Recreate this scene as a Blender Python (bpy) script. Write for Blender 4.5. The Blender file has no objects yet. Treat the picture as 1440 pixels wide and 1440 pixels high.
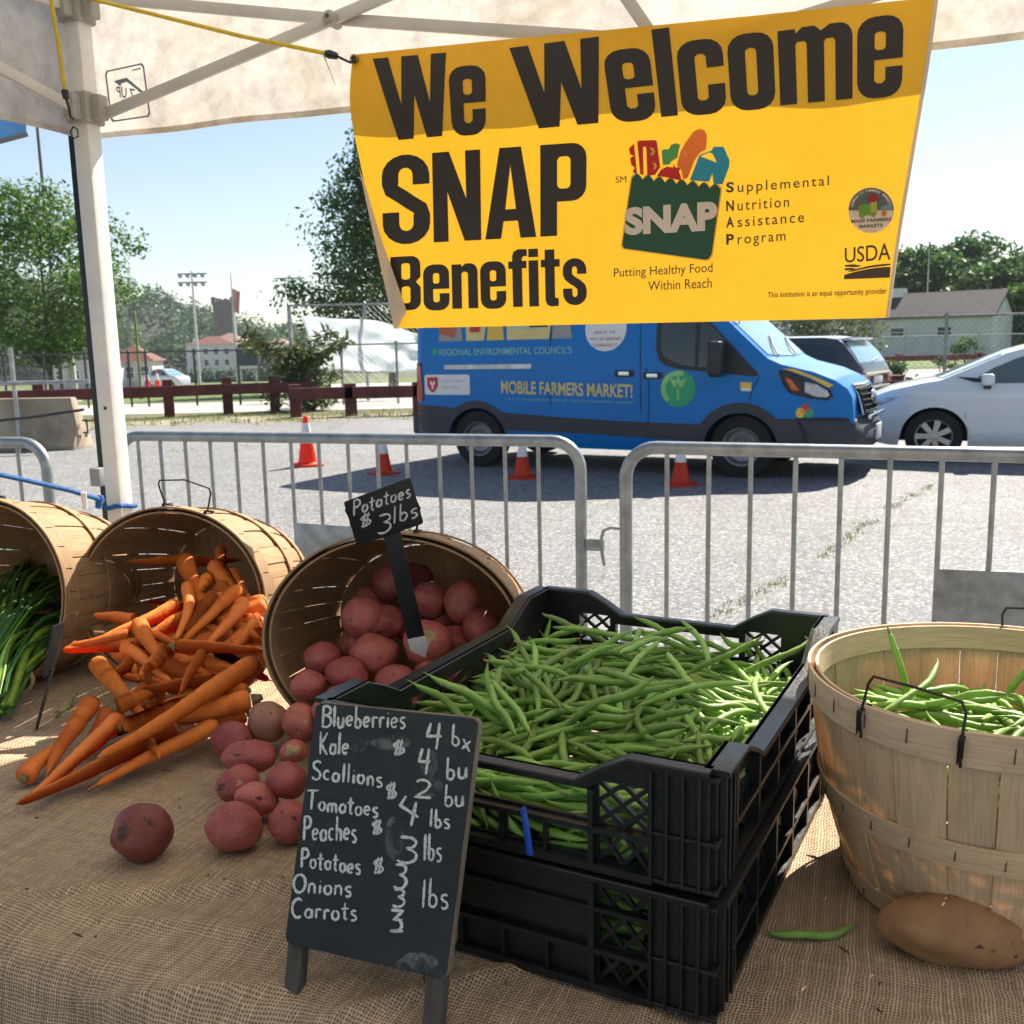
import bpy, bmesh, math, random
from math import sin, cos, pi, radians, atan2, sqrt, exp, hypot
from mathutils import Vector, Matrix, Euler, Quaternion
random.seed(11)
SC = bpy.context.scene
COL = SC.collection
# ------------------------------------------------------------------ camera
CAMZ = 1.5
PITCH = math.atan(235/1400.)
ROLL = 0.022
CAMF = Vector((0, cos(PITCH), -sin(PITCH)))
_U0 = Vector((0, sin(PITCH), cos(PITCH)))
CAMR = Vector((1, 0, 0))*cos(ROLL) - _U0*sin(ROLL)
CAMU = _U0*cos(ROLL) + Vector((1, 0, 0))*sin(ROLL)
cam_data = bpy.data.cameras.new("camera")
cam_data.sensor_width = 36.0
cam_data.lens = 36.0*1400/1440
cam_data.clip_start = 0.05
cam_data.clip_end = 6000
cam_data.dof.use_dof = True
cam_data.dof.focus_distance = 1.55
cam_data.dof.aperture_fstop = 13.0
cam = bpy.data.objects.new("camera", cam_data)
COL.objects.link(cam)
M3 = Matrix((CAMR, CAMU, -CAMF)).transposed()
cam.matrix_world = Matrix.Translation((0, 0, CAMZ)) @ M3.to_4x4()
SC.camera = cam
CPOS = Vector((0, 0, CAMZ))
def ray(px, py):
    return CAMF*1400 + CAMR*(px-720) + CAMU*(720-py)
def PD(px, py, d):          # point seen at a pixel of the photograph, at distance d along the ground
    v = ray(px, py)
    return CPOS + v*(d/v.y)
def PZ(px, py, z):          # ... at height z
    v = ray(px, py)
    return CPOS + v*((z-CAMZ)/v.z)
def PPL(px, py, p0, n):     # ... on a plane
    v = ray(px, py)
    return CPOS + v*((p0-CPOS).dot(n)/v.dot(n))
# ------------------------------------------------------------------ light
SUN_AZ = radians(38)        # to the right of straight ahead (+Y)
SUN_EL = radians(45)
world = bpy.data.worlds.new("World")
SC.world = world
world.use_nodes = True
wn = world.node_tree.nodes; wl = world.node_tree.links
bg = wn.get("Background") or wn.new("ShaderNodeBackground")
wo = wn.get("World Output") or wn.new("ShaderNodeOutputWorld")
wl.new(bg.outputs[0], wo.inputs[0])
sky = wn.new("ShaderNodeTexSky")
sky.sky_type = 'NISHITA'
sky.sun_disc = False
sky.sun_elevation = SUN_EL
sky.sun_rotation = SUN_AZ
sky.altitude = 100
sky.air_density = 1.0
sky.dust_density = 0.3
sky.ozone_density = 0.4
hs = wn.new("ShaderNodeHueSaturation"); hs.inputs['Saturation'].default_value = .86   # a hazy, paler summer sky
wl.new(sky.outputs[0], hs.inputs['Color']); wl.new(hs.outputs[0], bg.inputs[0])
bg.inputs[1].default_value = 0.062
sun_d = bpy.data.lights.new("sun", 'SUN')
sun_d.energy = 4.8
sun_d.angle = radians(0.6)
sun_d.color = (1.0, 0.93, 0.82)
sun = bpy.data.objects.new("sun", sun_d)
COL.objects.link(sun)
sdir = Vector((sin(SUN_AZ)*cos(SUN_EL), cos(SUN_AZ)*cos(SUN_EL), sin(SUN_EL)))
sun.rotation_euler = sdir.to_track_quat('Z', 'Y').to_euler()
SC.view_settings.view_transform = 'Standard'
SC.view_settings.look = 'None'
SC.view_settings.gamma = 1
SC.view_settings.exposure = 1.30
SC.render.film_transparent = False
try:
    SC.cycles.use_denoising = True
    SC.cycles.max_bounces = 8
    SC.cycles.transmission_bounces = 6
    SC.cycles.transparent_max_bounces = 10
    SC.cycles.caustics_reflective = False
    SC.cycles.caustics_refractive = False
    SC.cycles.volume_step_rate = 4
except Exception:
    pass
# ------------------------------------------------------------------ materials
MATS = {}
def hexc(r, g, b):          # display 0-255 to linear
    def f(c):
        c /= 255.
        return c/12.92 if c <= .04045 else ((c+.055)/1.055)**2.4
    return (f(r), f(g), f(b))
def _mix(nt, a, b, fac, mode='MIX'):
    m = nt.nodes.new("ShaderNodeMix"); m.data_type = 'RGBA'; m.blend_type = mode
    for s, v in ((6, a), (7, b)):
        if isinstance(v, tuple): m.inputs[s].default_value = (*v[:3], 1)
        else: nt.links.new(v, m.inputs[s])
    if isinstance(fac, (int, float)): m.inputs[0].default_value = fac
    else: nt.links.new(fac, m.inputs[0])
    return m.outputs[2]
def _noise(nt, vec, scale, detail=4, rough=.55, dist=0):
    n = nt.nodes.new("ShaderNodeTexNoise")
    n.inputs['Scale'].default_value = scale; n.inputs['Detail'].default_value = detail
    n.inputs['Roughness'].default_value = rough; n.inputs['Distortion'].default_value = dist
    if vec is not None: nt.links.new(vec, n.inputs['Vector'])
    return n.outputs[0]
def _ramp(nt, x, stops):
    r = nt.nodes.new("ShaderNodeValToRGB")
    el = r.color_ramp.elements
    while len(el) < len(stops): el.new(0.5)
    for e, (p, c) in zip(el, stops):
        e.position = p
        e.color = (*c[:3], 1) if isinstance(c, tuple) else (c, c, c, 1)
    nt.links.new(x, r.inputs[0])
    return r.outputs[0]
def _math(nt, op, a, b=None, c=None):
    m = nt.nodes.new("ShaderNodeMath"); m.operation = op
    for i, v in enumerate((a, b, c)):
        if v is None: continue
        if isinstance(v, (int, float)): m.inputs[i].default_value = v
        else: nt.links.new(v, m.inputs[i])
    return m.outputs[0]
def _mapping(nt, vec, scale=(1, 1, 1), rot=(0, 0, 0), loc=(0, 0, 0)):
    m = nt.nodes.new("ShaderNodeMapping")
    m.inputs['Scale'].default_value = scale; m.inputs['Rotation'].default_value = rot; m.inputs['Location'].default_value = loc
    nt.links.new(vec, m.inputs['Vector'])
    return m.outputs[0]
def newmat(name):
    m = bpy.data.materials.new(name); m.use_nodes = True
    nt = m.node_tree
    b = nt.nodes.get("Principled BSDF")
    MATS[name] = m
    return m, nt, b
def coords(nt, kind='Object'):
    t = nt.nodes.new("ShaderNodeTexCoord")
    return t.outputs[kind]
def mat(name, col, rough=.6, metal=0., var=.18, vscale=6., bump=0., bscale=60., spec=.5, col2=None, coat=0., alpha=None, rndvar=0., rvar=.1, stretch=None, sheen=0., trans=0., emis=None):
    """plain painted / natural material: two noise scales in colour, roughness noise, optional bump"""
    m, nt, b = newmat(name)
    v = coords(nt)
    if stretch: v = _mapping(nt, v, stretch)
    n1 = _noise(nt, v, vscale, 5, .6)
    n2 = _noise(nt, v, vscale*7.3, 3, .6)
    c2 = col2 or tuple(c*(1-var*1.6) for c in col)
    c1 = tuple(min(1, c*(1+var*.6)) for c in col)
    f = _ramp(nt, n1, [(.32, 0.), (.68, 1.)])
    c = _mix(nt, c2, c1, f)
    f2 = _ramp(nt, n2, [(.3, 1-var*.7), (.7, 1.)])
    c = _mix(nt, c, f2, .8, 'MULTIPLY')
    if rndvar:
        oi = nt.nodes.new("ShaderNodeObjectInfo")
        hv = nt.nodes.new("ShaderNodeHueSaturation")
        r = oi.outputs['Random']
        nt.links.new(_math(nt, 'MULTIPLY_ADD', r, rndvar*2, 1-rndvar), hv.inputs['Value'])
        nt.links.new(_math(nt, 'MULTIPLY_ADD', r, rndvar*.12, .5-rndvar*.06), hv.inputs['Hue'])
        nt.links.new(c, hv.inputs['Color']); c = hv.outputs[0]
    nt.links.new(c, b.inputs['Base Color'])
    nt.links.new(_math(nt, 'MULTIPLY_ADD', n2, rvar*2, rough-rvar), b.inputs['Roughness'])
    b.inputs['Metallic'].default_value = metal
    b.inputs['Specular IOR Level'].default_value = spec
    b.inputs['Coat Weight'].default_value = coat
    b.inputs['Coat Roughness'].default_value = .05
    if sheen: b.inputs['Sheen Weight'].default_value = sheen
    if bump:
        bn = nt.nodes.new("ShaderNodeBump"); bn.inputs['Strength'].default_value = bump; bn.inputs['Distance'].default_value = .01
        nt.links.new(_noise(nt, v, bscale, 4, .6), bn.inputs['Height'])
        nt.links.new(bn.outputs[0], b.inputs['Normal'])
    if trans:       # thin translucent sheet (cloth, leaf): part of the light goes through
        tr = nt.nodes.new("ShaderNodeBsdfTranslucent"); nt.links.new(c, tr.inputs[0])
        ms = nt.nodes.new("ShaderNodeMixShader"); ms.inputs[0].default_value = trans
        out = nt.nodes.get("Material Output")
        nt.links.new(b.outputs[0], ms.inputs[1]); nt.links.new(tr.outputs[0], ms.inputs[2]); nt.links.new(ms.outputs[0], out.inputs[0])
    if emis:
        b.inputs['Emission Color'].default_value = (*emis[:3], 1); b.inputs['Emission Strength'].default_value = emis[3]
    return m
def glassmat(name, col=(.9, .95, .95), rough=.02, op=.35):
    """window glass: a mirror-like sheet over a dark tint, partly see-through"""
    m, nt, b = newmat(name)
    b.inputs['Base Color'].default_value = (*col, 1)
    b.inputs['Roughness'].default_value = rough
    b.inputs['Specular IOR Level'].default_value = .8
    tr = nt.nodes.new("ShaderNodeBsdfTransparent"); tr.inputs[0].default_value = (.75, .82, .82, 1)
    ms = nt.nodes.new("ShaderNodeMixShader"); ms.inputs[0].default_value = op
    out = nt.nodes.get("Material Output")
    nt.links.new(tr.outputs[0], ms.inputs[1]); nt.links.new(b.outputs[0], ms.inputs[2]); nt.links.new(ms.outputs[0], out.inputs[0])
    return m
# ------------------------------------------------------------------ mesh builder
class MB:
    def __init__(s):
        s.v = []; s.f = []; s.m = []; s.uv = {}
    def add(s, vs, fs, mi=0, M=None):
        o = len(s.v)
        s.v += [(M @ Vector(p)) if M is not None else Vector(p) for p in vs]
        s.f += [tuple(i+o for i in f) for f in fs]
        s.m += [mi]*len(fs)
        return s
    def merge(s, other, M=None, mi=None):
        o = len(s.v)
        s.v += [(M @ p) if M is not None else p.copy() for p in other.v]
        s.f += [tuple(i+o for i in f) for f in other.f]
        s.m += [mi if mi is not None else k for k in other.m]
        return s
    def box(s, c, size, M=None, mi=0, rz=0.):
        hx, hy, hz = size[0]/2, size[1]/2, size[2]/2
        vs = [Vector((x*hx, y*hy, z*hz)) for x in (-1, 1) for y in (-1, 1) for z in (-1, 1)]
        if rz:
            R = Matrix.Rotation(rz, 3, 'Z'); vs = [R @ p for p in vs]
        vs = [p+Vector(c) for p in vs]
        return s.add(vs, [(0, 1, 3, 2), (4, 6, 7, 5), (0, 4, 5, 1), (2, 3, 7, 6), (0, 2, 6, 4), (1, 5, 7, 3)], mi, M)
    def bar(s, a, b, w, h, up=(0, 0, 1), mi=0):
        a = Vector(a); b = Vector(b); d = (b-a).normalized(); u = Vector(up)
        x = d.cross(u)
        if x.length < 1e-4: x = d.cross(Vector((1, 0, 0)))
        x.normalize(); u = x.cross(d).normalized()
        vs = []
        for p in (a, b):
            for sx, sy in ((-1, -1), (1, -1), (1, 1), (-1, 1)):
                vs.append(p + x*(sx*w/2) + u*(sy*h/2))
        return s.add(vs, [(3, 2, 1, 0), (4, 5, 6, 7), (0, 1, 5, 4), (1, 2, 6, 5), (2, 3, 7, 6), (3, 0, 4, 7)], mi)
    def tube(s, path, r, n=8, mi=0, caps=True, closed=False, flat=1.0, jit=0.):
        P = [Vector(p) for p in path]; k = len(P)
        rs = r if isinstance(r, (list, tuple)) else [r]*k
        # parallel transport
        t0 = (P[1]-P[0]).normalized()
        u = t0.orthogonal().normalized()
        vs = []
        prev = t0
        for i in range(k):
            if closed: t = (P[(i+1) % k]-P[i-1]).normalized()
            elif i == 0: t = (P[1]-P[0]).normalized()
            elif i == k-1: t = (P[-1]-P[-2]).normalized()
            else: t = ((P[i+1]-P[i]).normalized()+(P[i]-P[i-1]).normalized()); t = t.normalized() if t.length > 1e-6 else prev
            q = prev.rotation_difference(t); u = (q @ u).normalized(); prev = t
            w = t.cross(u)
            for j in range(n):
                a = 2*pi*j/n
                rr = rs[i]*(1+random.uniform(-jit, jit)) if jit else rs[i]
                vs.append(P[i] + u*(cos(a)*rr) + w*(sin(a)*rr*flat))
        fs = []
        m = k if closed else k-1
        for i in range(m):
            i2 = (i+1) % k
            for j in range(n):
                fs.append((i*n+j, i*n+(j+1) % n, i2*n+(j+1) % n, i2*n+j))
        if caps and not closed:
            fs.append(tuple(range(n-1, -1, -1))); fs.append(tuple((k-1)*n+j for j in range(n)))
        return s.add(vs, fs, mi)
    def lathe(s, prof, n=32, M=None, mi=0, a0=0., a1=2*pi, close=False):
        full = abs(a1-a0-2*pi) < 1e-6
        cols = n if full else n+1
        vs = []
        for (r, z) in prof:
            for j in range(cols):
                a = a0+(a1-a0)*j/n
                vs.append((r*cos(a), r*sin(a), z))
        fs = []
        k = len(prof)
        for i in range(k-1+(1 if close else 0)):
            i2 = (i+1) % k
            for j in range(n):
                j2 = (j+1) % cols
                fs.append((i*cols+j, i*cols+j2, i2*cols+j2, i2*cols+j))
        return s.add(vs, fs, mi, M)
    def grid(s, fn, nu, nv, mi=0, flip=False, uv=False):
        o = len(s.v)
        vs = [fn(i/nu, j/nv) for j in range(nv+1) for i in range(nu+1)]
        fs = []
        for j in range(nv):
            for i in range(nu):
                a = j*(nu+1)+i
                q = (a, a+1, a+nu+2, a+nu+1)
                fs.append(q[::-1] if flip else q)
        if uv:
            for j in range(nv+1):
                for i in range(nu+1): s.uv[o+j*(nu+1)+i] = (i/nu, j/nv)
        return s.add(vs, fs, mi)
    def prism(s, poly, d, M=None, mi=0):
        """flat polygon [(x,z)] in the XZ plane, extruded from y=-d/2 to y=d/2"""
        n = len(poly)
        vs = [(x, -d/2, z) for x, z in poly]+[(x, d/2, z) for x, z in poly]
        fs = [tuple(range(n)), tuple(range(2*n-1, n-1, -1))]
        for i in range(n):
            j = (i+1) % n
            fs.append((j, i, i+n, j+n))
        return s.add(vs, fs, mi, M)
    def build(s, name, mats, parent=None, bevel=0., seg=2, smooth=True, ang=38, world=False, sub=0, solid=0., recalc=True, loc=None):
        me = bpy.data.meshes.new(name)
        vs = s.v
        if parent is not None and world:
            Mi = (Matrix.Translation(parent.location) @ parent.rotation_euler.to_matrix().to_4x4() @ Matrix.Diagonal((*parent.scale, 1))).inverted()
            pp = parent.parent
            while pp is not None:
                Mi = Mi @ (Matrix.Translation(pp.location) @ pp.rotation_euler.to_matrix().to_4x4()).inverted(); pp = pp.parent
            vs = [Mi @ p for p in vs]
        if loc is not None: vs = [p-Vector(loc) for p in vs]
        me.from_pydata([tuple(p) for p in vs], [], s.f)
        if not isinstance(mats, (list, tuple)): mats = [mats]
        for m in mats: me.materials.append(m)
        if len(mats) > 1: me.polygons.foreach_set("material_index", s.m)
        if s.uv:
            ul = me.uv_layers.new(name="uv")
            for lp in me.loops:
                if lp.vertex_index in s.uv: ul.data[lp.index].uv = s.uv[lp.vertex_index]
        bm = bmesh.new(); bm.from_mesh(me)
        if recalc: bmesh.ops.recalc_face_normals(bm, faces=bm.faces)
        if bevel:
            es = [e for e in bm.edges if len(e.link_faces) == 2 and e.calc_face_angle(0) > radians(40)]
            bmesh.ops.bevel(bm, geom=es, offset=bevel, segments=seg, affect='EDGES', profile=.6, clamp_overlap=True)
        bm.to_mesh(me); bm.free()
        if smooth:
            me.polygons.foreach_set("use_smooth", [True]*len(me.polygons))
            me.set_sharp_from_angle(angle=radians(ang))
        o = bpy.data.objects.new(name, me)
        COL.objects.link(o)
        if parent is not None: o.parent = parent
        if loc is not None: o.location = loc
        if solid:
            md = o.modifiers.new("thickness", 'SOLIDIFY'); md.thickness = solid; md.offset = 0
        if sub:
            md = o.modifiers.new("sub", 'SUBSURF'); md.levels = sub; md.render_levels = sub
        return o
def tag(o, label=None, cat=None, group=None, kind=None):
    if label: o["label"] = label
    if cat: o["category"] = cat
    if group: o["group"] = group
    if kind: o["kind"] = kind
    return o
def empty(name, loc=(0, 0, 0), rz=0., label=None, cat=None, group=None, rot=None):
    o = bpy.data.objects.new(name, None)
    o.empty_display_size = .1
    COL.objects.link(o)
    o.location = loc
    o.rotation_euler = rot if rot is not None else (0, 0, rz)
    return tag(o, label, cat, group)
def copy_tree(o, parent=None):
    c = o.copy(); COL.objects.link(c); c.parent = parent
    for ch in list(o.children): copy_tree(ch, c)
    return c
# flat shapes from curves: outlines with holes, and lettering
def curve_mesh(splines=None, text=None, size=1., offset=0., xs=1., spacing=1., align='LEFT', shear=0., wordsp=1.):
    if text is not None:
        cu = bpy.data.curves.new("tmp", 'FONT'); cu.body = text; cu.size = size; cu.offset = offset
        cu.space_character = spacing; cu.align_x = align; cu.shear = shear; cu.space_word = wordsp; cu.resolution_u = 4
    else:
        cu = bpy.data.curves.new("tmp", 'CURVE'); cu.dimensions = '2D'; cu.fill_mode = 'BOTH'
        for pts in splines:
            sp = cu.splines.new('POLY'); sp.points.add(len(pts)-1)
            for p, q in zip(sp.points, pts): p.co = (q[0], q[1], 0, 1)
            sp.use_cyclic_u = True
    o = bpy.data.objects.new("tmp", cu); COL.objects.link(o)
    dg = bpy.context.evaluated_depsgraph_get(); dg.update()
    me = bpy.data.meshes.new_from_object(o.evaluated_get(dg))
    bm = bmesh.new(); bm.from_mesh(me)
    bmesh.ops.remove_doubles(bm, verts=bm.verts, dist=1e-6)
    vs = [(v.co.x*xs, v.co.y) for v in bm.verts]
    fs = [tuple(v.index for v in f.verts) for f in bm.faces]
    bm.free()
    COL.objects.unlink(o); bpy.data.objects.remove(o); bpy.data.curves.remove(cu); bpy.data.meshes.remove(me)
    return vs, fs
def cut_flat(vs, fs, step, axis=0):
    """cut a flat shape along lines every `step`, so that it can follow a curved surface"""
    bm = bmesh.new()
    bv = [bm.verts.new((x, y, 0)) for x, y in vs]
    for f in fs:
        try: bm.faces.new([bv[i] for i in f])
        except ValueError: pass
    for ax in ((0,) if axis == 0 else (1,) if axis == 1 else (0, 1)):
        lo = min(v.co[ax] for v in bm.verts); hi = max(v.co[ax] for v in bm.verts)
        k = math.ceil(lo/step)
        while k*step < hi:
            co = [0, 0, 0]; no = [0, 0, 0]; co[ax] = k*step; no[ax] = 1
            bmesh.ops.bisect_plane(bm, geom=bm.verts[:]+bm.edges[:]+bm.faces[:], plane_co=co, plane_no=no, dist=1e-6)
            k += 1
    bm.verts.index_update()
    r = [(v.co.x, v.co.y) for v in bm.verts], [tuple(v.index for v in f.verts) for f in bm.faces]
    bm.free()
    return r
def fit(vs, x0, y0, x1, y1):
    """stretch a flat shape into a box"""
    ax = min(v[0] for v in vs); bx = max(v[0] for v in vs); ay = min(v[1] for v in vs); by = max(v[1] for v in vs)
    return [(x0+(x-ax)/(bx-ax+1e-9)*(x1-x0), y0+(y-ay)/(by-ay+1e-9)*(y1-y0)) for x, y in vs]
def circ(cx, cy, r, n=24, ry=None, a0=0, a1=2*pi):
    full = abs(a1-a0-2*pi) < 1e-6
    return [(cx+r*cos(a0+(a1-a0)*i/(n if full else n-1)), cy+(ry or r)*sin(a0+(a1-a0)*i/(n if full else n-1))) for i in range(n)]

# ------------------------------------------------------------------ terrain
def sm(a, b, x):
    t = max(0., min(1., (x-a)/(b-a))); return t*t*(3-2*t)
def gz(x, y):               # the land falls away gently behind the lot on the left, and stays level on the right
    w = 1-sm(-2, 18, x)
    z = -.025*max(0, min(y, 250)-28)*w
    return z
def sheet(name, pts_fn, nu, nv, lift, m, label=None, kind='structure'):
    b = MB()
    def fn(u, v):
        x, y = pts_fn(u, v); return (x, y, gz(x, y)+lift)
    b.grid(fn, nu, nv)
    o = b.build(name, m, smooth=True, recalc=False)
    o["kind"] = kind
    return o
# asphalt: pale worn aggregate, cracks, faint patches
m_asph, nt, b = newmat("worn_asphalt")
v = coords(nt)
sp1 = _noise(nt, v, 105, 3, .8); sp2 = _noise(nt, v, 30, 4, .8); big = _noise(nt, v, .35, 5, .6); mid = _noise(nt, v, 2.2, 5, .65)
c = _ramp(nt, sp1, [(.36, (.06, .06, .065)), (.49, (.20, .198, .194)), (.56, (.26, .257, .25)), (.64, (.62, .61, .59))])
vc = nt.nodes.new("ShaderNodeTexVoronoi"); vc.inputs['Scale'].default_value = 62; nt.links.new(v, vc.inputs['Vector'])
sv = nt.nodes.new("ShaderNodeSeparateColor"); nt.links.new(vc.outputs['Color'], sv.inputs[0])
c = _mix(nt, c, _ramp(nt, sv.outputs[0], [(.0, (.07, .07, .075)), (.30, (.16, .158, .155)), (.70, (.27, .266, .26)), (.88, (.42, .415, .40)), (1., (.75, .74, .72))]), .62)
c = _mix(nt, c, _ramp(nt, sp2, [(.25, .66), (.6, 1.), (.8, 1.2)]), .85, 'MULTIPLY')
c = _mix(nt, c, _ramp(nt, big, [(.3, .78), (.7, 1.06)]), .9, 'MULTIPLY')
c = _mix(nt, c, _ramp(nt, mid, [(.3, .84), (.7, 1.05)]), .8, 'MULTIPLY')
vo = nt.nodes.new("ShaderNodeTexVoronoi"); vo.feature = 'DISTANCE_TO_EDGE'; vo.inputs['Scale'].default_value = .33
vd = nt.nodes.new("ShaderNodeVectorMath"); vd.operation = 'ADD'
nz = nt.nodes.new("ShaderNodeTexNoise"); nz.inputs['Scale'].default_value = 1.3; nz.inputs['Detail'].default_value = 6
nt.links.new(v, nz.inputs['Vector']); nt.links.new(v, vd.inputs[0]); nt.links.new(nz.outputs[1], vd.inputs[1]); nt.links.new(vd.outputs[0], vo.inputs['Vector'])
crack = _ramp(nt, vo.outputs['Distance'], [(.0, 0.45), (.003, .6), (.007, 1.)])
c = _mix(nt, c, crack, .6, 'MULTIPLY')
nt.links.new(c, b.inputs['Base Color']); b.inputs['Roughness'].default_value = .82
bn = nt.nodes.new("ShaderNodeBump"); bn.inputs['Strength'].default_value = .5; bn.inputs['Distance'].default_value = .006
nt.links.new(sp1, bn.inputs['Height']); nt.links.new(bn.outputs[0], b.inputs['Normal'])
# ground under everything: dry grass and earth
m_ground, nt, b = newmat("dry_ground")
v = coords(nt)
c = _ramp(nt, _noise(nt, v, .25, 6, .65), [(.3, (.075, .085, .035)), (.5, (.11, .12, .045)), (.72, (.20, .18, .105))])
c = _mix(nt, c, _ramp(nt, _noise(nt, v, 9, 5, .7), [(.3, .6), (.7, 1.15)]), .8, 'MULTIPLY')
nt.links.new(c, b.inputs['Base Color']); b.inputs['Roughness'].default_value = .95
m_lawn, nt, b = newmat("lawn")
v = coords(nt)
c = _ramp(nt, _noise(nt, v, .5, 6, .65), [(.28, (.07, .11, .025)), (.52, (.125, .18, .04)), (.75, (.25, .25, .09))])
c = _mix(nt, c, _ramp(nt, _noise(nt, v, 14, 4, .7), [(.3, .55), (.7, 1.15)]), .85, 'MULTIPLY')
nt.links.new(c, b.inputs['Base Color']); b.inputs['Roughness'].default_value = .95
m_dirt, nt, b = newmat("sandy_dirt")
v = coords(nt)
c = _ramp(nt, _noise(nt, v, 1.1, 7, .7), [(.34, (.12, .13, .05)), (.46, (.27, .235, .16)), (.6, (.37, .335, .26)), (.75, (.24, .22, .15))])
c = _mix(nt, c, _ramp(nt, _noise(nt, v, 30, 4, .7), [(.3, .65), (.7, 1.1)]), .8, 'MULTIPLY')
nt.links.new(c, b.inputs['Base Color']); b.inputs['Roughness'].default_value = .95
m_path = mat("pale_concrete_path", (.46, .44, .40), .85, var=.15, vscale=.6, bump=.2, bscale=80)
# the one ground sheet to the horizon
b = MB()
ys = [-60, -20, 0, 14, 20, 24, 28, 33, 40, 50, 60, 75, 90, 110, 140, 180, 250, 400, 620, 900]
xs = [-900, -650, -400, -200, -120, -70, -45, -30, -20, -12, -6, -2, 2, 6, 10, 14, 18, 24, 34, 50, 80, 150, 400, 650, 900]
b.add([(x, y, gz(x, y)-.03) for y in ys for x in xs], [(j*len(xs)+i, j*len(xs)+i+1, (j+1)*len(xs)+i+1, (j+1)*len(xs)+i) for j in range(len(ys)-1) for i in range(len(xs)-1)])
b.build("ground", m_ground, recalc=False)["kind"] = 'structure'
def edge_y(x):              # far edge of the asphalt lot, ragged
    base = 21.0+.10*(x+6) if x < 2 else 21.8-.16*(x-2)
    return base+.28*sin(x*1.7)+.18*sin(x*4.1+1)
sheet("parking_lot", lambda u, v: (-40+80*u, -8+(edge_y(-40+80*u)+8)*v), 160, 14, 0., m_asph)
sheet("dirt_verge", lambda u, v: (-40+80*u, edge_y(-40+80*u)-.9+2.8*v), 160, 4, -.012, m_dirt)
sheet("road", lambda u, v: (-60+64*u, 25.2+7.6*v), 30, 6, -.02, m_path)
sheet("field_road", lambda u, v: (-90+96*u, 52+34*v), 30, 8, -.018, m_path)
sheet("lawn", lambda u, v: (-60+64*u, 33+18.5*v), 30, 8, -.014, m_lawn)
sheet("far_lawn", lambda u, v: (-120+130*u, 88+60*v), 30, 8, -.014, m_lawn)
sheet("yard_path", lambda u, v: (6+44*u, 34+12*v), 30, 6, -.016, m_path)
sheet("yard_lawn", lambda u, v: (8+60*u, 49+36*v), 30, 6, -.015, m_lawn)
# tufts of weeds in the cracks and along the verge (nobody could count them)
m_weed = mat("weed_green", (.16, .20, .05), .9, var=.5, vscale=3, col2=(.30, .27, .10), trans=.35)
rw = random.Random(4)
b = MB()
def tuft(x, y, h, n, sp):
    for _ in range(n):
        a = rw.uniform(0, 2*pi); q = rw.uniform(0, sp)
        px, py = x+q*cos(a), y+q*sin(a)
        a2 = rw.uniform(0, 2*pi); w = h*.12; hh = h*rw.uniform(.5, 1.1); l = hh*rw.uniform(.2, .8)
        z = gz(px, py)
        b.add([(px-w*sin(a2), py+w*cos(a2), z), (px+w*sin(a2), py-w*cos(a2), z), (px+l*cos(a2), py+l*sin(a2), z+hh)], [(0, 1, 2)])
def crackline(pts, dens, h, spw):
    for (p, q) in zip(pts, pts[1:]):
        L = hypot(q[0]-p[0], q[1]-p[1])
        for i in range(int(L*dens)):
            if rw.random() < .25: continue
            t = rw.random()
            x = p[0]+(q[0]-p[0])*t; y = p[1]+(q[1]-p[1])*t
            if sin(x*5.3+y*3.1)+sin(x*2.1-y*4.7) < -.35: continue
            tuft(x+rw.gauss(0, spw), y+rw.gauss(0, spw), h, 5, spw*1.2)
cr = [PZ(*p, 0) for p in ((1000, 868), (1060, 838), (1110, 812), (1150, 790), (1195, 755), (1250, 715), (1315, 680))]
crackline([(p.x, p.y) for p in cr], 60, .026, .03)
cr = [PZ(*p, 0) for p in ((180, 640), (240, 636), (330, 628), (400, 624))]
crackline([(p.x, p.y) for p in cr], 14, .05, .12)
cr = [PZ(*p, 0) for p in ((1100, 812), (1240, 822), (1300, 840))]
crackline([(p.x, p.y) for p in cr], 10, .015, .015)
x = -16.
while x < 14:
    tuft(x, edge_y(x)+rw.uniform(-.3, 2.6), rw.uniform(.03, .12), 8, .3)
    x += .035
b.build("weeds", m_weed, smooth=False, recalc=False)["kind"] = 'stuff'
# ------------------------------------------------------------------ foliage
m_leaf_l = mat("leaf_light", (.105, .20, .03), .55, var=.45, vscale=.9, col2=(.05, .11, .018), trans=.52)
m_leaf_d = mat("leaf_dark", (.075, .155, .028), .55, var=.45, vscale=.9, col2=(.04, .095, .018), trans=.45)
m_leaf_o = mat("leaf_olive", (.12, .15, .045), .6, var=.4, vscale=1.5, col2=(.06, .09, .03), trans=.4)
m_wood_leaf = mat("forest_leaf", (.06, .125, .028), .65, var=.55, vscale=.12, col2=(.03, .07, .018), trans=.35)
m_bark = mat("bark", (.13, .10, .075), .9, var=.35, vscale=5, bump=.6, bscale=25)
def leaves(b, c, rad, n, ls, rr, flat=.0, fill=.35):
    """n leaf quads through an ellipsoid, denser towards its skin"""
    c = Vector(c)
    for _ in range(n):
        d = Vector((rr.gauss(0, 1), rr.gauss(0, 1), rr.gauss(0, 1))).normalized()
        q = rr.random()**fill
        p = c+Vector((d.x*rad[0]*q, d.y*rad[1]*q, d.z*rad[2]*q))
        nrm = (d*.6+Vector((rr.gauss(0, .7), rr.gauss(0, .7), rr.gauss(.4, .6)+flat))).normalized()
        u = nrm.orthogonal().normalized(); u.rotate(Quaternion(nrm, rr.uniform(0, 6.28))); w = nrm.cross(u)
        s = ls*rr.uniform(.55, 1.25)
        b.add([p-u*s, p-w*s*.5+u*s*.1, p+u*s, p+w*s*.55-u*s*.1], [(0, 1, 2, 3)])
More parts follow.
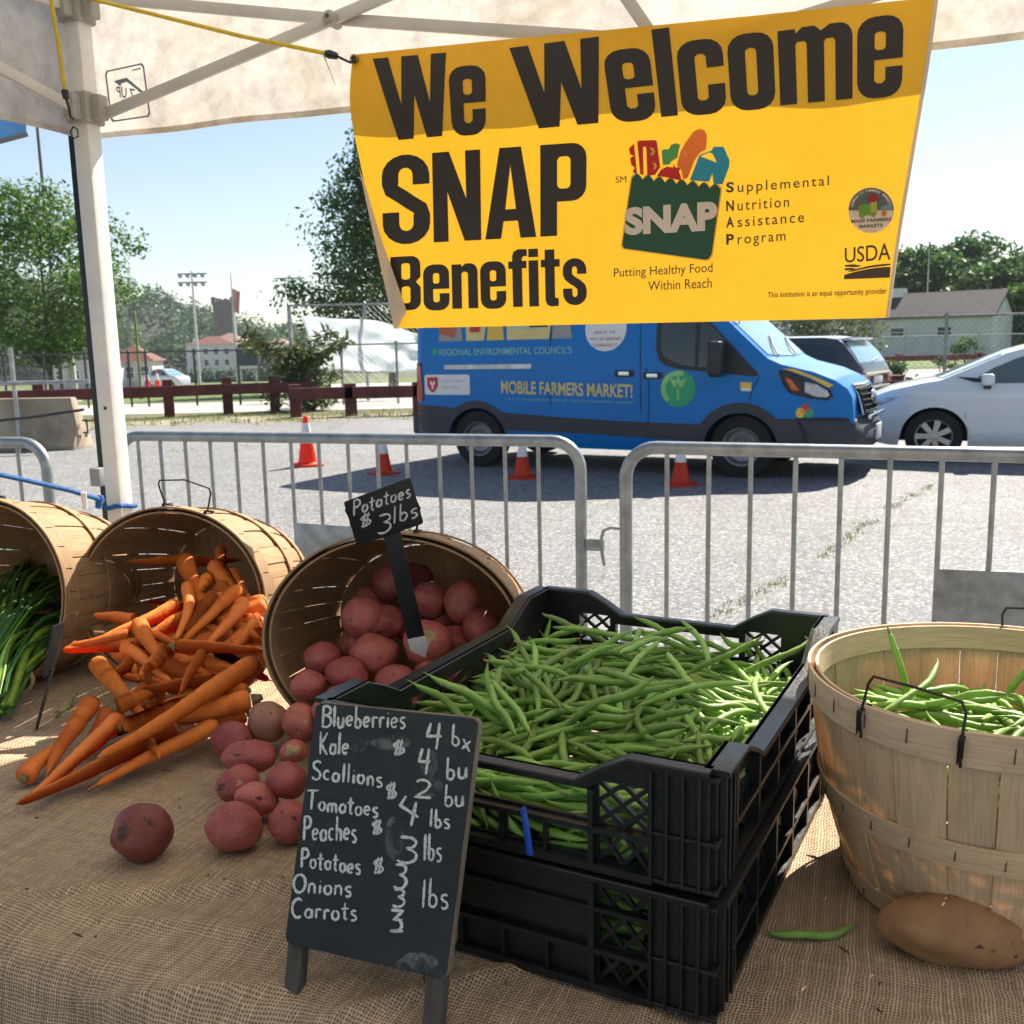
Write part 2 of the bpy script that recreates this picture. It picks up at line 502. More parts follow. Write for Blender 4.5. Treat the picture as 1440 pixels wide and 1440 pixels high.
def limb(b, p, q, r0, r1, rr, bend=.12, n=5):
    p = Vector(p); q = Vector(q); L = (q-p).length
    off = Vector((rr.gauss(0, 1), rr.gauss(0, 1), rr.gauss(0, .6)))*L*bend
    pts = [p.lerp(q, t)+off*(t*(1-t)*2) for t in [i/n for i in range(n+1)]]
    b.tube(pts, [r0+(r1-r0)*i/n for i in range(n+1)], 7)
    return pts
def tree(name, base, H, crown_r, leafmat, label, seed, ls=.13, nl=26, nclump=75, first=.28, shape='round', lean=(0, 0), group=None, trunk_r=None, dens=1., cat="tree"):
    rr = random.Random(seed)
    root = empty(name, base, 0, label, cat, group)
    tb = MB(); cb = MB()
    tr = trunk_r or H*.017
    top = Vector((lean[0], lean[1], H*.9))
    spine = limb(tb, (0, 0, -.3), top, tr, tr*.2, rr, .05, 8)
    for i in range(nclump):
        t = first+(1-first)*((i+.5)/nclump)
        a = i*2.399+rr.uniform(-.5, .5)
        if shape == 'round': prof = sin(pi*min(1, max(0.06, (t-first*.75)/(1.03-first*.75))))**.7
        elif shape == 'cone': prof = (1.04-t)/(1.04-first)*(1 if t > first+.12 else .75+.25*(t-first)/.12)
        else: prof = min(1, (1.06-t)*1.5)*min(1, (t-first)*3+.55)
        R = crown_r*prof*rr.uniform(.45, 1.08)
        org = Vector((0, 0, 0)).lerp(top, max(.18, min(.97, t-.12*rr.random()-.05)))
        tip = Vector((lean[0]*t+R*cos(a), lean[1]*t+R*sin(a), H*t+rr.uniform(-.03, .05)*H))
        limb(tb, org, tip, max(.012, tr*.38*(1.1-t)), .008, rr, .14, 4)
        cr = crown_r*rr.uniform(.17, .32)
        leaves(cb, tip, (cr, cr, cr*.55), int(nl*dens*rr.uniform(.6, 1.3)), ls, rr, .3, .5)
        mid = org.lerp(tip, rr.uniform(.45, .75))
        leaves(cb, mid, (cr*.9, cr*.9, cr*.5), int(nl*dens*.55), ls, rr, .3, .5)
    tb.build("trunk", m_bark, root)
    cb.build("crown", leafmat, root, smooth=False, recalc=False)
    return root
def on_ground(px, d):       # a point on the land at picture column px and distance d
    p = PD(px, 560, d); return Vector((p.x, d, gz(p.x, d)))
tree("street_tree", on_ground(72, 36), 7.3, 3.5, m_leaf_l, "airy tree with feathery light green leaves behind the white tent post", 3, ls=.095, nl=110, nclump=105, first=.24, trunk_r=.10)
tree("oak_tree", on_ground(552, 44), 11.0, 5.3, m_leaf_d, "dark green tree with spreading layered branches behind the tall wire fence and the yellow banner", 8, ls=.12, nl=130, nclump=135, first=.2, shape='cone', trunk_r=.2)
tree("oak_tree", on_ground(1150, 44), 3.2, 2.6, m_leaf_o, "low light green tree showing behind the van windshield under the banner", 12, ls=.13, nl=40, nclump=50, first=.15)
# trees behind the white shed on the right
tl = [(1285, 100, 12.3, 6.2, 'leaf_dark', "hazy dark tree just right of the banner edge, behind the shed roof"),
      (1352, 112, 15.0, 7.2, 'leaf_dark', "tallest dark leafy tree behind the middle of the shed roof"),
      (1408, 92, 10.2, 5.2, 'leaf_dark', "round dark tree above the gable end of the shed"),
      (1455, 96, 11.6, 5.0, 'leaf_dark', "dark tree cut by the right edge behind the shed"),
      (1240, 118, 11.5, 6.0, 'leaf_dark', "tree mostly covered by the right edge of the banner"),
      (1436, 70, 6.0, 2.9, 'leaf_light', "lighter green tree beside the gable end of the shed")]
for i, (px, d, H, R, mm, lb) in enumerate(tl):
    tree("shade_tree", on_ground(px, d), H*.77, R, MATS[mm], lb, 40+i, ls=.36 if d > 80 else .26, nl=60, nclump=85, first=.14, group="trees behind the white shed")
# bush on the fence line, with a few long fronds
def bush(name, base, R, H, m, label, seed, ls=.1, n=26, nl=60, cat="bush", fronds=0):
    rr = random.Random(seed); root = empty(name, base, 0, label, cat)
    tb = MB(); cb = MB()
    for i in range(n):
        a = rr.uniform(0, 6.28); t = rr.uniform(.1, 1); q = R*sqrt(rr.random())*(1.1-.6*t)
        tip = Vector((q*cos(a), q*sin(a), H*t)); limb(tb, (0, 0, -.1), tip, .02, .006, rr, .15, 4)
        leaves(cb, tip, (R*.35, R*.35, R*.28), nl, ls, rr, .2, .6)
    for i in range(fronds):
        a = rr.uniform(-.4, 3.5); L = rr.uniform(.9, 1.5)*R
        p0 = Vector((0, 0, H*.75)); p1 = p0+Vector((cos(a)*L, sin(a)*L*.4, H*rr.uniform(.25, .55)))
        pts = limb(tb, p0, p1, .02, .006, rr, .2, 6)
        for k in range(1, 7):
            for _ in range(10):
                q = pts[k]; d = Vector((rr.gauss(0, 1), rr.gauss(0, 1), rr.gauss(-.4, .7))).normalized()*.34
                w = d.orthogonal().normalized()*.03
                cb.add([q-w, q+d*.5+w*1.5, q+d, q+d*.5-w*1.5], [(0, 1, 2, 3)])
    tb.build("stem", m_bark, root); cb.build("foliage", m, root, smooth=False, recalc=False)
bush("bush", on_ground(428, 25.6), .95, 1.55, m_leaf_o, "leafy olive bush with long drooping fronds on the red rail line", 5, ls=.075, n=34, nl=75, fronds=7)
bush("bush", on_ground(1357, 52), 1.0, 1.3, m_leaf_l, "small rounded green shrub against the long white shed wall", 6, ls=.1, n=14, nl=60)
bush("bush", on_ground(1248, 31.0), .7, .7, m_leaf_d, "low dark weedy shrub at the foot of the right wire fence", 7, ls=.08, n=14, nl=50)
bush("bush", on_ground(1330, 30.8), .5, .9, m_leaf_o, "thin wild plant climbing the right wire fence by its post", 17, ls=.06, n=10, nl=26)
# wooded hill on the left: reads as one mass
rr = random.Random(21)
def hill_h(x, y):
    a = 26*exp(-((x+190)/72)**2)*sm(285, 420, y)
    c = 4*sm(330, 450, y)+8*exp(-((x-190)/110)**2)*sm(180, 330, y)
    return a+c
b = MB()
b.grid(lambda u, v: (-520+960*u, 150+420*v, gz(-520+960*u, 150+420*v)-.5+hill_h(-520+960*u, 150+420*v)), 60, 30)
b.build("hill", mat('forest_floor', (.035, .045, .02), .95, var=.3, vscale=.05), recalc=False)["kind"] = 'structure'
b = MB()
for i in range(900):
    y = rr.uniform(292, 440); x = rr.uniform(-.82, .62)*y
    h = hill_h(x, y)
    if x > -20 and rr.random() < .4: continue
    z = gz(x, y)+h
    R = rr.uniform(4.6, 8.0); Hh = rr.uniform(6, 10.5)
    for k in range(4):
        a = rr.uniform(0, 6.28); q = R*.5
        leaves(b, (x+q*cos(a), y+q*sin(a), z+Hh*rr.uniform(.55, 1.05)), (R*.62, R*.62, Hh*.45), 40, .95, rr, .4, .3)
b.build("woods", m_wood_leaf, smooth=False, recalc=False)["kind"] = 'stuff'
# ------------------------------------------------------------------ buildings
m_wh_wall = mat("white_siding", (.82, .83, .84), .7, var=.1, vscale=1)
m_gr_wall = mat("grey_siding", (.52, .53, .52), .75, var=.12, vscale=1)
m_tan_wall = mat("tan_wall", (.46, .36, .27), .8, var=.15, vscale=1)
m_brick = mat("brown_brick", (.19, .105, .085), .85, var=.25, vscale=2)
m_stone = mat("tower_stone", (.20, .185, .17), .9, var=.25, vscale=.7)
m_roof_r = mat("red_roof", (.19, .07, .055), .8, var=.2, vscale=1.5)
m_roof_b = mat("brown_roof", (.30, .19, .14), .8, var=.2, vscale=1.5)
m_roof_d = mat("dark_shingle", (.085, .072, .074), .9, var=.25, vscale=3, bump=.2, bscale=30)
m_pane = mat("dark_pane", (.035, .045, .055), .15, var=.2, spec=.7)
m_trim = mat("white_trim", (.75, .75, .74), .6, var=.06)
def house(name, base, rz, w, dpt, h, rise, wallm, roofm, label, wins, hip=False, cat="building", over=.3, trim=True, doors=(), chimney=None):
    """box walls, gabled (ridge along x) or hipped roof; wins: (x, z, w, h) on the front wall"""
    root = empty(name, base, rz, label, cat)
    b = MB()
    b.box((0, dpt/2, h/2-.6), (w, dpt, h+1.2))
    if not hip:
        b.prism([(0, h), (dpt, h), (dpt/2, h+rise)], w, M=Matrix.Rotation(pi/2, 4, 'Z'))
    b.build("wall", wallm, root)
    r = MB(); o = over
    if hip:
        q = min(w, dpt)/2
        vs = [(-w/2-o, -o, h), (w/2+o, -o, h), (w/2+o, dpt+o, h), (-w/2-o, dpt+o, h), (-max(0, w/2-q), dpt/2, h+rise), (max(0, w/2-q), dpt/2, h+rise)]
        r.add(vs, [(0, 1, 5, 4), (1, 2, 5), (2, 3, 4, 5), (3, 0, 4), (0, 3, 2, 1)])
    else:
        k = rise/(dpt/2)
        for sgn in (0, 1):
            y0 = -o if sgn == 0 else dpt+o
            r.add([(-w/2-o, y0, h-o*k+.02), (w/2+o, y0, h-o*k+.02), (w/2+o, dpt/2, h+rise+.02), (-w/2-o, dpt/2, h+rise+.02),
                   (-w/2-o, y0, h-o*k+.2), (w/2+o, y0, h-o*k+.2), (w/2+o, dpt/2, h+rise+.2), (-w/2-o, dpt/2, h+rise+.2)],
                  [(0, 1, 2, 3), (4, 5, 6, 7), (0, 1, 5, 4), (1, 2, 6, 5), (2, 3, 7, 6), (3, 0, 4, 7)])
    ro = r.build("roof", roofm, root, smooth=False)
    if chimney:
        c = MB(); c.box((chimney[0], dpt*.5, h+rise+.1), (chimney[1], chimney[1], chimney[2])); c.build("chimney", m_trim, ro)
    for (x, z, ww, hh) in wins:
        f = MB(); t = .07
        for s in (-1, 1):
            f.box((x+s*(ww/2+t/2), -.03, z), (t, .09, hh+2*t)); f.box((x, -.03, z+s*(hh/2+t/2)), (ww, .09, t))
        f.box((x, -.025, z), (ww, .03, .05))
        fo = f.build("window", m_trim, root, smooth=False)
        p = MB(); p.box((x, -.012, z), (ww, .02, hh)); p.build("pane", m_pane, fo, smooth=False)
    for (x, ww, hh) in doors:
        d = MB(); d.box((x, -.02, hh/2), (ww, .06, hh)); d.build("door", m_pane, root, smooth=False)
    return root
def bpos(px, d): p = PD(px, 500, d); return Vector((p.x, d, gz(p.x, d)))
def px2m(n, d): return n/1400*d
D = 240
house("apartment_house", bpos(297, D), .12, px2m(67, D), 9, 8.4, 2.0, m_wh_wall, m_roof_r, "white three storey house with a low reddish roof in front of the stone tower",
      [(x, z, .9, 1.3) for z in (1.6, 4.2, 6.8) for x in (-3.4, -1.2, 1.2, 3.6)], hip=True)
house("apartment_house", bpos(386, 232), -.1, px2m(52, 232), 9, 7.2, 2.2, m_brick, m_roof_b, "brown brick house with tan roof right of the dark scoreboard",
      [(x, z, .9, 1.3) for z in (1.6, 4.4) for x in (-3., -1., 1., 3.)], hip=True)
house("apartment_house", bpos(352, 250), 0, px2m(40, 250), 9, 8.6, 1.8, m_wh_wall, m_roof_b, "pale house with tan hipped roof behind the scoreboard",
      [(x, z, .9, 1.4) for z in (4.4, 7.0) for x in (-2.4, 0, 2.4)], hip=True)
house("apartment_house", bpos(318, 262), 0, px2m(48, 262), 9, 9.6, 2.2, m_tan_wall, m_roof_b, "tan walled house squeezed between the white house and the scoreboard",
      [(x, z, .9, 1.4) for z in (4.4, 7.0) for x in (-2.4, 0, 2.4)], hip=True)
house("pavilion", bpos(180, 82), .1, px2m(62, 82), 4, 2.2, 1.35, m_gr_wall, m_roof_r, "small pavilion with a red hipped roof beyond the far fence",
      [(x, 1.3, .7, .9) for x in (-1.2, 0, 1.2)], hip=True)
house("storage_shed", bpos(112, 78), .1, px2m(86, 78), 4, 2.05, .25, m_gr_wall, m_roof_d, "long low grey shed partly behind the tent post",
      [(x, 1.2, .5, .6) for x in (-1.6, -.4, .9)], hip=True)
# church tower
D = 285
root = empty("church_tower", bpos(320, D), .15, "square dark stone church tower with a battlemented top on the hillside", "tower")
w = px2m(27, D); h = 20.5
b = MB(); b.box((0, 0, h/2-3), (w, w, h+6)); b.build("shaft", m_stone, root, smooth=False)
b = MB()
for s in (-1, 1):
    for k in (-1, -.33, .33, 1):
        b.box((k*w*.44, s*(w/2-.2), h+.45), (w*.17, .5, 1.0)); 
        if abs(k) < .9: b.box((s*(w/2-.2), k*w*.44, h+.45), (.5, w*.17, 1.0))
    for t in (-1, 1): b.box((s*w*.46, t*w*.46, h+.3), (w*.2, w*.2, 2.2))
b.build("battlement", m_stone, root, smooth=False)
for k in (-1, 1):
    b = MB(); b.box((k*w*.18, -w/2-.03, h*.78), (w*.14, .1, h*.17)); b.build("belfry_window", m_pane, root, smooth=False)
# the long white shed on the right
D = 66
m_shedw = mat('pale_shed_siding', (.66, .67, .68), .75, var=.1, vscale=1)
a0 = bpos(1128, 72); a1 = bpos(1393, 64)
L = (a1-a0).length; ang = atan2(a1.y-a0.y, a1.x-a0.x)
root = house("shed", (a0+a1)/2, ang, L, 5.0, 2.75, 1.45, m_shedw, m_roof_d, "long white shed with a dark shingle roof and small windows beyond the right wire fence",
      [(L*.27, 1.75, .85, .55), (L*.03, 1.75, .85, .55)], doors=((-L*.38, 1.0, 2.05), (-L*.27, .8, 2.05)), over=.25, chimney=(-.5, .9, .9))
# ------------------------------------------------------------------ poles and signs far off
m_galv = mat("galvanised", (.45, .46, .47), .45, metal=.7, var=.2, vscale=9)
m_pole_d = mat("dark_pole", (.10, .095, .09), .7, var=.2)
m_pole_w = mat("pale_pole", (.62, .62, .60), .6, var=.12)
m_lamp = mat("lamp_housing", (.35, .36, .37), .5, var=.1)
def floodlight(px, d, topy, label, arms=2, aw=2.6):
    base = bpos(px, d); top = PD(px, topy, d)
    H = (topy_z(px, topy, d))-base.z
    root = empty("floodlight_pole", base, 0, label, "light pole", "floodlight poles around the sports field")
    b = MB(); b.tube([(0, 0, -.5), (0, 0, H)], [.16, .09], 8); b.build("pole", m_pole_w, root)
    for k in range(arms):
        b = MB(); b.bar((-aw/2, 0, H-.25-k*.75), (aw/2, 0, H-.25-k*.75), .12, .12); b.build("crossarm", m_pole_d, root)
        for q in range(4):
            b = MB(); x = -aw/2+.3+q*(aw-.6)/3
            b.lathe([(.02, -.12), (.17, -.06), (.19, .1), (.08, .16), (.02, .17)], 10, M=Matrix.Translation((x, -.15, H-.45-k*.75)) @ Matrix.Rotation(radians(70), 4, 'X')); b.build("lamp_head", m_lamp, root)
def topy_z(px, py, d): return PD(px, py, d).z
floodlight(278, 92, 381, "pale floodlight pole with two crossarms of lamps above the white house")
floodlight(412, 118, 388, "thin floodlight pole half hidden by the dark tree branches", aw=3.4)
root = empty("flagpole", bpos(332, 104), 0, "tall tapered flagpole with a limp pale red flag in front of the stone tower", "flagpole")
H = topy_z(332, 383, 104)-root.location.z
b = MB(); b.tube([(0, 0, -.5), (0, 0, H*.5), (0, 0, H)], [.17, .13, .05], 8); b.build("pole", m_pole_w, root)
b = MB(); b.grid(lambda u, v: (.08+.75*u*(1-.25*v), .12*sin(u*9+v*3), H*.86-2.3*v-.35*u), 10, 12); b.build("flag", mat("flag_cloth", (.62, .40, .38), .8, trans=.4), root, solid=.01)
def pole(px, d, topy, r0, r1, m, label, name="utility_pole", cat="pole", boty=None):
    base = bpos(px, d); H = topy_z(px, topy, d)-base.z
    root = MB(); root.tube([(0, 0, -.3), (0, 0, H)], [r0, r1], 10); root.tube([(0, 0, H), (0, 0, H+.08)], [r1*1.3, r1*.6], 10)
    root.tube([(0, 0, 0), (0, 0, .12)], [r0*1.8, r0*1.5], 10)
    o = root.build(name, m); o.location = base
    return tag(o, label, cat)
pole(83, 46, 150, .10, .06, m_pole_d, "tall slim dark pole rising behind the feathery tree to the canopy edge")
pole(99, 38, 482, .17, .13, m_pole_w, "short thick pale post right of the tree trunk behind the red rail")
pole(194, 40, 440, .06, .05, mat("yellowgreen_pole", (.30, .34, .10), .6), "thin yellow-green pole between tent post and wooded hill")
pole(1300, 80, 352, .05, .035, m_pole_w, "very thin pale mast in front of the dark trees on the right", "mast", "mast")
# scoreboard
d = 118
root = empty("scoreboard", bpos(347, d), 0, "dark blue scoreboard with a pale lower strip in front of the houses", "scoreboard")
z0 = topy_z(347, 520, d)-root.location.z; z1 = topy_z(347, 484, d)-root.location.z; w = px2m(30, d)
b = MB(); b.box((0, 0, (z0+z1)/2), (w, .3, z1-z0)); b.build("panel", mat("board_navy", (.035, .05, .10), .5, var=.15), root, bevel=.03)
b = MB(); b.box((0, -.17, z0+.28), (w*.96, .04, .38)); b.build("strip", m_trim, root)
b = MB(); b.box((0, -.17, z1-.55), (w*.7, .04, .22)); b.build("heading_band", mat("board_pale", (.4, .45, .55), .6), root)
for s in (-1, 1):
    b = MB(); b.box((s*w*.36, .1, z0/2-.3), (.22, .22, z0+.6)); b.build("post", m_galv, root)

rr = random.Random(61)
a0 = bpos(255, 150); a1 = bpos(455, 150)
root = empty("hedge", (a0+a1)/2, 0, "row of clipped dark evergreens in front of the far houses", "hedge")
b = MB(); k = 22
for i in range(k):
    p = a0.lerp(a1, (i+.5)/k)-root.location
    leaves(b, p+Vector((0, 0, 1.0)), (.55, .5, 1.25), 130, .22, rr, .2, .4)
b.build("foliage", m_leaf_d, root, smooth=False, recalc=False)
b = MB(); b.box((0, 0, .2), ((a1-a0).length, .3, .6)); b.build("stem", m_bark, root)

# ------------------------------------------------------------------ fences
m_redwood = mat("red_stained_timber", (.135, .032, .028), .8, var=.3, vscale=3, bump=.35, bscale=18, stretch=(1, 1, 1))
m_steel = mat("fence_steel", (.33, .35, .36), .5, metal=.5, var=.25, vscale=6)
m_steel_d = mat("dark_fence_steel", (.05, .055, .06), .6, metal=.3, var=.25)
m_conc = mat("cast_concrete", (.44, .36, .26), .88, var=.3, vscale=1.3, bump=.3, bscale=30, col2=(.27, .21, .14))
def timber_fence(label, posts, rail_z, rail_h=.26, post_h=.86, pw=.24, name="timber_fence", rails=True):
    """posts: ground points in order"""
    root = empty(name, posts[0], 0, label, "fence")
    for p in posts:
        b = MB(); b.box((p[0], p[1], p[2]+post_h/2-.1), (pw, pw, post_h+.2), rz=.3+random.uniform(-.1, .1)); b.build("post", m_redwood, root, world=True, bevel=.02)
    for p, q in zip(posts, posts[1:]):
        b = MB(); p = Vector(p); q = Vector(q); d = (q-p).normalized()*.1
        off = Vector((-(q-p).normalized().y, (q-p).normalized().x, 0))*-.17
        if off.y > 0: off = -off
        b.bar(p-d+Vector((0, 0, rail_z))+off, q+d+Vector((0, 0, rail_z))+off, .13, rail_h); b.build("rail", m_redwood, root, world=True, bevel=.012)
    return root
def gp(px, d): return on_ground(px, d)
timber_fence("red timber post and rail fence along the far edge of the lot on the left", [gp(-160, 22.6), gp(-60, 23.0), gp(55, 23.4), gp(146, 23.7), gp(237, 24.1), gp(320, 24.8), gp(386, 25.0), gp(436, 25.2)], .58)
timber_fence("lower red timber rail running from the bush to the back of the blue van", [gp(415, 22.7), gp(493, 22.7), gp(588, 22.7), gp(690, 22.7), gp(800, 22.7)], .52, post_h=.72)
timber_fence("red timber rail between the dark wagon and the white car's bonnet", [gp(1060, 20.4), gp(1258, 20.0), gp(1462, 19.6)], .50, rail_h=.28, post_h=.74)
timber_fence("distant red timber rail crossing behind the right wire fence", [gp(1150, 41), gp(1262, 41), gp(1372, 41), gp(1490, 41)], .62, rail_h=.22, post_h=.8)
def wire_fence(label, pts, H, step, postm, wirem, wr=.004, sp=.11, mid=False, post_r=.035, rail_r=.024, wire=True, pnames=True):
    """chain-link: posts every point, top rail, diagonal wires as real thin rods"""
    root = empty("wire_fence", pts[0], 0, label, "fence")
    for p in pts:
        b = MB(); b.tube([(p[0], p[1], p[2]-.2), (p[0], p[1], p[2]+H+.03)], post_r, 8); b.tube([(p[0], p[1], p[2]+H+.03), (p[0], p[1], p[2]+H+.09)], [post_r*1.25, post_r*.4], 8)
        b.build("post", postm, root, world=True)
    b = MB()
    for p, q in zip(pts, pts[1:]):
        for hz in ([H] + ([H*.55] if mid else [])):
            b.tube([Vector(p)+Vector((0, 0, hz)), Vector(q)+Vector((0, 0, hz))], rail_r, 6)
    b.build("top_rail", postm, root, world=True)
    if wire:
        b = MB()
        for p, q in zip(pts, pts[1:]):
            p = Vector(p); q = Vector(q); L = (q-p).length
            x = -H
            while x < L:
                for sg in (0, 1):
                    # from (x,0) up-right to (x+H,H), clipped
                    a0, a1 = max(0, x), min(L, x+H)
                    if a1-a0 < .02: continue
                    h0, h1 = a0-x, a1-x
                    if sg: h0, h1 = H-h0, H-h1
                    A = p.lerp(q, a0/L)+Vector((0, 0, h0+.03)); B = p.lerp(q, a1/L)+Vector((0, 0, h1+.03))
                    b.tube([A, B], wr, 3, caps=False)
                x += sp
        b.build("wire_mesh", wirem, root, world=True, smooth=False)
    return root
def P3(px, d, up=0): p = on_ground(px, d); return (p.x, p.y, p.z)
wire_fence("tall wire backstop fence with grey posts holding the white tarp", [P3(x, 31) for x in (413, 518, 630, 740, 850)], 2.9, .1, m_steel, m_steel, wr=.0022, sp=.16, post_r=.05, rail_r=.035)
wire_fence("waist high dark wire fence across the grass behind the red rail on the left", [P3(x, 29.2) for x in (-60, 10, 66, 124, 185, 209, 277, 338, 392, 440)], 1.55, .1, m_steel_d, m_steel_d, wr=.0022, sp=.14)
wire_fence("grey wire fence with a straight top rail under the white tarp", [P3(x, 27.5) for x in (446, 483, 560, 640, 720)], 1.6, .1, m_steel, m_steel, wr=.0022, sp=.14)
wire_fence("grey diamond wire fence with a silver top rail in front of the white shed", [P3(x, 26.5-.006*(x-1100)) for x in (990, 1105, 1224, 1326, 1440, 1560)], 1.98, .1, m_steel, m_steel, wr=.0036, sp=.15, post_r=.045, rail_r=.03)
wire_fence("second lower wire fence close in front of the white shed", [P3(x, 47) for x in (1130, 1200, 1270, 1372, 1470)], 1.5, .1, m_steel, m_steel, wr=.003, sp=.3, post_r=.035)
# tarp tied to the tall fence
m_tarp = mat("white_tarp", (.86, .90, .93), .5, var=.06, vscale=1.2, trans=.70)
b = MB()
TC = [(424, 446), (592, 468), (592, 524), (452, 521)]
def tarpf(u, v):
    top = (424+168*u, 444+6*u+16*u*u+5*sin(u*8)*u); bot = (448+144*u, 520+5*u)
    x = top[0]+(bot[0]-top[0])*v; y = top[1]+(bot[1]-top[1])*v
    p = PD(x, y, 30.85-.09*sin(u*11+v*5)*(.3+u)-.07*sin(v*13-u*7)*u-.05*sin(u*23+v*17)*u)
    return p
b.grid(tarpf, 40, 22)
tag(b.build("tarp", m_tarp, solid=.006, loc=PD(510, 524, 30.9)), "pale white tarp with soft folds tied on the tall wire fence", "tarp")
# ------------------------------------------------------------------ concrete barrier on the left, with pipe rail
pr_ = [(-.30, 0), (.30, 0), (.30, .08), (.14, .33), (.085, .82), (-.085, .82), (-.14, .33), (-.30, .08)]
e0 = PZ(118, 630, 0); dirv = Vector((-1, .10, 0)).normalized()
root = empty("concrete_barrier", e0, atan2(dirv.y, dirv.x), "long stained concrete road barrier lying left of the white tent post", "barrier")
b = MB(); n = 14
for i in range(n+1):
    x = 6.0*i/n
    sl = -.0 if i else .0
    b.add([(x+(.0 if i else (.10 if z > .5 else 0)), y, z) for y, z in pr_], [])
for i in range(n):
    for j in range(8): b.f.append((i*8+j, i*8+(j+1) % 8, (i+1)*8+(j+1) % 8, (i+1)*8+j)); b.m.append(0)
b.f.append(tuple(range(8))); b.m.append(0); b.f.append(tuple(n*8+j for j in range(7, -1, -1))); b.m.append(0)
b.build("body", m_conc, root, bevel=.015)
b = MB(); b.tube([(-.03, .02, .25), (-.10, .02, .25), (-.10, .02, .45), (-.03, .02, .45)], .018, 6); b.build("lifting_loop", m_steel_d, root)
b = MB()
for yy in (-.1, .12): b.box((.0, yy, .2), (.012, .09, .05))
b.build("slot", m_pane, root)
root = empty("pipe_rail", PZ(48, 630, 0)+Vector((0, -.45, 0)), 0, "thin steel pipe post with a horizontal pipe beside the concrete barrier", "rail")
pt = PD(40, 488, 15.6)
b = MB(); b.tube([(0, 0, 0), (0, 0, pt.z)], .035, 8); b.build("post", m_galv, root)
b = MB(); q0 = PD(-40, 541, 15.7)-root.location; q1 = PD(126, 536, 15.9)-root.location; b.tube([q0, q1], .03, 8); b.build("rail", m_galv, root)
b = MB(); q0 = PD(-40, 595, 15.45)-root.location; q1 = PD(118, 576, 15.6)-root.location; b.tube([q0, q0.lerp(q1, .5)-Vector((0, 0, .02)), q1], .022, 8); b.build("brace", m_steel_d, root)
# ------------------------------------------------------------------ traffic cones
m_cone = mat("cone_orange", (.92, .060, .012), .45, var=.1, vscale=4, trans=.40)
m_cone_w = mat("cone_white", (.78, .78, .80), .35, var=.08)
def cone(h=.71):
    root = empty("traffic_cone")
    b = MB(); s = .185
    pts = []
    for k in range(4):
        a = pi/4+k*pi/2
        for da in (-.14, .14): pts.append((s*1.36*cos(a+da), s*1.36*sin(a+da)))
    n = len(pts)
    b.add([(x, y, 0.) for x, y in pts]+[(x, y, .028) for x, y in pts]+[(x*.93, y*.93, .04) for x, y in pts],
          [tuple(range(n-1, -1, -1))]+[(i, (i+1) % n, n+(i+1) % n, n+i) for i in range(n)]+[(n+i, n+(i+1) % n, 2*n+(i+1) % n, 2*n+i) for i in range(n)]+[tuple(2*n+i for i in range(n))])
    b.build("base", m_cone, root)
    rf = lambda z: .135-(.135-.030)*(z/h)
    b = MB(); b.lathe([(rf(.03)+.02, .038), (rf(.05), .055), (rf(h*.56), h*.56), (rf(h*.86), h*.86), (rf(h), h*.985), (.015, h), (.001, h-.004)], 24)
    b.build("body", m_cone, root)
    b = MB(); b.lathe([(rf(h*.56)+.0005, h*.56), (rf(h*.56)+.003, h*.562), (rf(h*.86)+.003, h*.858), (rf(h*.86)+.0005, h*.86)], 24); b.build("collar", m_cone_w, root)
    return root
c0 = cone()
cl = [((433, 655), "orange traffic cone with white collar farthest left, behind the first barricade"), ((540, 666), "orange traffic cone second from the left, in the tip of the van's shadow"),
      ((735, 672), "orange traffic cone in front of the van's rear wheel"), ((957, 682), "orange traffic cone in front of the van's front door")]
for i, (p, lb) in enumerate(cl):
    o = c0 if i == 0 else copy_tree(c0)
    o.location = PZ(*p, 0); o.rotation_euler.z = .3+i*.5; o.scale = (.95, .95, .92) if i == 0 else (.80, .80, .62)
    tag(o, lb, "cone", "orange traffic cones around the van")
for px, d, lb in ((209, 60, "distant orange marker left of the far white car's tail"), (223, 60, "distant orange cone at the far white car's tail")):
    o = copy_tree(c0); o.location = on_ground(px, d); o.scale = (1.5, 1.5, 1.75); tag(o, lb, "cone", "distant cones by the far car")
# ------------------------------------------------------------------ cars
m_tyre = mat("tyre_rubber", (.018, .018, .019), .85, var=.25, vscale=8)
m_rim = mat("alloy_rim", (.42, .43, .44), .35, metal=.75, var=.15)
m_blackpl = mat("black_plastic", (.022, .024, .027), .55, var=.15, vscale=5)
m_glass = glassmat("car_glass", (.05, .07, .08), .02, .55)
m_dark_in = mat("dark_interior", (.02, .02, .022), .9, var=.2)
m_chrome = mat("chrome", (.7, .72, .74), .18, metal=1., var=.05)
m_lampglass = mat("lamp_glass", (.55, .58, .6), .08, var=.2, vscale=14, spec=.9, coat=.6)
m_redlamp = mat("red_lamp", (.42, .012, .015), .15, var=.15, spec=.8, coat=.5)
m_amber = mat("amber_lamp", (.75, .16, .02), .2, var=.1, coat=.4)
m_plate = mat("number_plate", (.72, .73, .74), .5, var=.15, vscale=20)
def lerp_tab(tab, x):
    if x <= tab[0][0]: return tab[0][1]
    for (a, b2), (c, d) in zip(tab, tab[1:]):
        if x <= c: return b2+(d-b2)*((x-a)/(c-a) if c > a else 0)
    return tab[-1][1]
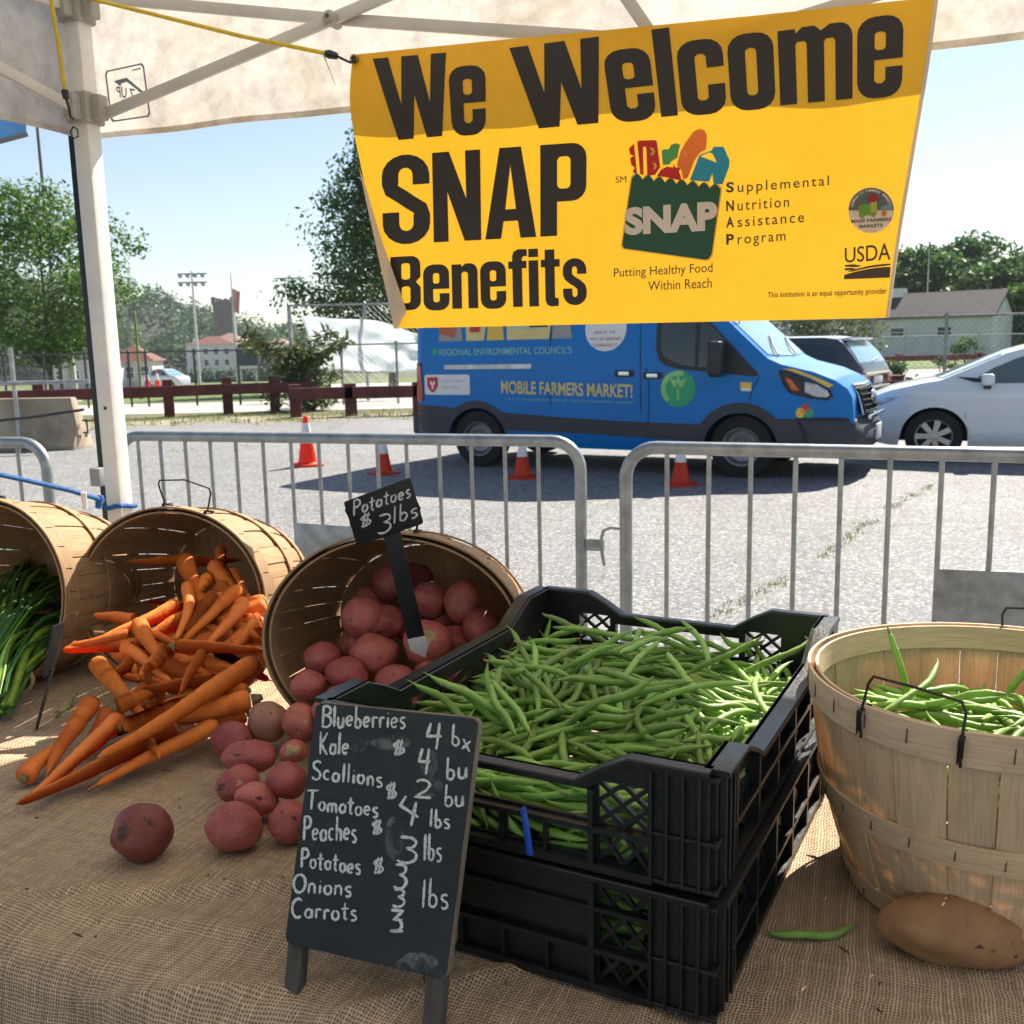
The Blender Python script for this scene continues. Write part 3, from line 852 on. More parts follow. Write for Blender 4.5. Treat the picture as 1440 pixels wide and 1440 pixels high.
class Body:
    """car body: side walls w(s,z) between a bottom line and a top line, wheel arches cut in"""
    def __init__(s, top, bot, wfun, wheels, ar, s0, s1, step=.05):
        s.top, s.bot, s.w, s.wheels, s.ar = top, bot, wfun, wheels, ar
        xs = set()
        x = s0
        while x < s1: xs.add(round(x, 4)); x += step
        xs.add(s1)
        for wc, wz in wheels:
            for k in range(-12, 13): xs.add(round(wc+ar*sin(k/12*pi/2), 4))
        for t in top: xs.add(t[0])
        s.xs = sorted(q for q in xs if s0 <= q <= s1)
        # drop near duplicates
        out = [s.xs[0]]
        for q in s.xs[1:]:
            if q-out[-1] > .004: out.append(q)
        s.xs = out
    def zt(s, x): return lerp_tab(s.top, x)
    def zb(s, x):
        z = lerp_tab(s.bot, x)
        for wc, wz in s.wheels:
            if abs(x-wc) < s.ar: z = max(z, wz+sqrt(s.ar**2-(x-wc)**2))
        return min(z, s.zt(x)-.02)
    def shell(s, nz=22, ny=12, er=.05):
        b = MB()
        cols = []
        for x in s.xs:
            zb, zt = s.zb(x), s.zt(x)
            col = []
            for j in range(nz+1):
                t = j/nz; z = zb+(zt-zb)*t
                col.append((x, s.w(x, z), z))
            cols.append(col)
        n = len(s.xs)
        idx = {}
        def V(p):
            b.v.append(Vector(p)); return len(b.v)-1
        for sg in (1, -1):
            for i in range(n):
                for j in range(nz+1):
                    p = cols[i][j]; idx[(sg, i, j)] = V((p[0], sg*p[1], p[2]))
            for i in range(n-1):
                for j in range(nz):
                    q = (idx[(sg, i, j)], idx[(sg, i+1, j)], idx[(sg, i+1, j+1)], idx[(sg, i, j+1)])
                    b.f.append(q if sg < 0 else q[::-1]); b.m.append(0)
        # top, with a crown
        for i in range(n):
            p = cols[i][nz]
            idx[('t', i, 0)] = idx[(-1, i, nz)]; idx[('t', i, ny)] = idx[(1, i, nz)]
            for k in range(1, ny):
                y = -p[1]+2*p[1]*k/ny
                idx[('t', i, k)] = V((p[0], y, s.ztop(p[0], y)))
        for i in range(n-1):
            for k in range(ny):
                b.f.append((idx[('t', i, k)], idx[('t', i+1, k)], idx[('t', i+1, k+1)], idx[('t', i, k+1)])); b.m.append(0)
        # ends
        for i, fl in ((0, 1), (n-1, 0)):
            ring = [idx[(-1, i, j)] for j in range(nz+1)]+[idx[('t', i, k)] for k in range(1, ny)]+[idx[(1, i, j)] for j in range(nz, -1, -1)]
            b.f.append(tuple(ring if fl else ring[::-1])); b.m.append(0)
        return b
    crown = .03
    def ztop(s, x, y):
        w = max(.05, s.w(x, s.zt(x)))
        return s.zt(x)+s.crown*(1-(y/w)**2)**.8 if abs(y) < w else s.zt(x)
    def patch(s, poly, off, side=-1, step=.07, vs_fs=None, thick=0.):
        """a flat outline [(s,z)] laid on the side wall, standing off it"""
        vs, fs = vs_fs or curve_mesh([poly])
        vs, fs = cut_flat(vs, fs, step, 2)
        b = MB()
        b.add([(x, side*(s.w(x, z)+off), z) for x, z in vs], fs)
        return b
    def toppatch(s, poly, off, step=.07):
        vs, fs = curve_mesh([poly]); vs, fs = cut_flat(vs, fs, step, 2)
        b = MB(); b.add([(x, y, s.ztop(x, y)+off) for x, y in vs], fs)
        return b
def wheel(root, c, R, rimR, wdt, side, spokes=7, rimm=None, hub=True, steel=False):
    """c: wheel centre (outer face at side*); tyre is the part, rim its sub-part"""
    M = Matrix.Translation(c) @ Matrix.Rotation(pi/2*(-side), 4, 'X')   # local z towards the outside
    b = MB()
    b.lathe([(rimR*.98, -wdt), (R*.95, -wdt), (R, -wdt*.85), (R, -wdt*.15), (R*.955, -.01), (rimR*1.06, 0.), (rimR*.98, -.012), (rimR*.95, -.05), (rimR*.9, -wdt)], 40, M=M, mi=0)
    t = b.build("wheel", m_tyre, root)
    r = MB()
    r.lathe([(rimR*1.0, -.012), (rimR*.99, -.006), (rimR*.93, -.012), (rimR*.9, -.06), (rimR*.88, -.09)], 40, M=M)
    if steel:
        r.lathe([(rimR*.9, -.07), (rimR*.72, -.045), (rimR*.6, -.05), (rimR*.42, -.07), (rimR*.30, -.03), (rimR*.22, -.012), (rimR*.02, -.008)], 40, M=M)
        for k in range(8):
            a = 2*pi*k/8
            r.lathe([(rimR*.045, -.03), (rimR*.045, -.015), (.001, -.012)], 8, M=M @ Matrix.Translation((rimR*.30*cos(a), rimR*.30*sin(a), -.012)))
    else:
        for k in range(spokes):
            a = 2*pi*k/spokes
            Mk = M @ Matrix.Rotation(a, 4, 'Z')
            r.add([(rimR*.12, -rimR*.12, -.02), (rimR*.12, rimR*.12, -.02), (rimR*.93, rimR*.17, -.02), (rimR*.93, -rimR*.17, -.02),
                   (rimR*.12, -rimR*.12, -.07), (rimR*.12, rimR*.12, -.07), (rimR*.93, rimR*.17, -.07), (rimR*.93, -rimR*.17, -.07)],
                  [(0, 1, 2, 3), (0, 1, 5, 4), (1, 2, 6, 5), (2, 3, 7, 6), (3, 0, 4, 7)], M=Mk)
        r.lathe([(rimR*.26, -.03), (rimR*.22, -.012), (.001, -.008)], 20, M=M)
    r.build("rim", rimm or m_rim, t)
    d = MB(); d.lathe([(rimR*.9, -.085), (.001, -.085)], 24, M=M); d.build("brake_disc", m_dark_in, t)
    return t
# ---- the blue van
m_vanblue = mat("van_blue_paint", (.0, .17, .53), .30, var=.05, vscale=1.2, spec=.22, coat=.10, rvar=.04)
m_vanclad = mat("van_dark_cladding", (.03, .036, .046), .55, var=.12, vscale=3)
m_cream = mat("cream_vinyl", (.72, .58, .22), .5, var=.06)
m_mint = mat("mint_vinyl", (.25, .55, .50), .5, var=.06)
m_white_v = mat("white_vinyl", (.78, .78, .78), .5, var=.05)
m_green_v = mat("green_vinyl", (.02, .36, .16), .5, var=.06)
m_red_v = mat("red_vinyl", (.55, .03, .04), .5, var=.06)
m_grey_v = mat("grey_vinyl", (.33, .32, .30), .5, var=.1)
m_yel_v = mat("yellow_vinyl", (.80, .52, .06), .5, var=.06)
m_txt_red = mat("rust_vinyl", (.45, .12, .06), .5, var=.05)
VP0 = Vector((-.415, 12.378, 0)); VD = Vector((.883, -.469, 0)); VN = Vector((.469, .883, 0))
VW = 1.0
van = empty("delivery_van", VP0+VN*VW, atan2(VD.y, VD.x), "bright blue high roofed market van with lettering and dark lower cladding, parked behind the cones", "van")
vtop = [(-.88, 2.38), (-.80, 2.50), (-.5, 2.56), (2.0, 2.56), (2.25, 2.5), (2.5, 2.3), (3.58, 1.30), (3.72, 1.235), (4.05, 1.15), (4.26, 1.06), (4.38, .97), (4.43, .88), (4.47, .72), (4.50, .60), (4.50, .50), (4.47, .40)]
vtop.sort()
vbot = [(-.88, .42), (-.6, .36), (.45, .28), (3.0, .26), (4.2, .26), (4.47, .30)]
def vw(s, z):
    w = VW
    if z > 1.05: w -= .17*((z-1.05)/1.5)**1.6
    if z < .45: w -= .05*((.45-z)/.2)**2
    if s > 3.35: w -= .24*((s-3.35)/1.15)**2
    if s < -.75: w -= .05*((-.75-s)/.13)**2
    return w
VB = Body(vtop, vbot, vw, [(0, .33), (3.3, .31)], .41, -.88, 4.50)
VB.shell(26).build("body", m_vanblue, van, ang=32)
def vpart(name, poly, off, m, side=-1, parent=None, solid=0., step=.08):
    return VB.patch(poly, off, side, step).build(name, m, parent or van, solid=solid, ang=60)
def arcpts(cx, cz, r, a0, a1, n=16): return [(cx+r*cos(a0+(a1-a0)*i/n), cz+r*sin(a0+(a1-a0)*i/n)) for i in range(n+1)]
for sd in (-1, 1):
    # lower cladding with wheel arches
    poly = [(-.86, .44)]+[(-.405, .36)]+arcpts(0, .33, .415, pi-.08, .12)+[(.42, .47), (1.26, .46), (2.0, .43), (2.9, .40)]+arcpts(3.3, .31, .415, pi-.2, .12)+[(3.75, .30), (4.4, .31), (4.49, .42), (4.47, .60), (4.2, .655), (3.86, .66)]+arcpts(3.3, .31, .52, .72, pi-.75)+[(2.85, .585), (2.0, .605), (1.26, .635), (.5, .68)]+arcpts(0, .33, .50, .82, pi-.92)+[(-.4, .745), (-.87, .78)]
    vpart("lower_cladding", poly, .012, m_vanclad, sd, step=.06)
b = MB()
BP = [(3.98, -.955), (4.18, -.925), (4.36, -.88), (4.48, -.82), (4.545, -.72), (4.575, -.5), (4.585, -.2), (4.585, .2), (4.575, .5), (4.545, .72), (4.48, .82), (4.36, .88), (4.18, .925), (3.98, .955)]
def bpx(u, v):
    q = tabxy_(BP, u); k = 1-.022*(1-sin(pi*min(1, v*1.1))); return (q[0]*k+.0, q[1]*(1-.02*(1-v)), .265+.365*v+(.03*(abs(q[1])/.95)**2 if v > .5 else 0))
def tabxy_(tab, t):
    n = len(tab)-1; i = min(n-1, int(t*n)); f = t*n-i
    return tuple(tab[i][k]+(tab[i+1][k]-tab[i][k])*f for k in (0, 1))
b.grid(bpx, 39, 8)
b.grid(lambda u, v: (lambda q: (q[0]-.14*v, q[1]*(1-.10*v), q[2]+.012*v))(bpx(u, 1)), 39, 2); b.build("front_bumper", m_vanclad, van, solid=.02, ang=50)
b = MB(); b.box((-.92, 0, .52), (.16, 1.86, .26)); b.build("rear_bumper", m_vanclad, van, bevel=.04, seg=3)
b = MB(); b.box((4.57, 0, .655), (.04, 1.05, .045)); b.build("bumper_lip", m_chrome, van, bevel=.012)
# underside and wheel housings
b = MB(); b.box((1.8, 0, .42), (5.0, 1.3, .30)); b.build("underbody", m_dark_in, van)
for sd in (-1, 1):
    wheel(van, (0, sd*.975, .355), .355, .215, .24, sd, steel=True, rimm=mat("steel_wheel", (.30, .31, .32), .4, metal=.5) if "steel_wheel" not in MATS else MATS["steel_wheel"])
    wheel(van, (3.3, sd*.95, .34), .355, .215, .24, sd, steel=True, rimm=MATS["steel_wheel"])
# glass
wpoly = [(2.34, 1.80), (2.335, 1.42), (2.37, 1.30), (2.45, 1.235), (2.60, 1.195), (3.10, 1.145), (3.46, 1.105), (3.50, 1.13), (2.82, 1.84), (2.6, 1.92), (2.42, 1.90)]
for sd in (-1, 1):
    so = vpart("window_surround", wpoly, .006, m_blackpl, sd)
    ins = [(2.40, 1.80), (2.395, 1.44), (2.43, 1.335), (2.62, 1.245), (2.79, 1.222), (2.79, 1.80), (2.6, 1.86)]
    in2 = [(2.83, 1.22), (3.12, 1.19), (3.12, 1.50), (2.85, 1.77)]
    g = vpart("side_window", ins, .012, m_glass, sd); vpart("quarter_glass", in2, .012, m_glass, sd)
WS = [(2.56, -.70), (3.0, -.80), (3.55, -.86), (3.60, -.6), (3.64, 0), (3.60, .6), (3.55, .86), (3.0, .80), (2.56, .70), (2.52, 0)]
m_screen = mat("windscreen_glass", (.22, .40, .46), .06, var=.1, vscale=2, spec=.9, coat=.8)
VB.toppatch(WS, .010).build("windscreen", m_screen, van, ang=60)
for (y0, y1) in ((-.75, -.05), (.1, .75)):
    b = MB(); b.tube([(3.62, y0+.1, VB.ztop(3.62, y0+.1)+.03), (3.5, (y0+y1)/2, VB.ztop(3.5, (y0+y1)/2)+.035), (3.38, y1, VB.ztop(3.38, y1)+.03)], .011, 5); b.build("wiper", m_blackpl, van)
# mirror
for sd in (-1, 1):
    b = MB(); y = sd*(vw(3.1, 1.3)+.14)
    b.box((3.07, y, 1.31), (.15, .22, .36)); b.box((3.07, y, 1.16), (.13, .20, .10))
    mo = b.build("wing_mirror", m_blackpl, van, bevel=.035, seg=3)
    b = MB(); b.bar((3.12, sd*(vw(3.1, 1.2)), 1.20), (3.08, y, 1.20), .08, .06); b.build("mirror_arm", m_blackpl, mo)
# headlights: dark lens with a clear lamp and an amber wedge
hl = [(3.70, 1.175), (3.80, 1.165), (4.02, 1.07), (4.22, .965), (4.25, .90), (4.20, .85), (4.0, .88), (3.82, .93), (3.75, 1.02)]
for sd in (-1, 1):
    o = vpart("headlight", hl, .012, m_blackpl, sd, solid=.006, step=.05)
    VB.patch([(3.97, 1.05), (4.09, 1.02), (4.19, .955), (4.215, .905), (4.18, .88), (4.06, .895), (3.97, .94)], .020, sd, .05).build("lamp", m_lampglass, o, solid=.004)
    VB.patch([(3.77, 1.10), (3.83, 1.08), (3.92, .955), (3.84, .96)], .020, sd, .05).build("indicator", m_amber, o, solid=.004)
    vpart("decal", [(3.73, 1.19), (3.86, 1.185), (4.10, 1.085), (4.25, 1.01), (4.20, .985), (4.02, 1.09), (3.80, 1.172)], .008, m_yel_v, sd, step=.05)
    vpart("tail_lamp", [(-.875, 1.30), (-.80, 1.30), (-.77, 1.0), (-.77, .82), (-.87, .82)], .014, m_redlamp, sd, solid=.01, step=.05)
# grille on the nose
b = MB()
def nose(z, y): # the nose face: x at height z
    return lerp_tab([(.45, 4.52), (.60, 4.505), (.72, 4.475), (.88, 4.435), (.97, 4.39), (1.06, 4.27)], z)-.10*(abs(y)/.75)**2
b.grid(lambda u, v: (nose(.68+.31*v, -.5+u)+.05, -.50+1.0*u, .68+.31*v), 14, 6); gr = b.build("grille", m_blackpl, van, solid=.03)
b = MB()
for k in range(5):
    z = .715+k*.058; b.tube([(nose(z, y)+.075, y, z) for y in [-.46+.92*i/10 for i in range(11)]], .008, 5)
for k in range(13):
    y = -.45+.9*k/12; b.tube([(nose(z, y)+.072, y, z) for z in (.70, .78, .87, .97)], .006, 5)
b.build("grille_bar", m_dark_in, gr)
b = MB(); b.tube([(nose(.99, y)+.07, y, .995) for y in [-.52+1.04*i/12 for i in range(13)]], .016, 6); b.tube([(nose(z, -.52)+.065, -.52, z) for z in (.68, .8, .9, .995)], .012, 6); b.build("grille_trim", m_chrome, gr)
b = MB(); b.lathe([(.0, .03), (.06, .028), (.085, .012), (.09, 0)], 24, M=Matrix.Translation((nose(.86, 0)+.085, 0, .86)) @ Matrix.Rotation(pi/2, 4, 'Y') @ Matrix.Diagonal((.8, 1.35, 1, 1))); b.build("badge", m_chrome, gr)
b = MB(); b.box((4.60, -.02, .47), (.02, .32, .17)); b.build("number_plate", m_plate, van, bevel=.004)
# seams, rails, handles
def seam(pts, name="door_seam"):
    for sd in (-1,):
        b = MB(); b.tube([(x, sd*(vw(x, z)+.002), z) for x, z in pts], .006, 4); b.build(name, m_dark_in, van)
seam([(2.16, .30), (2.16, .8), (2.15, 1.3), (2.14, 1.9), (2.14, 2.3)])
seam([(1.02, .30), (1.02, .9), (1.02, 1.6), (1.02, 2.3)])
seam([(3.50, 1.1), (3.42, .95), (3.40, .84)])
seam([(2.22, 1.22), (2.26, 1.0), (2.24, .4)])
b = MB()
z0 = 1.245
b.add([(x, -(vw(x, z)+o), z) for x in (-.44, .78) for z, o in ((z0-.03, .002), (z0-.03, .022), (z0+.025, .022), (z0+.025, .002))], [(0, 1, 5, 4), (1, 2, 6, 5), (2, 3, 7, 6), (0, 1, 2, 3), (4, 5, 6, 7)])
b.build("slide_rail", mat("rail_silver", (.62, .64, .66), .4, metal=.3), van)
for x, z in ((1.96, 1.15), (2.30, 1.125)):
    b = MB(); b.box((x, -(vw(x, z)+.004), z), (.23, .02, .075)); h = b.build("door_handle", m_blackpl, van, bevel=.01)
    b = MB(); b.box((x, -(vw(x, z)+.022), z), (.13, .02, .05)); b.build("handle_grip", m_chrome, h, bevel=.012)
# lettering and emblems on the side
def vtext(txt, x0, z0, x1, z1, m, name="lettering", offset=.012, sp=1.05, off=.005, tilt=0.):
    vs, fs = curve_mesh(text=txt, size=1, offset=offset, spacing=sp)
    vs = fit(vs, x0, z0, x1, z1)
    vs = [(x, z+tilt*(x-x0)) for x, z in vs]
    VB.patch(None, off, -1, .12, (vs, fs)).build(name, m, van, smooth=False, recalc=False)
vtext("REGIONAL ENVIRONMENTAL COUNCIL'S", -.52, 1.385, 1.30, 1.47, m_mint, offset=.01, sp=1.0)
vtext("MOBILE FARMERS MARKET!", .36, .92, 2.06, 1.075, m_cream, offset=.02, sp=1.0, tilt=-.028)
vtext("FOR A LIST OF NEIGHBORHOOD STOPS, VISIT:  WWW.RECWORCESTER.ORG  508-799-9139", .42, .835, 2.07, .865, m_mint, offset=.0, sp=1.0, tilt=-.02)
# big letters cut by the banner's lower edge: foot of a row of patterned capitals
for i, (xa, xb, m) in enumerate(((-.53, -.18, m_grey_v), (-.13, .12, m_cream), (.16, .40, m_yel_v), (.44, 1.0, m_cream), (1.04, 1.30, m_grey_v))):
    sk = .05 if i % 2 else -.05
    vpart("big_letter", [(xa, 1.56), (xb, 1.56), (xb+sk, 1.90), (xa-sk*.5, 1.90)], .005, m)
vpart("big_letter_stem", [(-.53, 1.66), (-.30, 1.60), (-.22, 1.90), (-.6, 1.90)], .008, m_txt_red)
vpart("big_letter_stem", [(-.08, 1.66), (.06, 1.66), (.08, 1.90), (-.1, 1.90)], .008, m_red_v)
vpart("big_letter_stem", [(.5, 1.68), (.92, 1.68), (.94, 1.90), (.48, 1.90)], .008, mat("pale_green_vinyl", (.50, .62, .40), .5))
vpart("big_letter_stem", [(.74, 1.70), (.98, 1.70), (.98, 1.90), (.74, 1.90)], .010, m_blackpl)
vpart("round_emblem", circ(1.72, 1.66, .255, 40), .005, m_white_v)
for k, (t, hw) in enumerate((("PAY IT", .13), ("PAY AS GRAND", .19), ("CURRENCY", .15))):
    vtext(t, 1.72-hw, 1.60-k*.072, 1.72+hw, 1.635-k*.072, m_txt_red, off=.008, offset=.01)
vpart("sticker", [(-.72, .90)]+[(-.10, .90), (-.08, .92), (-.08, 1.13), (-.10, 1.15), (-.72, 1.15), (-.74, 1.13), (-.74, .92)], .005, m_white_v)
vpart("shield", [(-.70, 1.12), (-.54, 1.12), (-.54, 1.01), (-.58, .95), (-.62, .925), (-.66, .95), (-.70, 1.01)], .008, m_red_v)
vpart("shield_mark", [(-.655, 1.08), (-.62, 1.05), (-.585, 1.08), (-.585, 1.03), (-.605, 1.02), (-.605, .97), (-.635, .97), (-.635, 1.02), (-.655, 1.03)], .011, m_white_v)
vtext("Harvard Pilgrim", -.48, 1.045, -.13, 1.09, m_grey_v, offset=0); vtext("HealthCare", -.48, .975, -.22, 1.015, m_grey_v, offset=0)
vpart("leaf_disc", circ(2.60, .98, .205, 40), .005, m_green_v)
mm = mat("lime_vinyl", (.30, .62, .22), .5)
ring = [circ(2.60, .98, .20, 36), circ(2.60, .98, .155, 36)]
vs, fs = curve_mesh([arcpts(2.60, .98, .198, 1.2, 4.0, 20)+arcpts(2.60, .98, .145, 4.0, 1.2, 20)]); VB.patch(None, .008, -1, .1, (vs, fs)).build("ring_mark", mm, van, smooth=False)
for rot in (-.7, 0, .7):
    vs = [(2.60+q*cos(rot+pi/2)+w*cos(rot), .99+q*sin(rot+pi/2)+w*sin(rot)) for q, w in ((-.02, 0), (.05, .035), (.15, 0), (.05, -.035))]
    vpart("leaf_mark", vs, .009, mm, step=.3)
vpart("leaf_mark", [(2.585, .86), (2.615, .86), (2.61, 1.0), (2.59, 1.0)], .009, mm, step=.3)
vpart("emblem_dot", circ(-.585, 1.435, .045, 16), .006, m_green_v)
vpart("fuel_sticker", [(3.30, .955), (3.42, .95), (3.42, 1.045), (3.30, 1.05)], .006, m_yel_v); vpart("fuel_sticker_strip", [(3.31, .96), (3.41, .955), (3.41, .985), (3.31, .99)], .009, m_white_v)
for x, z, m in ((3.98, .76, m_red_v), (3.93, .72, m_yel_v), (4.02, .715, m_green_v)): vpart("decal", circ(x, z, .045, 10, .06), .008, m)
b = MB(); b.tube([(3.2, -.72, VB.ztop(3.2, -.72)), (3.24, -.74, VB.ztop(3.2, -.72)+.5)], .006, 5); b.build("antenna", m_blackpl, van)
# seats seen through the glass
for y in (-.55, .45):
    b = MB(); b.box((2.45, y, .95), (.5, .5, .16)); b.box((2.22, y, 1.28), (.16, .48, .62), M=None); b.box((2.2, y, 1.66), (.12, .26, .18)); b.build("seat", mat("seat_grey", (.30, .31, .32), .8) if "seat_grey" not in MATS else MATS["seat_grey"], van, bevel=.05)
# ---- saloon cars
def saloon(name, loc, rz, label, paint, top, bot, wheels, R, W, s0, s1, glass_side, screen, ar=None, rear_glass=None, nosep=1.1, spokes=7, rear_round=.5, group=None, parts=None):
    root = empty(name, loc, rz, label, "car", group)
    ws0, ws1 = wheels
    belt = .86
    def w(s, z):
        q = W
        if z > belt: q -= .30*((z-belt)/.62)**1.25*W
        if z < .40: q -= .06*((.40-z)/.2)**2
        if s > s1-nosep: q -= .40*W*((s-(s1-nosep))/nosep)**2.6
        if s < s0+rear_round: q -= .22*W*((s0+rear_round-s)/rear_round)**2.4
        return q
    B = Body(top, bot, w, [(ws0, R-.01), (ws1, R-.01)], ar or R+.05, s0, s1)
    B.shell(22).build("body", paint, root, ang=40)
    b = MB(); b.box(((s0+s1)/2, 0, .42), ((s1-s0)*.86, W*1.45, .34)); b.build("underbody", m_dark_in, root)
    for wc in (ws0, ws1):
        for sd in (-1, 1): wheel(root, (wc, sd*(W-.015), R), R, R*.66, .2, sd, spokes=spokes)
    for sd in (-1, 1):
        for poly in glass_side: B.patch(poly, .006, sd, .06).build("side_window", m_glass, root, ang=60)
    B.toppatch(screen, .008).build("windscreen", m_screen, root, ang=60)
    if rear_glass: B.toppatch(rear_glass, .008).build("rear_window", m_screen, root, ang=60)
    return root, B, w
m_carwhite = mat("white_car_paint", (.74, .76, .80), .22, var=.03, coat=.7, rvar=.03)
m_cardark = mat("dark_grey_car_paint", (.045, .05, .055), .25, var=.05, coat=.6, rvar=.03)
m_carsilver = mat("silver_car_paint", (.50, .54, .57), .25, metal=.3, var=.04, coat=.6, rvar=.03)
# near white car: front left side shows, nose to the left
stop = [(-3.6, .92), (-3.45, .98), (-2.9, 1.06), (-2.2, 1.36), (-1.6, 1.455), (-1.1, 1.44), (-.75, 1.34), (-.05, 1.02), (.15, .985), (.5, .90), (.72, .80), (.84, .70), (.90, .60), (.92, .45), (.90, .30)]
stop.sort()
sbot = [(-3.6, .36), (-3.2, .22), (.5, .20), (.92, .28)]
gs = [[(-.42, 1.03), (-.60, 1.16), (-.86, 1.28), (-1.15, 1.37), (-1.18, .985), (-.62, .98)], [(-1.24, .985), (-1.22, 1.375), (-1.6, 1.40), (-2.1, 1.32), (-2.3, 1.02)]]
wp = PD(1313, 609, 11.9)
hd = Vector((-.93, .37, 0)).normalized()
W = .89
# visible side is the car's left side (+y local): put the root on the centre line
side_left = Vector((-hd.y, hd.x, 0))
if side_left.y > 0: sd_vis = -1
loc = Vector((wp.x, wp.y, 0)) - side_left*(W-.05)
car, CB, cw = saloon("parked_car", loc, atan2(hd.y, hd.x), "white compact car cut by the right edge, nose to the van", m_carwhite, stop, sbot, (-2.65, 0), .325, W, -3.6, .92, gs,
      [(-.70, -.62), (-.08, -.70), (-.02, -.35), (0, 0), (-.02, .35), (-.08, .70), (-.70, .62), (-.74, 0)], nosep=1.0)
car.scale = (1, 1, .955)
for sd in (-1, 1):
    o = CB.patch([(.86, .66), (.80, .72), (.55, .80), (.40, .82), (.52, .76), (.62, .71), (.80, .63)], .012, sd, .05).build("headlight", m_lampglass, car, solid=.006)
    CB.patch([(.70, .70), (.60, .735), (.62, .72), (.72, .675)], .02, sd, .05).build("indicator", m_amber, o)
    CB.patch([(-.22, 1.06), (-.40, 1.0), (-.60, .985), (-.42, 1.05)], .008, sd, .05).build("mirror_corner", m_blackpl, car)
    b = MB(); y = sd*(cw(-.55, 1.0)+.10); b.box((-.55, y, 1.03), (.14, .20, .14)); mo = b.build("wing_mirror", m_carwhite, car, bevel=.04, seg=3)
    b = MB(); b.bar((-.55, sd*cw(-.55, .95), .94), (-.55, y, .97), .08, .06); b.build("mirror_arm", m_blackpl, mo)
    for pts in ([(-.36, .28), (-.33, .6), (-.40, .98)], [(-1.22, .28), (-1.2, .98)]):
        b = MB(); b.tube([(x, sd*(cw(x, z)+.001), z) for x, z in pts], .004, 4); b.build("door_seam", m_dark_in, car)
b = MB(); b.box((.86, 0, .38), (.1, 1.1, .22)); b.build("lower_grille", m_blackpl, car, bevel=.03)
# dark wagon behind the van, rear to the right
wtop = [(-.95, .98), (-.90, 1.06), (-.78, 1.24), (-.62, 1.41), (-.55, 1.455), (-.3, 1.49), (1.4, 1.50), (2.0, 1.40), (2.7, 1.05), (3.6, .92), (3.75, .6), (3.76, .4)]
wbot = [(-.95, .42), (-.7, .30), (3.4, .28), (3.76, .34)]
hd = Vector((-.80, .60, 0)).normalized()
rr_ = PD(1214, 560, 15.6)
loc = Vector((rr_.x, rr_.y, 0))+hd*.95+Vector((hd.y, -hd.x, 0))*0.62
suv, SB, sw = saloon("parked_wagon", loc, atan2(hd.y, hd.x), "dark grey wagon with a pale roof showing behind the van's bonnet", m_cardark, wtop, wbot, (0, 2.75), .34, .90, -.95, 3.76,
      [[(-.50, 1.36), (-.58, 1.12), (.1, 1.02), (1.0, 1.0), (1.0, 1.40), (.2, 1.43)], [(1.06, 1.0), (1.06, 1.40), (1.5, 1.38), (2.2, 1.05)]],
      [(1.7, -.55), (2.5, -.62), (2.55, 0), (2.5, .62), (1.7, .55)], rear_glass=[(-.63, -.55), (-.88, -.66), (-.90, 0), (-.88, .66), (-.63, .55), (-.61, 0)], rear_round=.35)
b = MB(); SBp = SB.toppatch([(-.52, -.6), (1.5, -.58), (1.6, 0), (1.5, .58), (-.52, .6)], .012); SBp.build("roof_panel", m_carsilver, suv)
b = MB(); b.box((-.60, 0, 1.47), (.22, 1.1, .035)); b.build("spoiler", m_carsilver, suv, bevel=.012)
for z, hh, m in ((.93, .05, m_chrome), (.72, .035, m_chrome), (.60, .035, m_chrome)):
    b = MB(); b.box((-.97, 0, z), (.05, 1.25, hh)); b.build("chrome_strip", m, suv, bevel=.01)
for sd in (-1, 1):
    b = MB(); b.box((-.94, sd*.66, .86), (.08, .24, .14)); b.build("tail_lamp", m_redlamp, suv, bevel=.02)
b = MB(); b.box((-.975, 0, .83), (.03, .42, .11)); b.build("number_plate", m_plate, suv, bevel=.004)
b = MB(); b.box((-.93, 0, .46), (.16, 1.5, .22)); b.build("rear_bumper", m_blackpl, suv, bevel=.05)
b = MB(); b.tube([(-.89, .05, 1.12), (-.87, -.3, 1.17)], .012, 5); b.build("wiper", m_blackpl, suv)
b = MB(); b.tube([(-.2, 0, 1.5), (-.45, 0, 1.78)], .008, 5); b.build("antenna", m_blackpl, suv)
# far white car on the field road
ftop = [(-3.6, .92), (-3.45, 1.0), (-2.9, 1.08), (-2.2, 1.38), (-1.6, 1.455), (-1.1, 1.44), (-.75, 1.34), (-.05, 1.0), (.5, .90), (.84, .70), (.92, .45), (.93, .30)]
p = on_ground(252, 73); hd = Vector((.93, -.37, 0)).normalized()
far, FB, fw = saloon("parked_car", p, atan2(hd.y, hd.x), "small distant white car on the pale road beyond the red rail fence", m_carsilver, ftop, sbot, (-2.65, 0), .33, .9, -3.6, .93, gs,
      [(-.70, -.62), (-.08, -.70), (0, 0), (-.08, .70), (-.70, .62)])
far.scale = (.78, .9, 1.0)

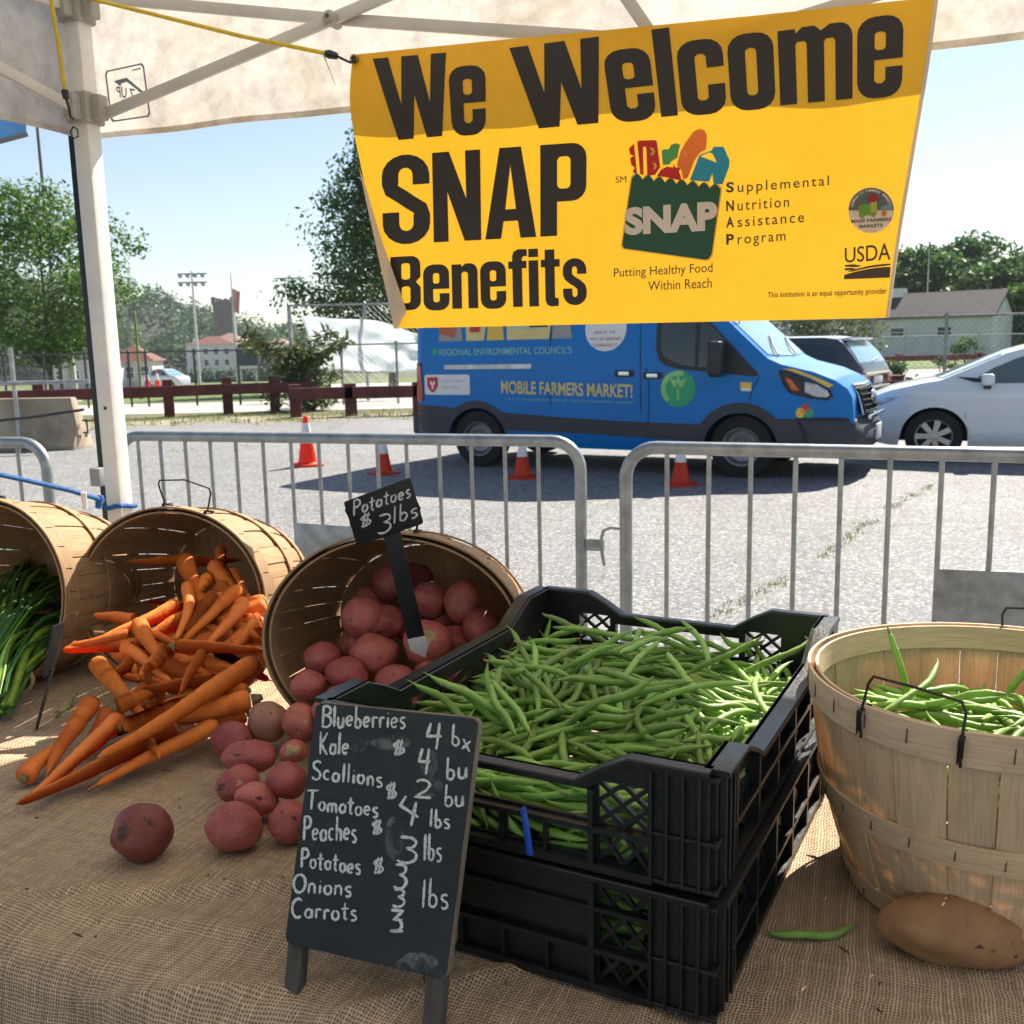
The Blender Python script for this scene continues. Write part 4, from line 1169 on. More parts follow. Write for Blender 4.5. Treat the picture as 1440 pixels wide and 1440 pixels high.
# ------------------------------------------------------------------ the market tent we stand under
TZ = 2.05                   # lower edge of the valance
TL0 = Vector((-1.083, 2.705, 0)); TE = (Vector((.978, 1.982, 0))-TL0).normalized(); TN = Vector((TE.y, -TE.x, 0))   # TN points in, towards the viewer
if TN.y > 0: TN = -TN
TS = 3.05
m_canvas, nt, b = newmat("stained_canopy_cloth")
v = coords(nt)
n1 = _noise(nt, v, 2.2, 6, .68, .6); n2 = _noise(nt, v, 16, 5, .7); n3 = _noise(nt, _mapping(nt, v, (1, 1, 5)), 3.5, 4, .6)
c = _ramp(nt, n1, [(.30, (.54, .45, .36)), (.46, (.74, .69, .62)), (.68, (.82, .80, .75))])
c = _mix(nt, c, _ramp(nt, n2, [(.28, .60), (.58, 1.)]), .8, 'MULTIPLY')
c = _mix(nt, c, _ramp(nt, n3, [(.3, .82), (.6, 1.)]), .6, 'MULTIPLY')
nt.links.new(c, b.inputs['Base Color']); b.inputs['Roughness'].default_value = .8
tr = nt.nodes.new("ShaderNodeBsdfTranslucent"); nt.links.new(c, tr.inputs[0])
ms = nt.nodes.new("ShaderNodeMixShader"); ms.inputs[0].default_value = .42
nt.links.new(b.outputs[0], ms.inputs[1]); nt.links.new(tr.outputs[0], ms.inputs[2]); nt.links.new(ms.outputs[0], nt.nodes["Material Output"].inputs[0])
bn = nt.nodes.new("ShaderNodeBump"); bn.inputs['Strength'].default_value = .35; bn.inputs['Distance'].default_value = .02
nt.links.new(n1, bn.inputs['Height']); nt.links.new(bn.outputs[0], b.inputs['Normal'])
m_powder = mat("white_powder_coat", (.78, .77, .75), .45, var=.10, vscale=4)
m_greypl = mat("grey_nylon", (.38, .37, .355), .55, var=.12)
m_frameb = mat("truss_grey", (.60, .59, .57), .5, var=.1, vscale=3)
m_black = mat("black_enamel", (.016, .016, .018), .5, var=.2)
m_yellowcord = mat("yellow_bungee", (.78, .56, .02), .55, var=.15, vscale=60, bump=.5, bscale=300)
m_bluecord = mat("blue_rope", (.01, .13, .42), .6, var=.2, vscale=40, bump=.6, bscale=250)
VH = .31; RISE = .85
tent = empty("market_tent", TL0.copy(), 0, "white pop up market tent with stained cream canopy overhead and white post at left", "tent")
def tp(a, bb, z): return TL0+TE*a+TN*bb+Vector((0, 0, z))
b = MB()
eave = TZ+VH
cen = tp(TS/2, TS/2, eave+RISE)
cs = [tp(0, 0, eave), tp(TS, 0, eave), tp(TS, TS, eave), tp(0, TS, eave)]
for i in range(4):
    p, q = cs[i], cs[(i+1) % 4]
    def f(u, v, p=p, q=q):
        e = p.lerp(q, u); r = e.lerp(cen, v)
        return r-Vector((0, 0, .05*sin(pi*v)*(1-abs(2*u-1)*.6)))
    b.grid(f, 16, 12)
b.build("canopy", m_canvas, tent, world=True, ang=60)
def val(i):
    p, q = cs[i], cs[(i+1) % 4]
    n = (q-p).normalized(); n = Vector((n.y, -n.x, 0))
    if (tp(TS/2, TS/2, eave)-p).dot(n) > 0: n = -n
    b = MB()
    def f(u, v):
        r = p.lerp(q, u)
        wv = .005*sin(u*23+i)+.004*sin(u*61+2)
        return r-Vector((0, 0, VH*(1-v)+.006*(1-v)*sin(u*pi)+.0015*sin(u*31)*(1-v)))+n*((.012+wv)*(1-v))
    b.grid(f, 90, 8)
    o = b.build("valance", m_canvas, tent, world=True, ang=60)
    h = MB()
    h.grid(lambda u, v: f(u, .0+.045*v)-n*.0025, 90, 1)
    h.build("hem", m_canvas, o, world=True)
for i in range(4): val(i)
# posts, with nylon brackets
def post(a, bb, nm="post"):
    b = MB(); s = .048; c0 = tp(a, bb, 0); ang = atan2(TE.y, TE.x)
    b.box((c0.x, c0.y, eave/2+.02), (s, s, eave+.04), rz=ang)
    o = b.build(nm, m_powder, tent, world=True, bevel=.006)
    for z, hh, ex in ((TZ+.055, .075, .018), (eave-.02, .07, .016)):
        k = MB(); k.box((c0.x, c0.y, z), (s+ex, s+ex, hh), rz=ang)
        q = c0+TE*(.03 if a < 1 else -.03)+Vector((0, 0, z)); k.box(tuple(q), (.06, .034, hh*.8), rz=ang)
        q = c0+TN*(.03 if bb < 1 else -.03)+Vector((0, 0, z)); k.box(tuple(q), (.034, .06, hh*.8), rz=ang)
        k.build("bracket", m_greypl, o, world=True, bevel=.006)
    k = MB()
    for z in (1.02, 1.10, 1.36):
        q = c0+TN*(s/2)+TE*.002; k.lathe([(.0045, 0), (.0045, .002), (.0001, .002)], 10, M=Matrix.Translation(Vector((q.x, q.y, z))) @ Matrix.Rotation(ang, 4, 'Z') @ Matrix.Rotation(pi/2, 4, 'X'))
    k.build("adjustment_hole", m_black, o, world=True)
    return o
ins = .055
post(ins, ins); post(TS-ins, ins); post(ins, TS-ins); post(TS-ins, TS-ins)
# scissor truss along the far side and the left side
pl0 = tp(0, .024, 0)
def onp(px, py): return PPL(px, py, pl0, TN)
def truss_bar(p, q, nm="truss_bar", w=.026, h=.013, off=0.):
    b = MB(); b.bar(p+TN*off, q+TN*off, h, w); o = b.build(nm, m_frameb, tent, world=True, bevel=.003); return o
X = onp(472, 30)
truss_bar(onp(128, -4), onp(472, 27), off=.0); truss_bar(onp(472, 27), onp(1010, 64), off=.0)
truss_bar(onp(128, 173), X, off=.016); truss_bar(X, onp(640, -42), off=.016)
truss_bar(onp(1010, 64), tp(TS-ins, .024, eave-.02), off=.016)
truss_bar(onp(868, -22), onp(928, 66), off=-.004)
b = MB(); M = Matrix.Translation(X+TN*.03) @ TN.to_track_quat('Z', 'Y').to_matrix().to_4x4(); b.lathe([(.016, -.04), (.016, .004), (.011, .010), (.006, .011), (.005, .004), (.0001, .004)], 14, M=M); b.build("truss_bolt", m_greypl, tent, world=True)
l0 = tp(ins, ins, 0)
truss_bar(Vector((l0.x, l0.y, TZ+.05))+TN*.03, Vector((l0.x, l0.y, TZ+.05))+TN*1.5+Vector((0, 0, .27)), off=0)
truss_bar(Vector((l0.x, l0.y, eave-.02))+TN*.03, Vector((l0.x, l0.y, eave-.02))+TN*1.5-Vector((0, 0, .10)), off=0)
b = MB(); b.bar(tp(TS/2, TS/2, eave+.3), tp(TS/2, TS/2, eave+RISE-.04), .035, .035); b.build("centre_pole", m_frameb, tent, world=True)
for (a_, b_) in ((0, 0), (TS, 0), (0, TS), (TS, TS)):
    b = MB(); b.bar(tp(a_*.965+.055, b_*.965+.055, eave-.01), tp(TS/2, TS/2, eave+RISE-.06), .024, .013); b.build("rafter", m_frameb, tent, world=True)
# maker's patch, read in mirror image through the cloth
m_ink = mat("faded_blue_ink", (.23, .25, .33), .7, var=.1)
vpl = tp(0, .006, 0)
def onval(px, py, off=.012): return PPL(px, py, vpl+TN*off, TN)
def pxquad(vs, quad):
    """unit-square flat shape to picture points through four corners TL TR BR BL"""
    out = []
    for x, y in vs:
        t = 1-y
        ax = quad[0][0]+(quad[1][0]-quad[0][0])*x; ay = quad[0][1]+(quad[1][1]-quad[0][1])*x
        bx = quad[3][0]+(quad[2][0]-quad[3][0])*x; by = quad[3][1]+(quad[2][1]-quad[3][1])*x
        out.append((ax+(bx-ax)*t, ay+(by-ay)*t))
    return out
b = MB()
Q = [(147, 100), (202, 88), (212, 164), (156, 172)]
rr1 = [(0, .06), (.05, 0), (.95, 0), (1, .06), (1, .94), (.95, 1), (.05, 1), (0, .94)]
i1 = [(.04+.92*x, .03+.94*y) for x, y in rr1]
vs, fs = curve_mesh([rr1, i1]); b.add([onval(*p) for p in pxquad(vs, Q)], fs)
vs, fs = curve_mesh(text="E-Z UP", size=1, offset=.02); vs = fit(vs, 0, 0, 1, 1); vs = [(1-x, y) for x, y in vs]
b.add([onval(*p) for p in pxquad(vs, [(163, 121), (200, 127), (197, 142), (165, 136)])], fs)
vs, fs = curve_mesh([[(160, -114), (178, -109), (204, -131), (195, -128), (178, -115), (170, -118), (170, -122)]]); b.add([onval(x, -y) for x, y in vs], fs)
vs, fs = curve_mesh([[(186, -98), (198, -95), (198, -97), (186, -100)]]); b.add([onval(x, -y) for x, y in vs], fs)
b.build("maker_patch", m_ink, tent, world=True, smooth=False, recalc=False)
# neighbour's tent: dark leg against our post, edge of a blue canopy
nb = PD(153, 700, 2.76); nb.z = 0
t2 = empty("neighbour_tent", nb, 0, "neighbouring tent with a dark leg beside the white post and a blue canopy edge", "tent")
b = MB(); b.box((nb.x, nb.y, 1.06), (.030, .030, 2.12), rz=atan2(TE.y, TE.x)); b.build("post", m_black, t2, world=True, bevel=.004)
k = PD(142, 670, nb.y-.03); b = MB(); b.box(tuple(k), (.034, .05, .05), rz=atan2(TE.y, TE.x)); b.build("leg_clip", m_greypl, t2, world=True, bevel=.004)
m_blueclo = mat("blue_canopy", (.01, .16, .42), .7, trans=.35)
b = MB()
q0 = PD(37, 186, 3.0); q1 = PD(-70, 214, 2.75)
b.grid(lambda u, v: q0+(q1-q0)*u+Vector((0, 0, .16*v))-TN*(.02*v), 10, 3); b.build("valance", m_blueclo, t2, world=True)
b = MB(); cc = q0+Vector((0, 0, .15)); b.add([cc, cc-TE*2.6, cc-TE*1.3+TN*1.3+Vector((0, 0, .8)), cc+TN*2.6, cc-TE*2.6+TN*2.6], [(0, 1, 2), (0, 2, 3), (1, 4, 2), (3, 2, 4)]); b.build("canopy", m_blueclo, t2, world=True)
b = MB(); b.bar(q0+Vector((0, 0, -.006)), q1+Vector((0, 0, -.006)), .01, .012); b.build("hem", m_black, t2, world=True)
b = MB(); pp_ = q1-TE*1.5; b.box((pp_.x, pp_.y, 1.1), (.034, .034, 2.2)); b.build("post", m_black, t2, world=True)
# bungee cords
def cord(name, pts, r, m, label, cat, hooks=True):
    root = empty(name, pts[0], 0, label, cat)
    b = MB(); b.tube(pts, r, 8); b.build("cord", m, root, world=True)
    return root
bt = cord("bungee_cord", [PD(122, -3, 2.60), PD(215, 20, 2.54), PD(340, 51, 2.46), PD(458, 75, 2.40)], .0048, m_yellowcord, "yellow bungee cord stretched from the post top to the banner's corner eyelet", "cord")
b = MB(); p = PD(458, 75, 2.40); q = PD(474, 79, 2.395); b.tube([p, p.lerp(q, .3), q], [.0075, .010, .0075], 8); b.tube([q, PD(484, 84, 2.385), PD(493, 88, 2.375), PD(500, 86, 2.37), PD(501, 82, 2.385)], .0028, 6); b.build("hook", m_black, bt, world=True)
b = MB(); b.tube([PD(455, 78, 2.40), PD(464, 100, 2.40), PD(472, 121, 2.40)], [.0022, .0016, .0008], 5); b.build("loose_strap", m_white_v, bt, world=True)
bt = cord("bungee_cord", [tp(.02, .12, 0)*0+PD(71, -4, 2.45), PD(82, 60, 2.47), PD(91, 127, 2.5)], .0048, m_yellowcord, "yellow bungee cord hanging down the left side of the post with a black hook", "cord")
b = MB(); p = PD(91, 127, 2.5); b.tube([p, PD(93, 139, 2.5)], [.009, .0075], 8); b.tube([PD(93, 139, 2.5), PD(97, 152, 2.51), PD(99, 164, 2.52), PD(104, 168, 2.52)], .0032, 6); b.tube([PD(103, 178, 2.52), PD(109, 182, 2.52), PD(110, 192, 2.52), PD(103, 195, 2.52), PD(99, 186, 2.52), PD(103, 178, 2.52)], .002, 5); b.build("hook", m_black, bt, world=True)
pc = tp(ins, ins, 0)
zr = PD(165, 711, pc.y).z
b_ = [PD(-40, 659, 2.3), PD(40, 676, 2.4), PD(100, 690, 2.47), PD(139, 702, 2.54)]
bt = cord("rope", b_, .0062, m_bluecord, "blue rope tied round the foot of the white tent post at the left", "rope")
b = MB(); ring = []
for k in range(17):
    a = 2*pi*k/16; rr_ = .030/max(abs(cos(a)), abs(sin(a)))*.93
    q = pc+TE*(rr_*cos(a))+TN*(rr_*sin(a)); ring.append((q.x, q.y, zr+.004*sin(a*2)))
b.tube(ring, .0062, 8); p = PD(141, 703, 2.56); b.tube([p+Vector((0, 0, .012)), p, p-Vector((.004, .01, .02))], [.008, .013, .007], 8); b.build("loop", m_bluecord, bt, world=True)
b = MB(); p = PD(118, 699, 2.49); b.tube([p+Vector((0, 0, .012)), p-Vector((0, 0, .03))], [.008, .006], 6); b.build("tag", m_white_v, bt, world=True)
# ------------------------------------------------------------------ the banner
m_ban, nt, b = newmat("yellow_vinyl_banner")
v = coords(nt)
c = _ramp(nt, _noise(nt, v, 1.6, 4, .6), [(.3, (.74, .385, .012)), (.7, (.82, .45, .022))])
c = _mix(nt, c, _ramp(nt, _noise(nt, v, 30, 5, .7), [(.25, .88), (.6, 1.)]), .6, 'MULTIPLY')
nt.links.new(c, b.inputs['Base Color']); b.inputs['Roughness'].default_value = .38
tr = nt.nodes.new("ShaderNodeBsdfTranslucent"); nt.links.new(c, tr.inputs[0])
ms = nt.nodes.new("ShaderNodeMixShader"); ms.inputs[0].default_value = .33
nt.links.new(b.outputs[0], ms.inputs[1]); nt.links.new(tr.outputs[0], ms.inputs[2]); nt.links.new(ms.outputs[0], nt.nodes["Material Output"].inputs[0])
bn = nt.nodes.new("ShaderNodeBump"); bn.inputs['Strength'].default_value = .4; bn.inputs['Distance'].default_value = .03
nt.links.new(_noise(nt, _mapping(nt, v, (1, 1, .35), (.2, .5, .3)), 7, 3, .55, .8), bn.inputs['Height']); nt.links.new(bn.outputs[0], b.inputs['Normal'])
def tabxy(tab, t):
    n = len(tab)-1; i = min(n-1, int(t*n)); f = t*n-i
    # smooth through points
    p0 = tab[max(0, i-1)]; p1 = tab[i]; p2 = tab[i+1]; p3 = tab[min(n, i+2)]
    return tuple(.5*((2*p1[k])+(-p0[k]+p2[k])*f+(2*p0[k]-5*p1[k]+4*p2[k]-p3[k])*f*f+(-p0[k]+3*p1[k]-3*p2[k]+p3[k])*f**3) for k in (0, 1))
LB = [(496, 77), (493, 150), (511, 245), (533, 345), (560, 462)]
RB = [(1320, -4), (1304, 108), (1285, 221), (1266, 334), (1250, 447)]
dL, dR = 2.395, 1.965
def bsurf(u, v, off=0.):
    """v=0 top, 1 bottom"""
    l = tabxy(LB, v); r = tabxy(RB, v)
    p = PD(*l, dL); q = PD(*r, dR)
    w = p.lerp(q, u)
    d = .012*sin(pi*u)*sin(pi*v*.5)+.006*sin(u*7.5+v*2)*(.3+.7*(1-v))*sin(pi*min(1, v+.12))+.035*max(0, v-.35)**2*max(0, 1-u*5)
    d += .03*max(0, v-.3)*max(0, (u-.86)/.14)**2
    return w+TN*(d+off)
def px2uv(x, y):
    v = .5
    for _ in range(12):
        v0 = max(0, min(.9999, v))
        l = tabxy(LB, v0); r = tabxy(RB, v0)
        t = (x-l[0])/(r[0]-l[0])
        yy = l[1]+(r[1]-l[1])*t
        v = max(-.05, min(1.05, v+(y-yy)/420.))
    l = tabxy(LB, max(0, min(.9999, v))); r = tabxy(RB, max(0, min(.9999, v)))
    t = (x-l[0])/(r[0]-l[0])
    return t*dL/(dR+t*(dL-dR)), max(0, min(.9999, v))
ban = empty("banner", bsurf(.5, .9999), 0, "yellow vinyl banner with big black welcome lettering hung across the front of the tent", "banner")
b = MB(); b.grid(lambda u, v: bsurf(u, v*.9999), 90, 40); b.build("cloth", m_ban, ban, world=True, ang=70)
m_blk = mat("banner_black", (.022, .016, .014), .45, var=.1, vscale=3, trans=.12)
def art(name, vs, fs, m, off=.0012, step=26, quad=None):
    """flat art in picture points, laid on the banner's curved face"""
    if quad: vs = pxquad(vs, quad)
    vs, fs = cut_flat(vs, fs, step, 2)
    b = MB(); b.add([bsurf(*px2uv(x, y), off) for x, y in vs], fs)
    return b.build(name, m, ban, world=True, smooth=False, recalc=False)
def artpoly(name, polys, m, off=.0012, step=26):
    vs, fs = curve_mesh(polys); return art(name, vs, fs, m, off, step)
# heavy condensed capitals and small letters, as outlines
def rrect(x0, y0, x1, y1, r, n=4, rs=None):
    rs = rs or (r, r, r, r)          # bl br tr tl
    pts = []
    for (cx, cy, sx, sy, a0, q) in ((x0, y0, 1, 1, pi, rs[0]), (x1, y0, -1, 1, 1.5*pi, rs[1]), (x1, y1, -1, -1, 0, rs[2]), (x0, y1, 1, -1, .5*pi, rs[3])):
        if q <= 0: pts.append((cx, cy)); continue
        for k in range(n+1):
            a = a0+pi/2*k/n; pts.append((cx+sx*q+q*cos(a), cy+sy*q+q*sin(a)))
    return pts
def stroke_outline(pts, hx, hy):
    L = []; Rr = []
    for i, p in enumerate(pts):
        a = pts[max(0, i-1)]; c = pts[min(len(pts)-1, i+1)]
        dx, dy = c[0]-a[0], c[1]-a[1]; l = hypot(dx, dy) or 1
        nx, ny = -dy/l, dx/l
        L.append((p[0]+nx*hx, p[1]+ny*hy)); Rr.append((p[0]-nx*hx, p[1]-ny*hy))
    return L+Rr[::-1]
XH = .80; ST = .17; BW = .45
def g_o(): return BW, [rrect(0, -.02, BW, XH+.02, .17), rrect(ST, .14, BW-ST, XH-.14, .05)]
def g_e():
    o = rrect(0, -.02, BW, XH+.02, .17)
    # outer from right-middle up and round to lower right
    up = [(BW, .37)]+[p for p in rrect(0, -.02, BW, XH+.02, .17)[10:]]      # tr, tl
    bl = rrect(0, -.02, BW, XH+.02, .17)[:10]
    out = [(BW, .37)]+up[1:]+bl+[(BW, .29), (BW-ST, .29), (BW-ST, .16), (BW-ST-.03, .13), (ST+.03, .13), (ST, .16), (ST, .37)]
    return BW, [out, rrect(ST, .47, BW-ST, XH-.14, .04)]
def g_c():
    R_ = rrect(0, -.02, BW, XH+.02, .17)
    out = [(BW, .50)]+R_[10:]+R_[:10]+[(BW, .31), (BW-ST, .31), (BW-ST, .17), (BW-ST-.03, .14), (ST+.03, .14), (ST, .17), (ST, XH-.17), (ST+.03, XH-.14), (BW-ST-.03, XH-.14), (BW-ST, XH-.17), (BW-ST, .50)]
    return BW, [out]
def g_l(): return ST, [[(0, 0), (ST, 0), (ST, 1), (0, 1)]]
def g_n():
    w = BW; return w, [[(0, 0), (ST, 0), (ST, XH-.17), (ST+.03, XH-.14), (w-ST-.03, XH-.14), (w-ST, XH-.17), (w-ST, 0), (w, 0)]+[(w-.13+.13*cos(a), XH+.01-.15+.15*sin(a)) for a in (0, .4, .8, 1.2, 1.57)]+[(ST+.07, XH+.01), (ST, XH-.05), (ST, XH), (0, XH)]]
def g_m():
    w = BW*1.62; t = (w-3*ST)/2
    return w, [[(0, 0), (ST, 0), (ST, XH-.17), (ST+.02, XH-.14), (ST+t-.02, XH-.14), (ST+t, XH-.17), (ST+t, 0), (2*ST+t, 0), (2*ST+t, XH-.17), (2*ST+t+.02, XH-.14), (w-ST-.02, XH-.14), (w-ST, XH-.17), (w-ST, 0), (w, 0)]+[(w-.13+.13*cos(a), XH+.01-.15+.15*sin(a)) for a in (0, .4, .8, 1.2, 1.57)]+[(2*ST+t+.06, XH+.01), (2*ST+t-.03, XH-.05), (2*ST+t-.09, XH+.01), (ST+.07, XH+.01), (ST, XH-.05), (ST, XH), (0, XH)]]
def g_i(): return ST, [[(0, 0), (ST, 0), (ST, XH), (0, XH)], [(0, XH+.055), (ST, XH+.055), (ST, 1), (0, 1)]]
def g_t(): return .33, [[(.07, .10), (.10, .02), (.17, -.01), (.30, 0), (.30, .13), (.24, .14), (.24, XH-.13), (.33, XH-.13), (.33, XH), (.24, XH), (.24, .97), (.07, .97), (.07, XH), (0, XH), (0, XH-.13), (.07, XH-.13)]]
def g_f(): return .31, [[(.07, 0), (.24, 0), (.24, XH-.13), (.32, XH-.13), (.32, XH), (.24, XH), (.24, .85), (.27, .88), (.33, .88), (.33, 1.0), (.18, 1.01), (.10, .97), (.07, .89), (.07, XH), (0, XH), (0, XH-.13), (.07, XH-.13)]]
def s_path(w, h, n=9):
    r = (w-ST)/2; cx = w/2; pts = []
    ry = h*.255
    t0 = h-.07
    pts += [(w-ST/2, h*.66), (w-ST/2, h*.70)]
    pts += [(cx+r*cos(a), t0-ry*.62+ry*.62*sin(a)) for a in [pi*k/n for k in range(n+1)]]
    pts += [(ST/2, h*.68), (ST/2+.015, h*.61), (cx-.04, h*.53), (cx+.04, h*.47), (w-ST/2-.015, h*.39), (w-ST/2, h*.32)]
    pts += [(cx+r*cos(-a), .07+ry*.62-ry*.62*sin(a)) for a in [pi*k/n for k in range(n+1)]]
    pts += [(ST/2, h*.30), (ST/2, h*.36)]
    return pts
def g_S(): return .52, [stroke_outline(s_path(.52, 1), .095, .075)]
def g_s(): return .42, [stroke_outline(s_path(.42, XH), .082, .07)]
def g_N(): return .54, [[(0, 0), (.17, 0), (.165, .55), (.35, 0), (.54, 0), (.54, 1), (.37, 1), (.375, .47), (.19, 1), (0, 1)]]
def g_A(): return .58, [[(0, 0), (.18, 0), (.21, .19), (.37, .19), (.40, 0), (.58, 0), (.41, 1), (.17, 1)], [(.23, .32), (.35, .32), (.29, .80)]]
def g_P(): return .52, [[(0, 0), (.19, 0), (.19, .37), (.36, .37)]+[(.36+.16*cos(a), .53+.16*sin(a)) for a in (-1.2, -.8, -.4, 0)]+[(.52, .84)]+[(.36+.16*cos(a), .84+.16*sin(a)) for a in (.4, .8, 1.2, 1.57)]+[(0, 1)], rrect(.19, .51, .34, .86, .05)]
def g_B(): return .52, [[(0, 0), (.36, 0)]+[(.36+.16*cos(a), .16+.16*sin(a)) for a in (-1.2, -.8, -.4, 0)]+[(.52, .42), (.44, .52), (.52, .61)]+[(.52, .84)]+[(.36+.16*cos(a), .84+.16*sin(a)) for a in (.4, .8, 1.2, 1.57)]+[(0, 1)], rrect(.19, .13, .34, .44, .05), rrect(.19, .57, .34, .87, .05)]
def g_W(): return .86, [[(.13, 0), (.34, 0), (.43, .52), (.52, 0), (.73, 0), (.86, 1), (.68, 1), (.615, .42), (.53, 1), (.335, 1), (.25, .42), (.18, 1), (0, 1)]]
GL = {'W': g_W, 'e': g_e, 'l': g_l, 'c': g_c, 'o': g_o, 'm': g_m, 'S': g_S, 'N': g_N, 'A': g_A, 'P': g_P, 'B': g_B, 'n': g_n, 'f': g_f, 'i': g_i, 't': g_t, 's': g_s}
def heavy(word, quad, sp=.045):
    x = 0; V_ = []; F_ = []; H0 = 1.0
    for ch in word:
        w, ol = GL[ch]()
        vs, fs = curve_mesh(ol)
        o = len(V_); V_ += [(q[0]+x, q[1]) for q in vs]; F_ += [tuple(i+o for i in f) for f in fs]
        x += w+sp*(1. if ch not in 'W' else .2)
    x -= sp
    V_ = [(p[0]/x, p[1]) for p in V_]
    art("lettering", V_, F_, m_blk, .0012, 22, quad)
heavy("We", [(525, 83), (685, 70), (685, 187), (549, 199)])
heavy("Welcome", [(718, 68), (1272, -6), (1268, 133), (741, 183)])
heavy("SNAP", [(539, 221), (826, 200), (826, 330), (542, 345)])
heavy("Benefits", [(551, 362), (826, 346), (828, 429), (553, 437)])
m_brown = mat("banner_brown", (.055, .032, .018), .5, var=.1)
def btext(t, quad, m=m_brown, offset=0., name="lettering", sp=1., off=.0012):
    vs, fs = curve_mesh(text=t, size=1, offset=offset, spacing=sp)
    art(name, fit(vs, 0, 0, 1, 1), fs, m, off, 22, quad)
btext("Putting Healthy Food", [(865, 378), (1003, 370), (1003, 387), (865, 394)])
btext("Within Reach", [(913, 396), (1002, 391), (1002, 405), (913, 409)])
btext("SM", [(867, 249), (882, 248), (882, 257), (867, 258)])
for (cap, rest, y, xe, ho, desc) in (("S", "upplemental", 271, 1166, 0, 1), ("N", "utrition", 297, 1110, 0, 0), ("A", "ssistance", 320, 1131, 0, 0), ("P", "rogram", 344, 1105, 0, 1)):
    sl = -.075
    btext(cap, [(1022, y-14), (1033, y-14.5), (1033, y+.2), (1022, y+1)], offset=.03)
    h0 = {0: -14.5, 1: -14.5}[desc]; up = 0 if rest[0] in 'us' else 0
    top = -14 if any(ch in rest for ch in "tldb") else -10
    bot = 4.5 if desc else 0
    btext(rest, [(1038, y+top+.2), (xe, y+top+sl*(xe-1038)), (xe, y+bot+sl*(xe-1038)), (1038, y+bot+.2)], sp=1.25, offset=.004)
btext("This institution is an equal opportunity provider", [(1080, 411), (1247, 405), (1247, 416), (1080, 421)], offset=.012)
btext("USDA", [(1188, 349), (1252, 342), (1252, 366), (1188, 370)], offset=.006)
artpoly("emblem", [[(1188, 373), (1200, 372), (1212, 374), (1206, 376), (1188, 375.5)]], m_brown); artpoly("emblem", [[(1188, 377.5), (1200, 377), (1204, 378), (1197, 380.5), (1188, 380.5)]], m_brown)
artpoly("emblem", [[(1190, 383)]+[(1190+62*t, 383-11.5*(1-(1-t)**1.9)) for t in (.15, .3, .5, .7, .85, 1)]+[(1252, 373.5)]+[(1190+62*t, 385-10.5*(1-(1-t)**1.9)) for t in (.85, .7, .5, .3, .15)]], m_brown)
artpoly("emblem", [[(1187, 393), (1187, 387)]+[(1187+65*t, 387-11*(1-(1-t)**1.9)) for t in (.15, .3, .5, .7, .85, 1)]+[(1251, 391)]], m_brown)
# shopping bag emblem
m_bgreen = mat("bag_green", (.012, .075, .038), .5, var=.05, trans=.15)
m_pinkw = mat("bag_lettering", (.78, .66, .58), .5, var=.04, trans=.2)
m_bred = mat("bag_red", (.50, .012, .02), .5, trans=.2); m_borange = mat("bag_orange", (.76, .19, .03), .5, trans=.2); m_bblue = mat("bag_blue", (.02, .30, .50), .5, trans=.2); m_blgreen = mat("bag_leaf", (.08, .33, .11), .5, trans=.2)
m_halo = mat("bag_outline", (.85, .58, .08), .5, trans=.3)
def z6(pts): return [(860+x*.1805, 160+y*.1805) for x, y in pts]
sc_ = []
n = 8
for i in range(n):
    x0, y0 = 165+(855-165)*i/n, 490+(580-490)*i/n
    for k in range(6):
        t = k/6; sc_.append((x0+t*690/n, y0+t*90/n+(32 if 0 else 0)-22*sin(pi*t)+18*(1-sin(pi*t))))
bagp = sc_+[(855, 592), (785, 1095), (765, 1130), (735, 1140), (110, 1052), (93, 1030), (97, 990)]
cx_, cy_ = 470, 820
artpoly("bag_emblem_outline", [z6([(cx_+(x-cx_)*1.03, cy_+(y-cy_)*1.03) for x, y in bagp])], m_halo, .0010)
artpoly("bag_emblem", [z6(bagp)], m_bgreen, .0016)
btext("SNAP", [(879.5, 293), (1010, 283), (1010, 325), (880, 332)], m_pinkw, offset=.055, off=.0022, name="bag_lettering")
artpoly("food_emblem", [z6([(205, 220), (220, 212), (345, 208), (358, 220), (385, 420), (345, 480), (285, 488), (275, 260), (250, 262), (255, 480), (230, 475)])], m_bred, .0014)
artpoly("food_emblem", [z6([(180, 235), (140, 275), (150, 320), (180, 330), (150, 350), (160, 400), (188, 425), (170, 455), (205, 480)])], m_bred, .0014)
artpoly("food_emblem_mark", [z6([(300, 265), (330, 270), (345, 300), (325, 330), (305, 320), (325, 300)])], m_halo, .0018); artpoly("food_emblem_mark", [z6([(325, 380), (350, 390), (360, 415), (345, 440), (330, 440), (340, 415)])], m_halo, .0018)
artpoly("food_emblem", [z6([(395, 290), (420, 280), (450, 280), (470, 245), (505, 232), (540, 245), (525, 300), (520, 345), (470, 375), (460, 400), (405, 402)])], m_blgreen, .0014)
artpoly("food_emblem", [z6([(520, 380), (545, 290), (590, 215), (640, 145), (685, 120), (725, 130), (748, 170), (745, 235), (740, 280), (690, 310), (650, 370), (600, 500), (565, 515), (545, 430), (515, 410)])], m_borange, .0014)
for q in ([(550, 275), (560, 280), (600, 345), (590, 340)], [(588, 215), (600, 222), (632, 268), (622, 262)], [(630, 155), (640, 160), (658, 190), (648, 185)]): artpoly("food_emblem_mark", [z6(q)], m_halo, .0018)
artpoly("food_emblem", [z6([(690, 325), (785, 290), (800, 262), (875, 260), (890, 290), (925, 370), (920, 420), (870, 555), (800, 550), (790, 470), (765, 535), (615, 522)]), z6([(695, 335), (770, 305), (795, 320), (825, 385)])], m_bblue, .0014)
